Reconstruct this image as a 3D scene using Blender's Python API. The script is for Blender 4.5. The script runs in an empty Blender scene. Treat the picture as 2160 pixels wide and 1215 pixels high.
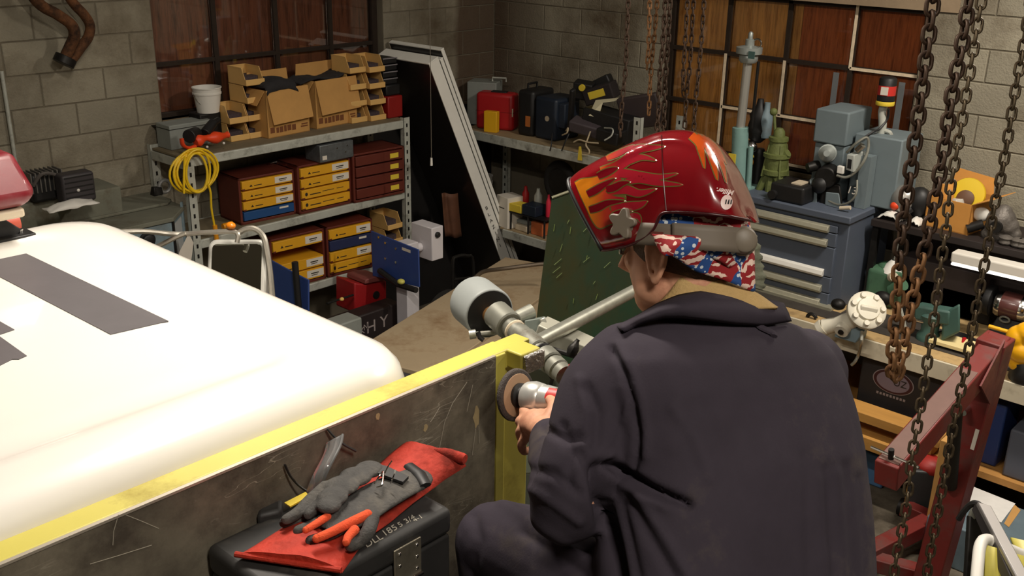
import bpy, bmesh, math, random
from mathutils import Vector, Matrix, noise
from math import sin, cos, pi, radians, sqrt, atan2
random.seed(7)
SC = bpy.context.scene
COL = SC.collection
# ---------------------------------------------------------------- camera, world, lamps, exposure
CAMZ = 3.4
FOC, PIT, ROL, YAW = 2163.9, 0.3572, 0.01818, -0.82952
def _camaxes():
    fwd = Vector((0, cos(PIT), -sin(PIT))); up = Vector((0, sin(PIT), cos(PIT))); rt = Vector((1, 0, 0))
    rt2 = cos(ROL)*rt + sin(ROL)*up; up2 = -sin(ROL)*rt + cos(ROL)*up
    Z = Matrix.Rotation(YAW, 3, 'Z')
    return Z@rt2, Z@up2, Z@fwd
CR, CU, CF = _camaxes()
cam_d = bpy.data.cameras.new('camera'); cam = bpy.data.objects.new('camera', cam_d); COL.objects.link(cam)
cam_d.sensor_fit = 'HORIZONTAL'; cam_d.sensor_width = 36.0; cam_d.lens = FOC*36.0/2160.0
cam_d.clip_start = 0.02
m4 = Matrix((CR, CU, -CF)).transposed().to_4x4(); m4.translation = (0, 0, CAMZ)
cam.matrix_world = m4
SC.camera = cam
w = bpy.data.worlds.new('world'); SC.world = w; w.use_nodes = True
w.node_tree.nodes['Background'].inputs[0].default_value = (0.10, 0.09, 0.08, 1)
w.node_tree.nodes['Background'].inputs[1].default_value = 0.12
SC.view_settings.view_transform = 'Standard'; SC.view_settings.look = 'None'
SC.view_settings.exposure = 0.0; SC.view_settings.gamma = 1.0
SC.view_settings.use_curve_mapping = False
# hanging fluorescent fixtures: (x, y, z, length, along, watts)
FIXTURES = [(1.75, 2.35, 4.35, 1.2, 'y', 78), (5.05, 0.75, 4.65, 1.2, 'y', 155), (0.3, -0.9, 4.9, 1.2, 'y', 80), (3.2, 4.3, 5.1, 1.2, 'x', 7)]
LIGHT_COL = (1.0, 0.915, 0.80)
for fx, fy, fz, fl, al, fw in FIXTURES:
    L = bpy.data.lights.new('tube_light', 'AREA'); L.shape = 'RECTANGLE'; L.energy = fw; L.color = LIGHT_COL
    L.size = 0.14; L.size_y = fl
    lo = bpy.data.objects.new('tube_light', L); COL.objects.link(lo)
    lo.location = (fx, fy, fz-0.075); lo.rotation_euler = (0, 0, 0 if al == 'y' else pi/2)
# ---------------------------------------------------------------- pixel to point (photo taken as 2160 x 1215)
def RAY(px, py): return CR*((px-1080)/FOC) - CU*((py-607.5)/FOC) + CF
CO = Vector((0, 0, CAMZ))
def PX(px, py, X): d = RAY(px, py); return CO + d*(X/d.x)
def PY(px, py, Y): d = RAY(px, py); return CO + d*(Y/d.y)
def PZ(px, py, Z): d = RAY(px, py); return CO + d*((Z-CAMZ)/d.z)
def PD(px, py, D): return CO + RAY(px, py)*D
def PJ(P):
    v = Vector(P)-CO; dz = v.dot(CF); return 1080+FOC*v.dot(CR)/dz, 607.5-FOC*v.dot(CU)/dz
def HZ(P, py):
    """height above P whose picture row is py"""
    a, b = 0.0, 1.0
    lo, hi = -3.0, 3.0
    for _ in range(40):
        m = (lo+hi)/2
        if PJ((P[0], P[1], P[2]+m))[1] > py: lo = m
        else: hi = m
    return (lo+hi)/2
# ---------------------------------------------------------------- materials
MATS = {}
def lin(c):
    c = c/255.0
    return c/12.92 if c <= 0.04045 else ((c+0.055)/1.055)**2.4
def rgb(r, g, b, k=1.0): return (min(lin(r)*k, 1), min(lin(g)*k, 1), min(lin(b)*k, 1), 1)
def mat(name, col, rough=0.6, metal=0.0, var=0.0, scale=8.0, dirt=None, dirt_amt=0.5, bump=0.0, bscale=60.0, coat=0.0, spec=0.5, stretch=None, rand=0.0, trans=0.0, alpha=1.0, wp=False, dscale=None):
    if name in MATS: return MATS[name]
    m = bpy.data.materials.new(name); m.use_nodes = True; nt = m.node_tree; N = nt.nodes; K = nt.links
    b = N['Principled BSDF']
    col = tuple(col) if len(col) == 4 else tuple(col)+(1,)
    b.inputs['Base Color'].default_value = col; b.inputs['Roughness'].default_value = rough
    b.inputs['Metallic'].default_value = metal; b.inputs['Coat Weight'].default_value = coat
    b.inputs['Specular IOR Level'].default_value = spec
    b.inputs['Transmission Weight'].default_value = trans; b.inputs['Alpha'].default_value = alpha
    if coat: b.inputs['Coat Roughness'].default_value = 0.06
    tc = N.new('ShaderNodeTexCoord'); src = N.new('ShaderNodeNewGeometry').outputs['Position'] if wp else tc.outputs['Object']
    if stretch:
        mp = N.new('ShaderNodeMapping'); mp.inputs['Scale'].default_value = stretch; K.new(src, mp.inputs[0]); src = mp.outputs[0]
    cur = None
    if var or dirt is not None or rand:
        cn = N.new('ShaderNodeRGB'); cn.outputs[0].default_value = col; cur = cn.outputs[0]
    if var:
        n = N.new('ShaderNodeTexNoise'); n.inputs['Scale'].default_value = scale; n.inputs['Detail'].default_value = 6; n.inputs['Roughness'].default_value = 0.65
        K.new(src, n.inputs['Vector'])
        mr = N.new('ShaderNodeMapRange'); mr.inputs[1].default_value = 0.25; mr.inputs[2].default_value = 0.75
        mr.inputs[3].default_value = 1-var; mr.inputs[4].default_value = 1+var; K.new(n.outputs[0], mr.inputs[0])
        mx = N.new('ShaderNodeVectorMath'); mx.operation = 'SCALE'; K.new(cur, mx.inputs[0]); K.new(mr.outputs[0], mx.inputs['Scale']); cur = mx.outputs[0]
    if rand:
        oi = N.new('ShaderNodeObjectInfo')
        mr = N.new('ShaderNodeMapRange'); mr.inputs[3].default_value = 1-rand; mr.inputs[4].default_value = 1+rand; K.new(oi.outputs['Random'], mr.inputs[0])
        mx = N.new('ShaderNodeVectorMath'); mx.operation = 'SCALE'; K.new(cur, mx.inputs[0]); K.new(mr.outputs[0], mx.inputs['Scale']); cur = mx.outputs[0]
    if dirt is not None:
        n = N.new('ShaderNodeTexNoise'); n.inputs['Scale'].default_value = dscale or scale*0.6; n.inputs['Detail'].default_value = 8; n.inputs['Roughness'].default_value = 0.7
        K.new(src, n.inputs['Vector'])
        cr = N.new('ShaderNodeValToRGB'); cr.color_ramp.elements[0].position = 0.62-0.35*dirt_amt; cr.color_ramp.elements[1].position = 0.80-0.25*dirt_amt
        K.new(n.outputs[0], cr.inputs[0])
        mm = N.new('ShaderNodeMix'); mm.data_type = 'RGBA'; K.new(cr.outputs[0], mm.inputs[0]); K.new(cur, mm.inputs[6])
        mm.inputs[7].default_value = tuple(dirt) if len(dirt) == 4 else tuple(dirt)+(1,); cur = mm.outputs[2]
        r2 = N.new('ShaderNodeMapRange'); r2.inputs[3].default_value = rough; r2.inputs[4].default_value = min(1, rough+0.3)
        K.new(cr.outputs[0], r2.inputs[0]); K.new(r2.outputs[0], b.inputs['Roughness'])
    if cur is not None: K.new(cur, b.inputs['Base Color'])
    if bump:
        n = N.new('ShaderNodeTexNoise'); n.inputs['Scale'].default_value = bscale; n.inputs['Detail'].default_value = 5; K.new(src, n.inputs['Vector'])
        bp = N.new('ShaderNodeBump'); bp.inputs['Strength'].default_value = bump; bp.inputs['Distance'].default_value = 0.01
        K.new(n.outputs[0], bp.inputs['Height']); K.new(bp.outputs[0], b.inputs['Normal'])
    MATS[name] = m
    return m
def emit(name, col, st):
    if name in MATS: return MATS[name]
    m = bpy.data.materials.new(name); m.use_nodes = True; b = m.node_tree.nodes['Principled BSDF']
    b.inputs['Base Color'].default_value = (0.8, 0.8, 0.8, 1); b.inputs['Emission Color'].default_value = col; b.inputs['Emission Strength'].default_value = st
    MATS[name] = m; return m
# ---------------------------------------------------------------- mesh builder
def frame_z(d):
    d = Vector(d).normalized(); a = Vector((0, 0, 1)) if abs(d.z) < 0.95 else Vector((1, 0, 0))
    x = a.cross(d).normalized(); y = d.cross(x); return Matrix((x, y, d)).transposed()
class MB:
    def __init__(s): s.v = []; s.f = []
    def add(s, vs, fs):
        o = len(s.v); s.v += [Vector(p) for p in vs]; s.f += [tuple(i+o for i in f) for f in fs]; return s
    def box(s, c, d, r=None):
        x, y, z = d[0]/2, d[1]/2, d[2]/2
        vs = [Vector(p) for p in ((-x,-y,-z),(x,-y,-z),(x,y,-z),(-x,y,-z),(-x,-y,z),(x,-y,z),(x,y,z),(-x,y,z))]
        if r is not None: vs = [r@p for p in vs]
        return s.add([p+Vector(c) for p in vs], [(0,3,2,1),(4,5,6,7),(0,1,5,4),(1,2,6,5),(2,3,7,6),(3,0,4,7)])
    def b2(s, a, b):
        a, b = Vector(a), Vector(b); return s.box((a+b)/2, [abs(b[i]-a[i]) for i in range(3)])
    def hexa(s, p):
        return s.add(p, [(0,3,2,1),(4,5,6,7),(0,1,5,4),(1,2,6,5),(2,3,7,6),(3,0,4,7)])
    def bar(s, a, b, w, h, up=(0,0,1)):
        a, b = Vector(a), Vector(b); d = (b-a); L = d.length; d.normalize(); u = Vector(up)
        x = d.cross(u)
        if x.length < 1e-4: x = d.cross(Vector((1,0,0)))
        x.normalize(); u = x.cross(d)
        return s.box((a+b)/2, (w, L, h), Matrix((x, d, u)).transposed())
    def cyl(s, a, b, r0, r1=None, n=16, cap=True):
        a, b = Vector(a), Vector(b); r1 = r0 if r1 is None else r1; M = frame_z(b-a)
        vs = [a+M@Vector((r0*cos(2*pi*i/n), r0*sin(2*pi*i/n), 0)) for i in range(n)]+[b+M@Vector((r1*cos(2*pi*i/n), r1*sin(2*pi*i/n), 0)) for i in range(n)]
        fs = [(i, (i+1)%n, n+(i+1)%n, n+i) for i in range(n)]
        if cap: fs += [tuple(range(n-1, -1, -1)), tuple(range(n, 2*n))]
        return s.add(vs, fs)
    def lathe(s, a, ax, prof, n=24, cap=True):
        """prof: (radius, distance along ax) pairs"""
        a = Vector(a); M = frame_z(ax); vs = []; k = len(prof)
        for r, h in prof: vs += [a+M@Vector((r*cos(2*pi*i/n), r*sin(2*pi*i/n), h)) for i in range(n)]
        fs = [(j*n+i, j*n+(i+1)%n, (j+1)*n+(i+1)%n, (j+1)*n+i) for j in range(k-1) for i in range(n)]
        if cap: fs += [tuple(range(n-1, -1, -1)), tuple(range((k-1)*n, k*n))]
        return s.add(vs, fs)
    def tube(s, pts, r, n=8, closed=False, flat=1.0):
        P = [Vector(p) for p in pts]; k = len(P); vs = []; R = r if isinstance(r, (list, tuple)) else [r]*k
        M = None
        for i in range(k):
            if closed: d = P[(i+1)%k]-P[i-1]
            else: d = P[min(i+1, k-1)]-P[max(i-1, 0)]
            d.normalize()
            if M is None: M = frame_z(d)
            else:
                z = M.col[2]; q = z.rotation_difference(d); M = q.to_matrix()@M
            vs += [P[i]+M@Vector((R[i]*cos(2*pi*j/n), R[i]*flat*sin(2*pi*j/n), 0)) for j in range(n)]
        q = k if closed else k-1
        fs = [(i*n+j, i*n+(j+1)%n, ((i+1)%k)*n+(j+1)%n, ((i+1)%k)*n+j) for i in range(q) for j in range(n)]
        if not closed: fs += [tuple(range(n-1, -1, -1)), tuple(range((k-1)*n, k*n))]
        return s.add(vs, fs)
    def prism(s, poly, M, t0, t1):
        """poly in local xy, extruded along local z from t0 to t1; M: Matrix 4x4"""
        n = len(poly)
        vs = [M@Vector((p[0], p[1], t0)) for p in poly]+[M@Vector((p[0], p[1], t1)) for p in poly]
        return s.add(vs, [tuple(range(n-1, -1, -1)), tuple(range(n, 2*n))]+[(i, (i+1)%n, n+(i+1)%n, n+i) for i in range(n)])
    def slab(s, quad, t):
        """planar polygon thickened by t along its normal"""
        q = [Vector(p) for p in quad]; nn = (q[1]-q[0]).cross(q[2]-q[0]).normalized()*t; n = len(q)
        return s.add(q+[p-nn for p in q], [tuple(range(n)), tuple(range(2*n-1, n-1, -1))]+[(i, n+i, n+(i+1)%n, (i+1)%n) for i in range(n)])
    def ell(s, c, r, nu=20, nv=12, M=None):
        c = Vector(c); vs = [Vector((0,0,-1))]; 
        for j in range(1, nv):
            t = -pi/2+pi*j/nv
            vs += [Vector((cos(t)*cos(2*pi*i/nu), cos(t)*sin(2*pi*i/nu), sin(t))) for i in range(nu)]
        vs.append(Vector((0,0,1))); L = len(vs)-1
        fs = [(0, 1+(i+1)%nu, 1+i) for i in range(nu)]+[(L, L-nu+i, L-nu+(i+1)%nu) for i in range(nu)]
        for j in range(nv-2): fs += [(1+j*nu+i, 1+j*nu+(i+1)%nu, 1+(j+1)*nu+(i+1)%nu, 1+(j+1)*nu+i) for i in range(nu)]
        vs = [Vector((p.x*r[0], p.y*r[1], p.z*r[2])) for p in vs]
        if M is not None: vs = [M@p for p in vs]
        return s.add([p+c for p in vs], fs)
    def grid(s, fn, nu, nv, closed_u=False):
        vs = [fn(i/(nu if closed_u else nu-1), j/(nv-1)) for j in range(nv) for i in range(nu)]
        q = nu if closed_u else nu-1
        return s.add(vs, [(j*nu+i, j*nu+(i+1)%nu, (j+1)*nu+(i+1)%nu, (j+1)*nu+i) for j in range(nv-1) for i in range(q)])
    def xf(s, M): s.v = [M@p for p in s.v]; return s
WM = {}
def empty(name, loc=(0,0,0), rotz=0, rot=None):
    o = bpy.data.objects.new(name, None); COL.objects.link(o); o.empty_display_size = 0.05
    o.location = loc
    o.rotation_euler = rot if rot is not None else (0, 0, rotz)
    WM[o.name] = Matrix.Translation(Vector(loc)) @ o.rotation_euler.to_matrix().to_4x4()
    return o
def tag(o, label=None, cat=None, group=None, kind=None):
    if label: o['label'] = label
    if cat: o['category'] = cat
    if group: o['group'] = group
    if kind: o['kind'] = kind
    return o
def thing(name, label, cat, loc=(0,0,0), rotz=0, group=None, rot=None):
    return tag(empty(name, loc, rotz, rot), label, cat, group)
def OB(name, mb, m, parent=None, world=False, smooth=40, bevel=0.0, label=None, kind=None, seg=2, solid=0, subsurf=0, origin=None):
    """link a mesh builder as one object; world=True: vertices are world points"""
    me = bpy.data.meshes.new(name); vs = mb.v
    if parent is not None and world:
        inv = WM[parent.name].inverted(); vs = [inv@p for p in vs]
    off = None
    if parent is None:
        if origin is None:
            xs = [p.x for p in vs]; ys = [p.y for p in vs]; zs = [p.z for p in vs]
            origin = Vector(((min(xs)+max(xs))/2, (min(ys)+max(ys))/2, min(zs)))
        off = Vector(origin); vs = [p-off for p in vs]
    me.from_pydata([tuple(p) for p in vs], [], mb.f); me.update()
    if smooth:
        me.polygons.foreach_set('use_smooth', [True]*len(me.polygons))
        if smooth < 180: me.set_sharp_from_angle(angle=radians(smooth))
    for mm in (m if isinstance(m, (list, tuple)) else [m]): me.materials.append(mm)
    o = bpy.data.objects.new(name, me); COL.objects.link(o)
    if parent is not None: o.parent = parent; WM[o.name] = WM[parent.name]
    else: o.location = off; WM[o.name] = Matrix.Translation(off)
    if bevel:
        md = o.modifiers.new('edge', 'BEVEL'); md.width = bevel; md.segments = seg; md.limit_method = 'ANGLE'; md.angle_limit = radians(35)
    if solid:
        md = o.modifiers.new('thick', 'SOLIDIFY'); md.thickness = solid; md.offset = 0
    if subsurf:
        md = o.modifiers.new('sub', 'SUBSURF'); md.levels = subsurf; md.render_levels = subsurf
    if label: o['label'] = label
    if kind: o['kind'] = kind
    return o
CHILD = {}
def dup(root, loc, rotz=None, label=None, group=None, drot=None):
    def kids(o): return [c for c in COL.objects if c.parent == o]
    if root.name not in CHILD: CHILD[root.name] = [(c, kids(c)) for c in kids(root)]
    r = root.copy(); COL.objects.link(r); r.location = loc
    if rotz is not None: r.rotation_euler = (0, 0, rotz)
    WM[r.name] = Matrix.Translation(Vector(loc)) @ r.rotation_euler.to_matrix().to_4x4()
    if label: r['label'] = label
    if group: r['group'] = group
    for c, gs in CHILD[root.name]:
        d = c.copy(); COL.objects.link(d); d.parent = r
        for g in gs:
            e = g.copy(); COL.objects.link(e); e.parent = d
    return r
def FR(z0, bl, br, topy=None):
    """standing place from two front-bottom pixels on a surface of height z0: loc, rotz, width, height"""
    a = PZ(bl[0], bl[1], z0); b = PZ(br[0], br[1], z0); d = b-a
    return a, atan2(d.y, d.x), d.length, (HZ(a, topy) if topy is not None else None)
def text(name, s, M, size, m, parent=None, ext=0.0006, align='CENTER', label=None, shear=0):
    cu = bpy.data.curves.new(name, 'FONT'); cu.body = s; cu.size = size; cu.extrude = ext; cu.align_x = align; cu.align_y = 'CENTER'; cu.shear = shear
    t = bpy.data.objects.new('t', cu); me = bpy.data.meshes.new_from_object(t); bpy.data.objects.remove(t); bpy.data.curves.remove(cu)
    me.materials.clear(); me.materials.append(m)
    o = bpy.data.objects.new(name, me); COL.objects.link(o)
    if parent is not None:
        o.parent = parent; M = WM[parent.name].inverted()@M
    o.matrix_basis = M
    if label: o['label'] = label
    return o
def BASIS(o, x, y):
    x = Vector(x).normalized(); y = Vector(y); z = x.cross(y).normalized(); y = z.cross(x)
    M = Matrix((x, y, z)).transposed().to_4x4(); M.translation = Vector(o); return M
def catmull(pts, n=8):
    P = [Vector(p) for p in pts]; out = []
    for i in range(len(P)-1):
        a, b, c, d = P[max(i-1,0)], P[i], P[i+1], P[min(i+2,len(P)-1)]
        for k in range(n):
            t = k/n
            out.append(0.5*((2*b)+(c-a)*t+(2*a-5*b+4*c-d)*t*t+(3*b-a-3*c+d)*t**3))
    out.append(P[-1]); return out
# ================================================================ the room
WY, WX, FZ, CZ = 6.45, 6.75, 0.0, 5.4
XL, YB = -4.0, -4.0
M_BLOCK = mat('block_grey', rgb(146,139,121), 0.9, var=0.16, scale=1.6, rand=0.10, dirt=rgb(96,84,66), dirt_amt=0.5, dscale=1.1, bump=0.5, bscale=90, wp=True)
def corner_brown(base, name, axis, lo, hi):
    """the block paint with a brown tone that deepens towards the corner of the room"""
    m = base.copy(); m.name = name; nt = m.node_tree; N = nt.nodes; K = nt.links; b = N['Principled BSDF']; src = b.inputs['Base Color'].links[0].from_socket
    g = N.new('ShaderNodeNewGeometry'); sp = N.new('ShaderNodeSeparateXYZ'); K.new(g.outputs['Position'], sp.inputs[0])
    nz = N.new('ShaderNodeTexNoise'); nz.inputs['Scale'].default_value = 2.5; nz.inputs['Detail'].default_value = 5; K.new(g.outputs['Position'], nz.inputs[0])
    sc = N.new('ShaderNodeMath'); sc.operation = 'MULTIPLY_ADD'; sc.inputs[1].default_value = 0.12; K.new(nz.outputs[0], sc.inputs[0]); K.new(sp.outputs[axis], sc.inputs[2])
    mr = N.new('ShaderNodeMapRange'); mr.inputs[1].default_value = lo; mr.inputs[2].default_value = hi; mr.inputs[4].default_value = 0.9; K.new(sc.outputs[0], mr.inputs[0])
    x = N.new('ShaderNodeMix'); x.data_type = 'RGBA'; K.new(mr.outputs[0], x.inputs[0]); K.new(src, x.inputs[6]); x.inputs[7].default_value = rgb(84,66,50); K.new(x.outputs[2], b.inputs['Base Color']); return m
M_BLOCK_A = corner_brown(M_BLOCK, 'block_grey_left', 0, 6.30, 6.38); M_BLOCK_B = corner_brown(M_BLOCK, 'block_grey_right', 1, 5.85, 6.42)  # both walls turn browner towards the corner
M_MORTAR = mat('mortar', rgb(112,104,88), 0.95, var=0.2, scale=4, wp=True)
M_CONC = mat('floor_concrete', rgb(118,108,92), 0.8, var=0.3, scale=2.0, dirt=rgb(60,52,42), dirt_amt=0.7, dscale=1.2, bump=0.2, bscale=30, wp=True)
M_CEIL = mat('ceiling_paint', rgb(150,142,128), 0.9, var=0.1, scale=1, wp=True)
M_PLAIN = mat('wall_paint', rgb(135,126,110), 0.9, var=0.15, scale=1.5, wp=True)
W1 = dict(a=3.49, b=5.47, z0=1.985, z1=2.86)       # window in the left wall (x range)
W2 = dict(a=2.635, b=4.62, z0=1.62, z1=2.815)       # window in the right wall (y range)
OB('floor', MB().b2((XL,YB,-0.12),(WX+0.3,WY+0.3,0)), M_CONC, kind='structure') ['kind'] = 'structure'
OB('ceiling', MB().b2((XL,YB,CZ),(WX+0.3,WY+0.3,CZ+0.12)), M_CEIL, kind='structure')
OB('wall_back', MB().b2((XL-0.2,YB-0.2,0),(WX+0.2,YB,CZ)), M_PLAIN, kind='structure')
OB('wall_front', MB().b2((XL-0.2,YB,0),(XL,WY+0.2,CZ)), M_PLAIN, kind='structure')
T = 0.2
mb = MB(); y0, y1 = WY+0.006, WY+T
mb.b2((XL,y0,0),(W1['a'],y1,CZ)); mb.b2((W1['b'],y0,0),(WX+T,y1,CZ)); mb.b2((W1['a'],y0,0),(W1['b'],y1,W1['z0'])); mb.b2((W1['a'],y0,W1['z1']),(W1['b'],y1,CZ))
wall_left = OB('wall_left', mb, M_MORTAR, kind='structure', origin=(0,0,0), smooth=0)
mb = MB(); x0, x1 = WX+0.006, WX+T
mb.b2((x0,YB,0),(x1,W2['a'],CZ)); mb.b2((x0,W2['b'],0),(x1,WY+0.006,CZ)); mb.b2((x0,W2['a'],0),(x1,W2['b'],W2['z0'])); mb.b2((x0,W2['a'],W2['z1']),(x1,W2['b'],CZ))
wall_right = OB('wall_right', mb, M_MORTAR, kind='structure', origin=(0,0,0), smooth=0)
BH, BL, J = 0.2032, 0.4064, 0.008
BLK = {}
def block_mesh(L, m):
    k = (round(L, 3), m.name)
    if k not in BLK:
        b = MB(); bx, bz, by = (L-J)/2, (BH-J)/2, 0.02; c = 0.004
        P = []
        for yy, q in ((by, 0), (-by+c, 0), (-by, c)):
            P.append([(-bx+q,yy,-bz+q),(bx-q,yy,-bz+q),(bx-q,yy,bz-q),(-bx+q,yy,bz-q)])
        b.v = [Vector(p) for r in P for p in r]
        for r in range(2):
            for i in range(4): b.f.append((r*4+i, r*4+(i+1)%4, r*4+4+(i+1)%4, r*4+4+i))
        b.f.append((8, 9, 10, 11))
        me = bpy.data.meshes.new('block'); me.from_pydata([tuple(p) for p in b.v], [], b.f); me.materials.append(m); me.update()
        BLK[k] = me
    return BLK[k]
def blocks(wall, along, lo, hi, zlo, zhi, zoff, voff, win, place, rz, block_paint):
    k0 = math.floor((zlo-zoff)/BH); k1 = math.ceil((zhi-zoff)/BH)
    for k in range(k0, k1):
        z = zoff+(k+0.5)*BH
        sh = voff + (BL/2 if k % 2 else 0)
        i0 = math.floor((lo-sh)/BL)
        for i in range(i0, math.ceil((hi-sh)/BL)+1):
            a, b = max(sh+i*BL, lo), min(sh+(i+1)*BL, hi)
            segs = [(a, b)]
            if z+BH/2-0.02 > win['z0'] and z-BH/2+0.02 < win['z1']:
                segs = []
                if a < win['a']: segs.append((a, min(b, win['a'])))
                if b > win['b']: segs.append((max(a, win['b']), b))
            for p, q in segs:
                if q-p < 0.05: continue
                m = block_paint
                o = bpy.data.objects.new('block', block_mesh(q-p, m)); COL.objects.link(o); o.parent = wall
                o.location = place((p+q)/2, z); o.rotation_euler = (0, 0, rz)
zA = PY(329.6, 131.5, WY).z % BH; vA = PY(204, 40, WY).x % BL
kA = int((PY(204, 40, WY).z-zA)//BH)
vA = vA if kA % 2 == 0 else vA + BL/2
blocks(wall_left, 'x', 1.7, WX, 1.28, 3.5, zA, vA, W1, lambda a, z: (a, WY+0.02, z), 0, M_BLOCK_A)
zB = PX(2065, 174, WX).z % BH; vB = PX(1264, 105, WX).y % BL
kB = int((PX(1264, 105, WX).z-zB)//BH)
vB = vB if kB % 2 == 0 else vB + BL/2
blocks(wall_right, 'y', 0.7, WY, 1.28, 3.5, zB, vB, W2, lambda a, z: (WX+0.02, a, z), -pi/2, M_BLOCK_B)
# ---------------------------------------------------------------- windows: steel sash, glass, plywood behind
M_STEEL_D = mat('sash_dark_steel', rgb(46,34,24), 0.7, metal=0.3, var=0.3, scale=20)
M_PUTTY = mat('sash_white_paint', rgb(225,205,175), 0.7, var=0.2, scale=30)
def ply(name, c, d): return mat(name, c, 0.75, var=0.25, scale=3.0, stretch=(9, 9, 0.7), dirt=d, dirt_amt=0.45, dscale=5)
M_PLY_L = ply('plywood_brown', rgb(112,62,34), rgb(62,34,20))
M_PLY_R1 = ply('plywood_tan', rgb(226,160,80), rgb(160,100,44))
M_PLY_R2 = ply('plywood_red_brown', rgb(190,98,42), rgb(124,60,26))
M_GLASS = bpy.data.materials.new('window_glass'); M_GLASS.use_nodes = True
_n = M_GLASS.node_tree; _b = _n.nodes['Principled BSDF']; _t = _n.nodes.new('ShaderNodeBsdfTransparent'); _mx = _n.nodes.new('ShaderNodeMixShader'); _g = _n.nodes.new('ShaderNodeBsdfGlossy'); _fr = _n.nodes.new('ShaderNodeFresnel')
_g.inputs['Roughness'].default_value = 0.03; _fr.inputs[0].default_value = 1.5
_n.links.new(_fr.outputs[0], _mx.inputs[0]); _n.links.new(_t.outputs[0], _mx.inputs[1]); _n.links.new(_g.outputs[0], _mx.inputs[2]); _n.links.new(_mx.outputs[0], _n.nodes['Material Output'].inputs[0])
def ybox(x0, x1, z0, z1, yy, t): return MB().b2((x0, yy, z0), (x1, yy+t, z1))
win1 = tag(empty('window_1', (W1['a'], WY+0.08, W1['z0'])), kind='structure')
a, b, z0, z1 = W1['a'], W1['b'], W1['z0'], W1['z1']
fr = MB(); yy = WY+0.075
for q in ((a, a+0.03, z0, z1), (b-0.05, b, z0, z1), (a, b, z0, z0+0.03), (a, b, z1-0.03, z1)): fr.b2((q[0], yy, q[2]), (q[1], yy+0.05, q[3]))
OB('window_frame', fr, M_STEEL_D, win1, True)
mulx = [PY(454, 60, WY+0.07).x, PY(584, 60, WY+0.07).x, PY(699, 60, WY+0.07).x]
hz1 = PY(580, 112, WY+0.07).z
for x in mulx: OB('muntin', ybox(x-0.018, x+0.018, z0, z1, yy, 0.035), M_STEEL_D, win1, True)
OB('muntin', ybox(a, b, hz1-0.014, hz1+0.014, yy+0.002, 0.03), M_STEEL_D, win1, True)
ex = [a]+mulx+[b]
for i in range(4):
    for (p, q) in ((z0+0.03, hz1-0.014), (hz1+0.014, z1-0.03)):
        OB('pane', ybox(ex[i]+0.019, ex[i+1]-0.019, p, q, yy+0.02, 0.004), M_GLASS, win1, True)
OB('plywood_board', ybox(a-0.02, b+0.02, z0-0.02, z1+0.02, yy+0.06, 0.018), M_PLY_L, win1, True)
OB('window_sill', MB().b2((a, WY-0.004, z0-0.03), (b, WY+0.08, z0)), mat('sill_concrete', rgb(120,104,80), 0.9, var=0.2), win1, True)
win2 = tag(empty('window_2', (WX+0.08, W2['a'], W2['z0'])), kind='structure')
a, b, z0, z1 = W2['a'], W2['b'], W2['z0'], W2['z1']; xx = WX+0.06
def xbox(y0, y1, z0, z1, x, t): return MB().b2((x, y0, z0), (x+t, y1, z1))
fr = MB()
for q in ((a, a+0.03, z0, z1), (b-0.03, b, z0, z1), (a, b, z0, z0+0.03), (a, b, z1-0.03, z1)): fr.b2((xx, q[0], q[2]), (xx+0.05, q[1], q[3]))
OB('window_frame', fr, M_STEEL_D, win2, True)
muly = [PX(1804, 60, xx).y, PX(1652, 160, xx).y, PX(1528, 150, xx).y]
hz2 = [PX(1600, 121, xx).z, PX(1600, 237, xx).z]
for y in muly: OB('muntin', xbox(y-0.016, y+0.016, z0, z1, xx, 0.035), M_STEEL_D, win2, True)
for z in hz2: OB('muntin', xbox(a, b, z-0.015, z+0.015, xx+0.002, 0.03), M_STEEL_D, win2, True)
ey = [a]+muly+[b]; ez = [z0]+sorted(hz2)+[z1]
for i in range(4):
    for j in range(3):
        OB('pane', xbox(ey[i]+0.018, ey[i+1]-0.018, ez[j]+0.016, ez[j+1]-0.016, xx+0.02, 0.004), M_GLASS, win2, True)
def putty(y0, y1, zz0, zz1): OB('putty_line', xbox(y0, y1, zz0, zz1, xx-0.006, 0.012), M_PUTTY, win2, True, label='white painted edge of the pane')
za, zb = sorted(hz2)
putty(muly[0]-0.010, muly[0]+0.010, zb, z1); putty(a, muly[0], zb-0.010, zb+0.010); putty(a+0.004, a+0.022, z0, z1)
putty(muly[1]-0.010, muly[1]+0.010, za, zb); putty(muly[0]+0.1, muly[2], za-0.010, za+0.010); putty(muly[2]-0.010, muly[2]+0.010, z0, zb)
putty(muly[0], muly[1], z0+0.02, z0+0.038)
ys = PX(1690, 60, WX+0.12).y
OB('plywood_board', xbox(ys, b+0.02, z0-0.02, z1+0.02, xx+0.065, 0.018), M_PLY_R1, win2, True, label='tan plywood board behind the glass')
OB('plywood_board', xbox(a-0.02, ys-0.004, z0-0.02, z1+0.02, xx+0.065, 0.018), M_PLY_R2, win2, True, label='red brown plywood board behind the glass')
OB('window_sill', MB().b2((WX-0.004, a, z0-0.03), (WX+0.06, b, z0)), MATS['sill_concrete'], win2, True)
OB('lintel', MB().b2((WX-0.012, a-0.2, z1), (WX+0.05, b+0.2, z1+0.19)), mat('lintel_concrete', rgb(150,130,105), 0.9, var=0.15), wall_right, True)
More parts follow.
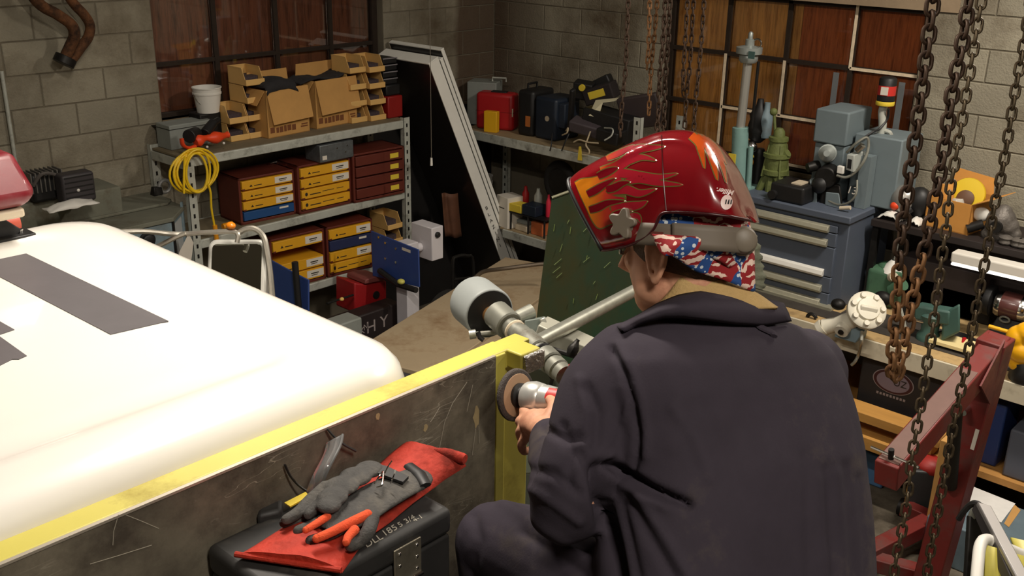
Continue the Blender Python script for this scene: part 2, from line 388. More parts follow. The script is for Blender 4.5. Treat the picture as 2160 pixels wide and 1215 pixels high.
# hanging lamp fixtures that light the shop
M_TUBE = emit('lit_tube', (1, 0.88, 0.72, 1), 6.0); M_FIXT = mat('fixture_white', rgb(220,215,205), 0.5)
for i, (fx, fy, fz, fl, al, fw) in enumerate(FIXTURES):
    t = thing('ceiling_light', 'long white fluorescent fixture hanging on wires above ' + ['the white cab roof', 'the red hoist', 'the truck bed', 'the shop corner'][i], 'lamp', (fx, fy, fz), 0 if al == 'y' else pi/2, 'fluorescent fixtures')
    OB('housing', MB().b2((-0.10,-fl/2-0.03,0),(0.10,fl/2+0.03,0.05)), M_FIXT, t, bevel=0.006)
    for sx in (-0.045, 0.045): OB('tube', MB().cyl((sx,-fl/2,-0.03),(sx,fl/2,-0.03),0.013), M_TUBE, t)
    for sy in (-0.4, 0.4): OB('hanging_wire', MB().cyl((0,sy,0.05),(0,sy,CZ-fz),0.003,n=6), M_STEEL_D, t)
# ================================================================ the white truck: cab, bulkhead, deck
M_WHITE = mat('truck_white_paint', rgb(238,234,226), 0.28, coat=0.6, var=0.02, scale=3)
M_DECAL = mat('black_vinyl', rgb(96,92,94), 0.42, var=0.12, scale=5, bump=0.05, bscale=8)  # black vinyl greyed so the base colour carries its glare
M_YEL = mat('yellow_paint', rgb(204,192,88), 0.45, var=0.06, scale=6, dirt=rgb(150,130,50), dirt_amt=0.15)
M_CHROME = mat('chrome', rgb(215,212,208), 0.18, metal=1.0, var=0.1, scale=20)
M_BLACKP = mat('black_plastic', rgb(26,25,25), 0.5, var=0.2, scale=20)
M_RUBBER = mat('black_rubber', rgb(30,28,26), 0.8, var=0.2, scale=15)
M_GLASSD = mat('dark_cab_glass', rgb(18,20,22), 0.08, coat=0.5)
M_REDL = mat('red_lens', rgb(106,14,26), 0.35, coat=0.2, var=0.12, scale=6, dirt=rgb(126,60,64), dirt_amt=0.3)
M_CREAM = mat('cream_base', rgb(205,190,165), 0.5)
# scratched aluminium: stains and scratches of its own
def alu_mat():
    m = mat('scratched_aluminium', rgb(132,124,108), 0.45, metal=0.2, var=0.32, scale=3.0, dirt=rgb(76,68,58), dirt_amt=0.65, dscale=5, bump=0.1, bscale=25)
    nt = m.node_tree; N = nt.nodes; K = nt.links; b = N['Principled BSDF']
    src = b.inputs['Base Color'].links[0].from_socket
    tc = N.new('ShaderNodeTexCoord')
    for rot, th, sc in ((0.5, 0.012, (1.6, 1, 9)), (-0.35, 0.010, (2.2, 1, 12)), (1.2, 0.008, (3, 1, 14))):
        mp = N.new('ShaderNodeMapping'); mp.inputs['Rotation'].default_value = (0, rot, 0); mp.inputs['Scale'].default_value = sc; K.new(tc.outputs['Object'], mp.inputs[0])
        n = N.new('ShaderNodeTexNoise'); n.inputs['Scale'].default_value = 2.2; n.inputs['Detail'].default_value = 2; K.new(mp.outputs[0], n.inputs[0])
        s = N.new('ShaderNodeMath'); s.operation = 'SUBTRACT'; s.inputs[1].default_value = 0.56; K.new(n.outputs[0], s.inputs[0])
        ab = N.new('ShaderNodeMath'); ab.operation = 'ABSOLUTE'; K.new(s.outputs[0], ab.inputs[0])
        lt = N.new('ShaderNodeMath'); lt.operation = 'LESS_THAN'; lt.inputs[1].default_value = th*0.35; K.new(ab.outputs[0], lt.inputs[0])
        n2 = N.new('ShaderNodeTexNoise'); n2.inputs['Scale'].default_value = 6; K.new(tc.outputs['Object'], n2.inputs[0])
        g = N.new('ShaderNodeMapRange'); g.inputs[1].default_value = 0.5; g.inputs[2].default_value = 0.68; g.inputs[4].default_value = 0.65; K.new(n2.outputs[0], g.inputs[0])
        mu = N.new('ShaderNodeMath'); mu.operation = 'MULTIPLY'; K.new(lt.outputs[0], mu.inputs[0]); K.new(g.outputs[0], mu.inputs[1])
        mx = N.new('ShaderNodeMix'); mx.data_type = 'RGBA'; K.new(mu.outputs[0], mx.inputs[0]); K.new(src, mx.inputs[6]); mx.inputs[7].default_value = rgb(196,188,170); src = mx.outputs[2]
    K.new(src, b.inputs['Base Color']); return m
M_ALU = alu_mat()
RZ = CAMZ-0.97
truck = thing('truck', 'white truck with black roof lettering and a yellow framed metal bulkhead', 'truck', (0.6, 1.5, 0))
def rrect(x0, x1, y0, y1, r, n=8):
    out = []
    for cx, cy, a in ((x1-r, y0+r, -pi/2), (x1-r, y1-r, 0), (x0+r, y1-r, pi/2), (x0+r, y0+r, pi)):
        for i in range(n+1):
            t = a+pi/2*i/n; out.append((cx+r*cos(t), cy+r*sin(t)))
    return out
BZ = RZ; RZ = RZ+0.045
RX0, RX1, RY0, RY1 = -0.22, 1.445, 1.548, 3.12
mb = MB(); rings = []
prof = [(-0.012,-0.62),(-0.006,-0.30),(0.0,-0.15),(0.005,-0.10),(0.016,-0.058),(0.036,-0.032),(0.07,-0.013),(0.12,-0.004),(0.20,0.0),(0.235,0.0),(0.25,-0.004),(0.28,-0.006),(0.34,-0.006),(0.37,-0.004)]
for ins, dz in prof:
    rr = max(0.16-ins*0.3, 0.05)
    rings.append([Vector((x, y, RZ+dz)) for x, y in rrect(RX0+ins, RX1-ins, RY0+ins*0.7, RY1-ins*0.7, rr)])
n = len(rings[0])
mb.v = [p for r in rings for p in r]
for j in range(len(rings)-1):
    for i in range(n): mb.f.append((j*n+i, j*n+(i+1)%n, (j+1)*n+(i+1)%n, (j+1)*n+i))
mb.f.append(tuple((len(rings)-1)*n+i for i in range(n)))
OB('cab_roof', mb, M_WHITE, truck, True, smooth=50)
cab = MB()
cab.hexa([(RX0,RY0,0.75),(RX1+0.08,RY0,0.75),(RX1+0.08,3.55,0.75),(RX0-0.08,3.55,0.75),(RX0,RY0,RZ-0.60),(RX1,RY0,RZ-0.60),(RX1,RY1+0.25,RZ-0.60),(RX0,RY1+0.25,RZ-0.60)])
OB('cab_body', cab, M_WHITE, truck, True, bevel=0.03)
OB('side_window', MB().b2((RX1-0.006,1.80,RZ-0.52),(RX1+0.006,2.75,RZ-0.2)), M_GLASSD, truck, True, bevel=0.004)
OB('windshield', MB().hexa([(RX0+0.1,3.1,RZ-0.62),(RX1-0.1,3.1,RZ-0.62),(RX1-0.1,3.36,RZ-0.62),(RX0+0.1,3.36,RZ-0.62),(RX0+0.1,3.09,RZ-0.17),(RX1-0.1,3.09,RZ-0.17),(RX1-0.1,3.11,RZ-0.17),(RX0+0.1,3.11,RZ-0.17)]), M_GLASSD, truck, True)
hood = MB().hexa([(RX0,3.5,0.6),(RX1+0.04,3.5,0.6),(RX1-0.05,4.5,0.6),(RX0+0.05,4.5,0.6),(RX0+0.05,3.45,1.62),(RX1-0.02,3.45,1.62),(RX1-0.12,4.45,1.42),(RX0+0.12,4.45,1.42)])
OB('hood', hood, M_WHITE, truck, True, bevel=0.06, seg=3)
# red front visor strip seen past the roof
vis = MB(); va = PZ(170, 487, RZ-0.03); 
vis.tube([(x, 3.13+0.02*sin(i), RZ+0.0) for i, x in enumerate((-0.2, 0.1, 0.5, 0.9, 1.18))], [0.06,0.065,0.065,0.06,0.03], 10)
OB('roof_visor', vis, mat('visor_red', rgb(176,78,58), 0.5, var=0.15), truck, True, label='orange red visor along the front of the roof')
# lettering strokes on the roof
def decal(pts, dz=0.0012):
    q = [PZ(px, py, RZ+dz) for px, py in pts]
    OB('roof_decal', MB().slab([(p.x, p.y, RZ+dz-0.006) for p in q][::-1], 0.004), M_DECAL, truck, True, smooth=0, label='black vinyl stroke of the roof lettering')
RZd = RZ
a = PZ(55, 533, RZ); b = PZ(355, 675, RZ); c = PZ(233, 703, RZ); d0 = PZ(0, 580, RZ)
xw0 = c.x; xw1 = b.x
def strip(pts):
    OB('roof_decal', MB().add([(x, y, RZ-0.002) for x, y in pts]+[(x, y, RZ-0.010) for x, y in pts], [tuple(range(len(pts))), tuple(range(2*len(pts)-1, len(pts)-1, -1))]+[(i, len(pts)+i, len(pts)+(i+1)%len(pts), (i+1)%len(pts)) for i in range(len(pts))]), M_DECAL, truck, True, smooth=0, label='black vinyl stroke of the roof lettering')
strip([(c.x, c.y), (b.x, b.y), (a.x, a.y), (a.x-(b.x-c.x), a.y+0.004)])
p0, p1, p2 = PZ(0, 676, RZ), PZ(30, 693, RZ), PZ(0, 703, RZ)
strip([(p2.x-0.25, p2.y+0.02), (p2.x, p2.y), (p1.x, p1.y), (p0.x, p0.y), (p0.x-0.05, p0.y+0.3), (p0.x-0.3, p0.y+0.3)])
p0, p1, p2, p3 = PZ(0, 708, RZ), PZ(56, 748, RZ), PZ(28, 757, RZ), PZ(0, 768, RZ)
strip([(p3.x-0.22, p3.y-0.08), (p3.x, p3.y), (p2.x, p2.y+0.006), (p2.x+0.01, p2.y-0.004), (p1.x, p1.y), (p0.x, p0.y), (p0.x-0.2, p0.y-0.01)])
# light bar on the roof front
lb = tag(empty('light_bar', (0.3, 3.0, RZ)), 'red light bar with cream base on the roof front'); lb.parent = truck; lb.matrix_parent_inverse = WM[truck.name].inverted()
r0, r1, r2 = PY(29, 321, 2.95), PY(87, 408, 2.89), PY(64, 432, 2.91)
lens = MB()
xl = -0.15
def sec(x, sx, zt):
    return [Vector((x-sx*0, 2.88, zt[0])), Vector((x, 2.90, zt[0])), Vector((x, 3.20, zt[0]))]
zb, zm, zt = r2.z, r1.z, r0.z
L = [(xl,2.90,zb),(r2.x-0.02,2.90,zb),(r2.x,3.20,zb),(xl,3.20,zb)]
Mi = [(xl,2.88,zm),(r1.x-0.01,2.88,zm),(r1.x,3.22,zm),(xl,3.22,zm)]
Tp = [(xl,2.95,zt),(r0.x,2.95,zt),(r0.x,3.15,zt),(xl,3.15,zt)]
vs = L+Mi+Tp
lens.add(vs, [(3,2,1,0),(8,9,10,11)]+[(j*4+i, j*4+(i+1)%4, j*4+4+(i+1)%4, j*4+4+i) for j in range(2) for i in range(4)])
OB('lens', lens, M_REDL, lb, True, bevel=0.025, seg=3)
OB('base_plate', MB().b2((xl,2.90,zb-0.03),(r2.x-0.02,3.20,zb-0.002)), M_CREAM, lb, True, bevel=0.008)
OB('lower_tray', MB().b2((xl,2.93,zb-0.06),(r2.x-0.10,3.17,zb-0.032)), M_BLACKP, lb, True, bevel=0.008)
OB('foot_bracket', MB().bar((r2.x-0.10,3.0,zb-0.04),(r2.x-0.03,2.98,RZ-0.005),0.06,0.012,up=(0,1,0)).b2((r2.x-0.10,2.95,RZ-0.004),(r2.x+0.02,3.03,RZ+0.006)), M_BLACKP, lb, True, bevel=0.003)
OB('bolt', MB().cyl((r2.x-0.01,2.985,RZ),(r2.x-0.01,2.985,RZ+0.016),0.008), M_CHROME, lb, True)
# door mirror on tube brackets
mir = tag(empty('door_mirror', (1.6, 2.9, 1.9)), 'chrome backed door mirror on bent tube arms'); mir.parent = truck; mir.matrix_parent_inverse = WM[truck.name].inverted()
DM = 3.62
def rr_px(x0, y0, x1, y1, r, d, dd, sk=0.0):
    P = []
    for cx, cy, a in ((x1-r, y0+r, -pi/2), (x1-r, y1-r, 0), (x0+r, y1-r, pi/2), (x0+r, y0+r, pi)):
        for i in range(5):
            t = a+pi/2*i/4; P.append(PD(cx+r*cos(t)+sk*(cy+r*sin(t)-y0), cy+r*sin(t), d))
    P = [p+CF*0.25*(RAY(0, 660).dot(CU)*d-(p-CO).dot(CU))*-1 for p in P]
    back = [p+CF*dd for p in P]; n = len(P)
    return MB().add(P+back, [tuple(range(n-1, -1, -1)), tuple(range(n, 2*n))]+[(i, (i+1)%n, n+(i+1)%n, n+i) for i in range(n)])
OB('mirror_housing', rr_px(428, 503, 554, 700, 18, DM, 0.05, 0.03), mat('mirror_steel', rgb(186,184,176), 0.4, metal=0.3, var=0.1), mir, True, bevel=0.008)
OB('mirror_glass', rr_px(437, 513, 544, 694, 10, DM-0.004, 0.003, 0.03), mat('mirror_glass', rgb(205,210,205), 0.04, metal=1.0), mir, True, bevel=0.002)
M_TUBEC = mat('dull_chrome_tube', rgb(182,176,164), 0.35, metal=0.8, var=0.15, scale=30)
OB('mirror_arm', MB().tube(catmull([PD(225,492,DM-0.2), PD(300,488,DM-0.1), PD(372,494,DM), PD(440,490,DM), PD(492,489,DM), PD(502,497,DM), PD(500,512,DM)], 5), 0.009), M_TUBEC, mir, True)
OB('mirror_arm', MB().tube([PD(300,536,DM-0.1), PD(330,521,DM), PD(372,500,DM), PD(392,492,DM)], 0.009), M_TUBEC, mir, True)
OB('mirror_loop', MB().tube(catmull([PD(500,494,DM+0.02), PD(520,483,DM+0.02), PD(540,484,DM+0.02), PD(556,500,DM+0.02), PD(563,530,DM+0.02), PD(570,580,DM+0.02), PD(577,660,DM+0.02)], 6), 0.011), M_TUBEC, mir, True)
OB('amber_marker', MB().ell(PD(487,476,DM), (0.016,0.02,0.013)), mat('amber_lens', rgb(210,120,20), 0.3), mir, True, label='amber marker lens above the mirror')
# bulkhead
RZ = BZ
ya, yb2 = PZ(0, 1123, RZ).y, PZ(0, 1169, RZ).y
yF = 1.485; yBk = 1.545
xR = PZ(1047, 728, RZ).x+0.015
cap = MB().b2((-0.45,yF,RZ-0.05),(xR,yBk,RZ))
OB('bulkhead_cap', cap, M_YEL, truck, True, bevel=0.005, label='yellow painted cap rail of the bulkhead')
OB('bulkhead_panel', MB().b2((-0.42,yF-0.004,1.66),(PY(1043,800,yF).x,yF+0.004,RZ-0.003)), M_ALU, truck, True, smooth=0, label='scratched and smeared bare aluminium panel')
OB('panel_edge', MB().b2((-0.42,yF-0.006,RZ-0.006),(PY(1042,760,yF).x,yF+0.003,RZ-0.001)), mat('edge_bare', rgb(190,180,165), 0.4, metal=0.5), truck, True)
px0, px1 = PY(1044, 800, yF).x, PY(1064, 800, yF).x
OB('bulkhead_post', MB().b2((px0,yF-0.004,1.66),(px1,yF+0.05,RZ-0.004)), M_YEL, truck, True, bevel=0.003, label='yellow upright at the panel end')
OB('bulkhead_post', MB().b2((px1,yF+0.012,1.66),(px1+0.10,yF+0.06,RZ-0.004)), M_YEL, truck, True, bevel=0.003, label='yellow upright at the panel end')
e0, e1 = PZ(1050, 735, RZ), PZ(1112, 748, RZ)
ret = MB().b2((px1+0.008, 1.44, RZ-0.045), (px1+0.075, yF+0.02, RZ-0.001))
OB('side_rail', ret, M_YEL, truck, True, bevel=0.004, label='short yellow rail returning from the corner')
OB('ground_metal_patch', MB().b2((px1+0.012,1.428,RZ-0.05),(px1+0.078,1.441,RZ-0.004)), mat('ground_bright_metal', rgb(190,186,182), 0.25, metal=1.0, var=0.3, scale=40, bump=0.8, bscale=120), truck, True, bevel=0.004, label='bright bare metal where the paint is ground off')
# dried tan paint drip on the panel and scuffs
M_TAN = mat('tan_overspray', rgb(172,152,112), 0.8, var=0.2, scale=20)
def splat(px, py, w, h, seed):
    rnd = random.Random(seed); o = PY(px, py, yF-0.0045); pts = []
    for i in range(14):
        t = 2*pi*i/14; k = 0.75+0.5*rnd.random(); pts.append((o.x+w*k*cos(t), yF-0.0046, o.z+h*k*sin(t)))
    OB('paint_smear', MB().slab(pts, 0.0006), M_TAN, truck, True, smooth=0)
splat(1005, 878, 0.010, 0.026, 3); splat(898, 903, 0.006, 0.008, 5); splat(797, 878, 0.005, 0.008, 6)
M_SCR = mat('bright_scratch', rgb(190,182,165), 0.4, metal=0.3)
for pts in ([(985,806),(955,850),(938,890),(928,940),(925,955)], [(997,812),(990,845),(985,868)], [(928,858),(915,880),(908,890)], [(1003,905),(1000,930),(996,960)], [(1010,900),(1011,935)], [(250,1085),(240,1120),(238,1150)], [(262,1085),(300,1100),(335,1115)], [(190,1190),(250,1172),(320,1150)]):
    OB('scratch', MB().tube([PY(px, py, yF-0.0045) for px, py in pts], 0.0007, 5), M_SCR, truck, True)
# deck, side box he sits on, chassis and wheels
OB('tool_step', MB().b2((0.70,1.20,1.66),(1.21,1.478,1.999)), mat('step_dark_steel', rgb(60,58,54), 0.55, metal=0.4, var=0.2), truck, True, bevel=0.008)
M_FRAME = mat('chassis_black', rgb(34,32,30), 0.7, var=0.2)
OB('deck', MB().b2((-0.45,-1.9,1.58),(1.70,1.55,1.66)), mat('deck_plate', rgb(96,92,84), 0.5, metal=0.6, var=0.2, scale=6), truck, True, bevel=0.01)
OB('seat_box', MB().b2((0.95,0.3,1.66),(1.66,0.98,2.09)), mat('box_dark_steel', rgb(60,58,54), 0.55, metal=0.4, var=0.2), truck, True, bevel=0.01)
OB('chassis', MB().b2((0.2,-1.8,1.05),(0.35,4.3,1.25)).b2((0.85,-1.8,1.05),(1.0,4.3,1.25)).b2((0.2,-1.6,1.25),(0.35,1.4,1.58)).b2((0.85,-1.6,1.25),(1.0,1.4,1.58)).b2((-0.2,-0.62,0.45),(1.4,-0.5,0.56)).b2((-0.2,3.75,0.45),(1.4,3.87,0.56)).b2((0.22,-0.62,0.5),(0.33,-0.5,1.1)).b2((0.87,-0.62,0.5),(0.98,-0.5,1.1)).b2((0.22,3.75,0.5),(0.33,3.87,1.1)).b2((0.87,3.75,0.5),(0.98,3.87,1.1)), M_FRAME, truck, True)
for wx in (-0.15, 1.35):
    for wy in (-0.56, 3.81):
        wl = OB('wheel', MB().lathe((wx-0.13,wy,0.505),(1,0,0),[(0.28,0.0),(0.47,0.01),(0.5,0.05),(0.5,0.21),(0.47,0.25),(0.28,0.26)],32), M_RUBBER, truck, True)
        OB('hub', MB().lathe((wx-0.14,wy,0.505),(1,0,0),[(0.05,0.0),(0.12,0.0),(0.28,0.04),(0.28,0.24),(0.12,0.28),(0.05,0.28)],24), M_WHITE, wl, True)
# ================================================================ tool box, leather sleeve, gloves, glasses on the deck box
M_TBOX = mat('toolbox_black', rgb(46,45,44), 0.55, var=0.25, scale=10, dirt=rgb(88,82,74), dirt_amt=0.25)
TZ = 2.30
tb = thing('tool_box', 'black metal tool box with chalk scribbles and a hinge plate', 'tool box', (1.0, 1.35, 2.0))
fa, fb = PZ(731, 1178, TZ), PZ(957, 1083, TZ)
tx1, tyf = fb.x+0.01, (fa.y+fb.y)/2; tx0 = 0.80
OB('box_body', MB().b2((tx0,tyf+0.004,2.0),(tx1,1.47,TZ-0.06)), M_TBOX, tb, True, bevel=0.006)
OB('lid', MB().b2((tx0-0.004,tyf,TZ-0.058),(tx1+0.004,1.474,TZ)), M_TBOX, tb, True, bevel=0.014, seg=3)
h0, h1 = PY(828, 1158, tyf), PY(885, 1140, tyf)
hp = tag(OB('hinge_plate', MB().b2((h0.x,tyf-0.005,TZ-0.10),(h1.x,tyf-0.0005,TZ-0.022)), mat('hinge_zinc', rgb(168,160,142), 0.4, metal=0.8, var=0.2, scale=40), tb, True, bevel=0.0015), 'zinc plated hinge plate with rivets')
for i in range(2):
    for j in range(3):
        OB('rivet', MB().ell((h0.x+0.012+i*(h1.x-h0.x-0.024), tyf-0.005, TZ-0.034-j*0.026), (0.004,0.003,0.004), 10, 6), M_CHROME, hp, True)
OB('hinge_barrel', MB().cyl((h0.x,tyf-0.006,TZ-0.102),(h1.x,tyf-0.006,TZ-0.102),0.005), M_CHROME, hp, True)
M_CHALK = mat('chalk', rgb(176,170,156), 0.9)
for s, px, py, sz in (('DLL', 786, 1142, 0.030), ('185', 820, 1120, 0.030), ('5 3/4', 856, 1100, 0.026), ('4-1', 880, 1094, 0.022)):
    o = PZ(px, py, TZ+0.0006); text('chalk_writing', s, BASIS(o, (1, 0.02, 0), (0.1, 1, 0)), sz*0.8, M_CHALK, tb, 0.0003, shear=0.3)
# small black block behind
tag(OB('black_pouch', MB().hexa([PZ(545,1130,2.33-0.06), PZ(598,1118,2.33-0.06), PZ(600,1070,2.33-0.06), PZ(552,1085,2.33-0.06)]+[p+Vector((0,0,0.045)) for p in (PZ(545,1130,2.33-0.06), PZ(598,1118,2.33-0.06), PZ(600,1070,2.33-0.06), PZ(552,1085,2.33-0.06))]), M_TBOX, bevel=0.008), 'small grey black case on the tool box by the aluminium panel', 'case')
# red leather welding sleeve, folded flat
M_LEA = mat('red_leather', rgb(178,44,22), 0.75, var=0.2, scale=12, dirt=rgb(110,30,18), dirt_amt=0.35, bump=0.35, bscale=70)
SZ = TZ+0.004
c00, c01 = PZ(499, 1178, SZ), PZ(722, 1212, SZ)
c10, c11 = PZ(832, 928, SZ+0.02), PZ(984, 980, SZ+0.02)
c10.y = min(c10.y, 1.47)
mid_b = PZ(640, 1065, SZ); 
def leather(u, v, dz):
    p = c00.lerp(c01, v).lerp(c10.lerp(c11, v), u)
    z = SZ+dz+0.006*sin(u*7+v*2)*sin(v*pi)+0.004*noise.noise(Vector((u*6, v*4, 1)))+0.012*max(0, u-0.8)/0.2
    wob = 0.004*sin(u*9)*(1 if v > 0.5 else -1)+0.028*v*4*u*(1-u)
    return Vector((p.x, p.y+wob, z))
mb = MB(); nu, nv = 34, 14
mb.grid(lambda a, b: leather(a, b, 0.020-0.014*abs(2*b-1)**6), nu, nv)
k = len(mb.v); g2 = MB().grid(lambda a, b: leather(a, b, 0.003), nu, nv)
mb.v += g2.v; mb.f += [tuple(i+k for i in reversed(f)) for f in g2.f]
def rim(i): return [(i(a), i(a+1)) for a in range(0)]
bd = [j for j in range(nu)]+[r*nu+nu-1 for r in range(1, nv)]+[(nv-1)*nu+j for j in range(nu-2, -1, -1)]+[r*nu for r in range(nv-2, 0, -1)]
for i in range(len(bd)):
    a, b = bd[i], bd[(i+1)%len(bd)]; mb.f.append((b, a, a+k, b+k))
slv = tag(OB('welding_sleeve', mb, M_LEA, smooth=60), 'red leather welding sleeve lying folded on the black tool box', 'sleeve')
hem = MB().tube([c10.lerp(c11, t)+Vector((-0.004, 0, 0.014)) for t in [0.55+i/10*0.45 for i in range(11)]], [0.004,0.006,0.008,0.010,0.011,0.012,0.012,0.012,0.012,0.012,0.010], 10)
WM[slv.name] = Matrix.Translation(slv.location)
OB('rolled_hem', hem, M_LEA, slv, True)
OB('fold_edge', MB().tube([c00.lerp(c01, t)+Vector((-0.002, 0, 0.010)) for t in [i/10 for i in range(11)]], 0.0055, 8), M_LEA, slv, True)
# work gloves: palm + unequal bent fingers, grown as one mesh
M_GLV = mat('grey_glove_rubber', rgb(66,64,62), 0.8, var=0.35, scale=25, dirt=rgb(96,92,86), dirt_amt=0.4, bump=0.3, bscale=150)
M_GLO = mat('orange_knit', rgb(226,84,44), 0.9, var=0.15, scale=30, bump=0.3, bscale=300)
def voxel(name, mb, m, parent, vox=0.004, sm=6, **kw):
    o = OB(name, mb, m, parent, True, smooth=180, **kw)
    r = o.modifiers.new('grow', 'REMESH'); r.mode = 'VOXEL'; r.voxel_size = vox; r.use_smooth_shade = True
    s = o.modifiers.new('soft', 'SMOOTH'); s.iterations = sm; s.factor = 0.5
    return o
def chain(mb, pts, rad, n=10, flat=1.0):
    P = catmull(pts, 4); k = len(P); R = [rad[0]+(rad[-1]-rad[0])*i/(k-1) for i in range(k)] if len(rad) == 2 else [rad[min(int(i/4), len(rad)-1)]+(rad[min(int(i/4)+1, len(rad)-1)]-rad[min(int(i/4), len(rad)-1)])*((i%4)/4) for i in range(k)]
    mb.tube(P, R, n, flat=flat); mb.ell(P[0], (R[0],)*3, 10, 8); mb.ell(P[-1], (R[-1],)*3, 10, 8); return mb
GZ = SZ+0.034
g = thing('work_glove', 'grey rubber palmed work glove with orange finger sides on the red sleeve', 'glove', PZ(760, 1060, GZ))
def gp(px, py, z=0.0): return PZ(px, py, GZ+z)
mb = MB()
pm = [gp(872,1012,0.002), gp(830,1030,0.004), gp(785,1055,0.004), gp(745,1082,0.002), gp(715,1092,0.0)]
P = catmull(pm, 5)
for i, p in enumerate(P): mb.ell(p, (0.040+0.008*sin(pi*i/len(P)),0.040+0.008*sin(pi*i/len(P)),0.0115), 16, 8)
fing = [([(722,1062),(680,1076),(640,1090),(600,1102)], 0.0105), ([(722,1080),(690,1094),(655,1110),(630,1120)], 0.011), ([(735,1102),(708,1120),(680,1134),(656,1141)], 0.011), ([(785,1095),(776,1122),(758,1142),(740,1150)], 0.0125)]
for pts, r in fing: chain(mb, [gp(x, y, 0.002 if i < 2 else -0.008) for i, (x, y) in enumerate(pts)], (r*1.15, r))
gb = voxel('glove_body', mb, M_GLV, g, 0.0032, 4)
OB('cuff_band', MB().tube([gp(862,982,0.008), gp(884,1000,0.012), gp(898,1024,0.008)], [0.012,0.014,0.012], 8, flat=0.5), M_BLACKP, g, True)
for pts, r in (([(775,1086),(740,1102),(700,1122),(668,1136)], 0.010), ([(690,1090),(668,1104),(645,1118)], 0.008), ([(748,1118),(735,1132),(730,1144)], 0.009)):
    mb = MB(); chain(mb, [gp(x, y, 0.012) for x, y in pts], (r, r*0.8)); OB('finger_side', mb, M_GLO, g, True, smooth=180, label='orange knit between the fingers')
# second glove, its cuff folded over
g2 = thing('work_glove', 'dark grey glove folded over with its cuff toward the panel', 'glove', PZ(740, 1010, GZ+0.03))
mb = MB()
for x, y, r, z in ((778,990,0.030,0.020),(750,1005,0.034,0.024),(722,1024,0.034,0.026),(702,1048,0.030,0.026),(694,1066,0.024,0.024)): mb.ell(gp(x, y, z), (r, r, 0.011), 16, 8)
chain(mb, [gp(686,1030,0.016), gp(655,1056,0.010), gp(628,1082,0.006), gp(604,1096,0.006)], (0.015, 0.0105)); chain(mb, [gp(700,1045,0.018), gp(672,1066,0.014), gp(650,1086,0.010)], (0.014, 0.010))
voxel('glove_body', mb, M_GLV, g2, 0.0035, 4)
OB('rubber_patch', MB().slab([gp(778,992,0.018), gp(800,1004,0.018), gp(850,1022,0.018), gp(862,1010,0.018), gp(815,988,0.018), gp(795,984,0.018)][::-1], 0.006), M_BLACKP, g2, True)
# spare safety glasses leaning on the glove
sg = thing('safety_glasses', 'clear safety glasses with black temple arms leaning on the panel by the gloves', 'glasses', PZ(680, 1000, GZ))
M_LENS = mat('clear_plastic', rgb(215,215,215), 0.08, trans=0.85, spec=0.6)
def pp(px, py, off): return PY(px, py, 1.475-off)
mb = MB(); A = catmull([pp(706,925,0.02), pp(700,950,0.035), pp(682,985,0.05), pp(668,1015,0.05), pp(660,1045,0.035)], 4)
up = Vector((0.016, -0.012, 0.010)); vs = []
for p in A: vs += [p-up*0.8, p+up*0.8]
mb.add(vs, [(2*i, 2*i+1, 2*i+3, 2*i+2) for i in range(len(A)-1)])
OB('lens', mb, M_LENS, sg, True, solid=0.002)
OB('brow_bar', MB().tube([p+up*0.8 for p in A], 0.0028, 6), mat('grey_frame', rgb(110,110,110), 0.3), sg, True)
OB('temple_arm', MB().tube(catmull([pp(690,904,0.004), pp(706,922,0.012), pp(726,938,0.014), pp(750,951,0.012)], 4), 0.0035, 8, flat=0.6), M_BLACKP, sg, True)
OB('temple_arm', MB().tube(catmull([pp(601,980,0.004), pp(612,1003,0.01), pp(630,1024,0.02), pp(656,1042,0.035)], 4), 0.0035, 8, flat=0.6), M_BLACKP, sg, True)
tag(OB('yellow_tag', MB().slab([PZ(600,1060,GZ-0.005), PZ(612,1068,GZ-0.005), PZ(652,1046,GZ+0.0), PZ(645,1037,GZ+0.0)], 0.003), mat('tag_yellow', rgb(218,190,52), 0.6)), 'small yellow plastic tag by the safety glasses', 'tag')
wc = thing('wire_clip', 'thin shiny bent wire clips lying on the glove cuff', 'wire', gp(810, 1010, 0.03))
OB('wire', MB().tube(catmull([gp(790,1020,0.03), gp(800,1005,0.045), gp(808,995,0.04), gp(806,1022,0.035), gp(795,1028,0.03)], 5), 0.0018, 6), M_CHROME, wc, True)
OB('wire', MB().tube(catmull([gp(812,998,0.04), gp(818,985,0.05), gp(827,972,0.06)], 5), 0.0014, 6), M_CHROME, wc, True)
OB('wire', MB().tube(catmull([gp(824,1020,0.03), gp(830,1005,0.045), gp(834,992,0.05)], 5), 0.0014, 6), M_CHROME, wc, True)
# ================================================================ left wall: shelving and what stands on it
M_GALV = mat('shelf_galvanised', rgb(186,188,178), 0.5, metal=0.15, var=0.15, scale=10, dirt=rgb(90,84,70), dirt_amt=0.3)
M_DECKW = mat('shelf_deck', rgb(120,108,84), 0.8, var=0.2, scale=8)
M_TANBIN = mat('tan_bin_plastic', rgb(222,178,108), 0.5, var=0.05, scale=10)
M_CARD = mat('cardboard', rgb(196,148,84), 0.85, var=0.10, scale=6)
M_CARDD = mat('cardboard_print', rgb(120,72,40), 0.85)
M_GREYBOX = mat('grey_box_paint', rgb(136,140,134), 0.6, var=0.12, scale=8)
M_WHITEP = mat('white_plastic', rgb(225,222,214), 0.5, var=0.05)
M_DARKCL = mat('dark_cloth', rgb(38,36,38), 0.9, var=0.2, bump=0.4)
M_BRWN = mat('drawer_red_brown', rgb(98,40,28), 0.5, var=0.15, scale=6)
M_YDR = mat('drawer_yellow', rgb(224,164,32), 0.5, var=0.06, scale=8)
M_BLDR = mat('drawer_blue', rgb(28,74,128), 0.5)
M_WLAB = mat('white_label', rgb(222,214,200), 0.7)
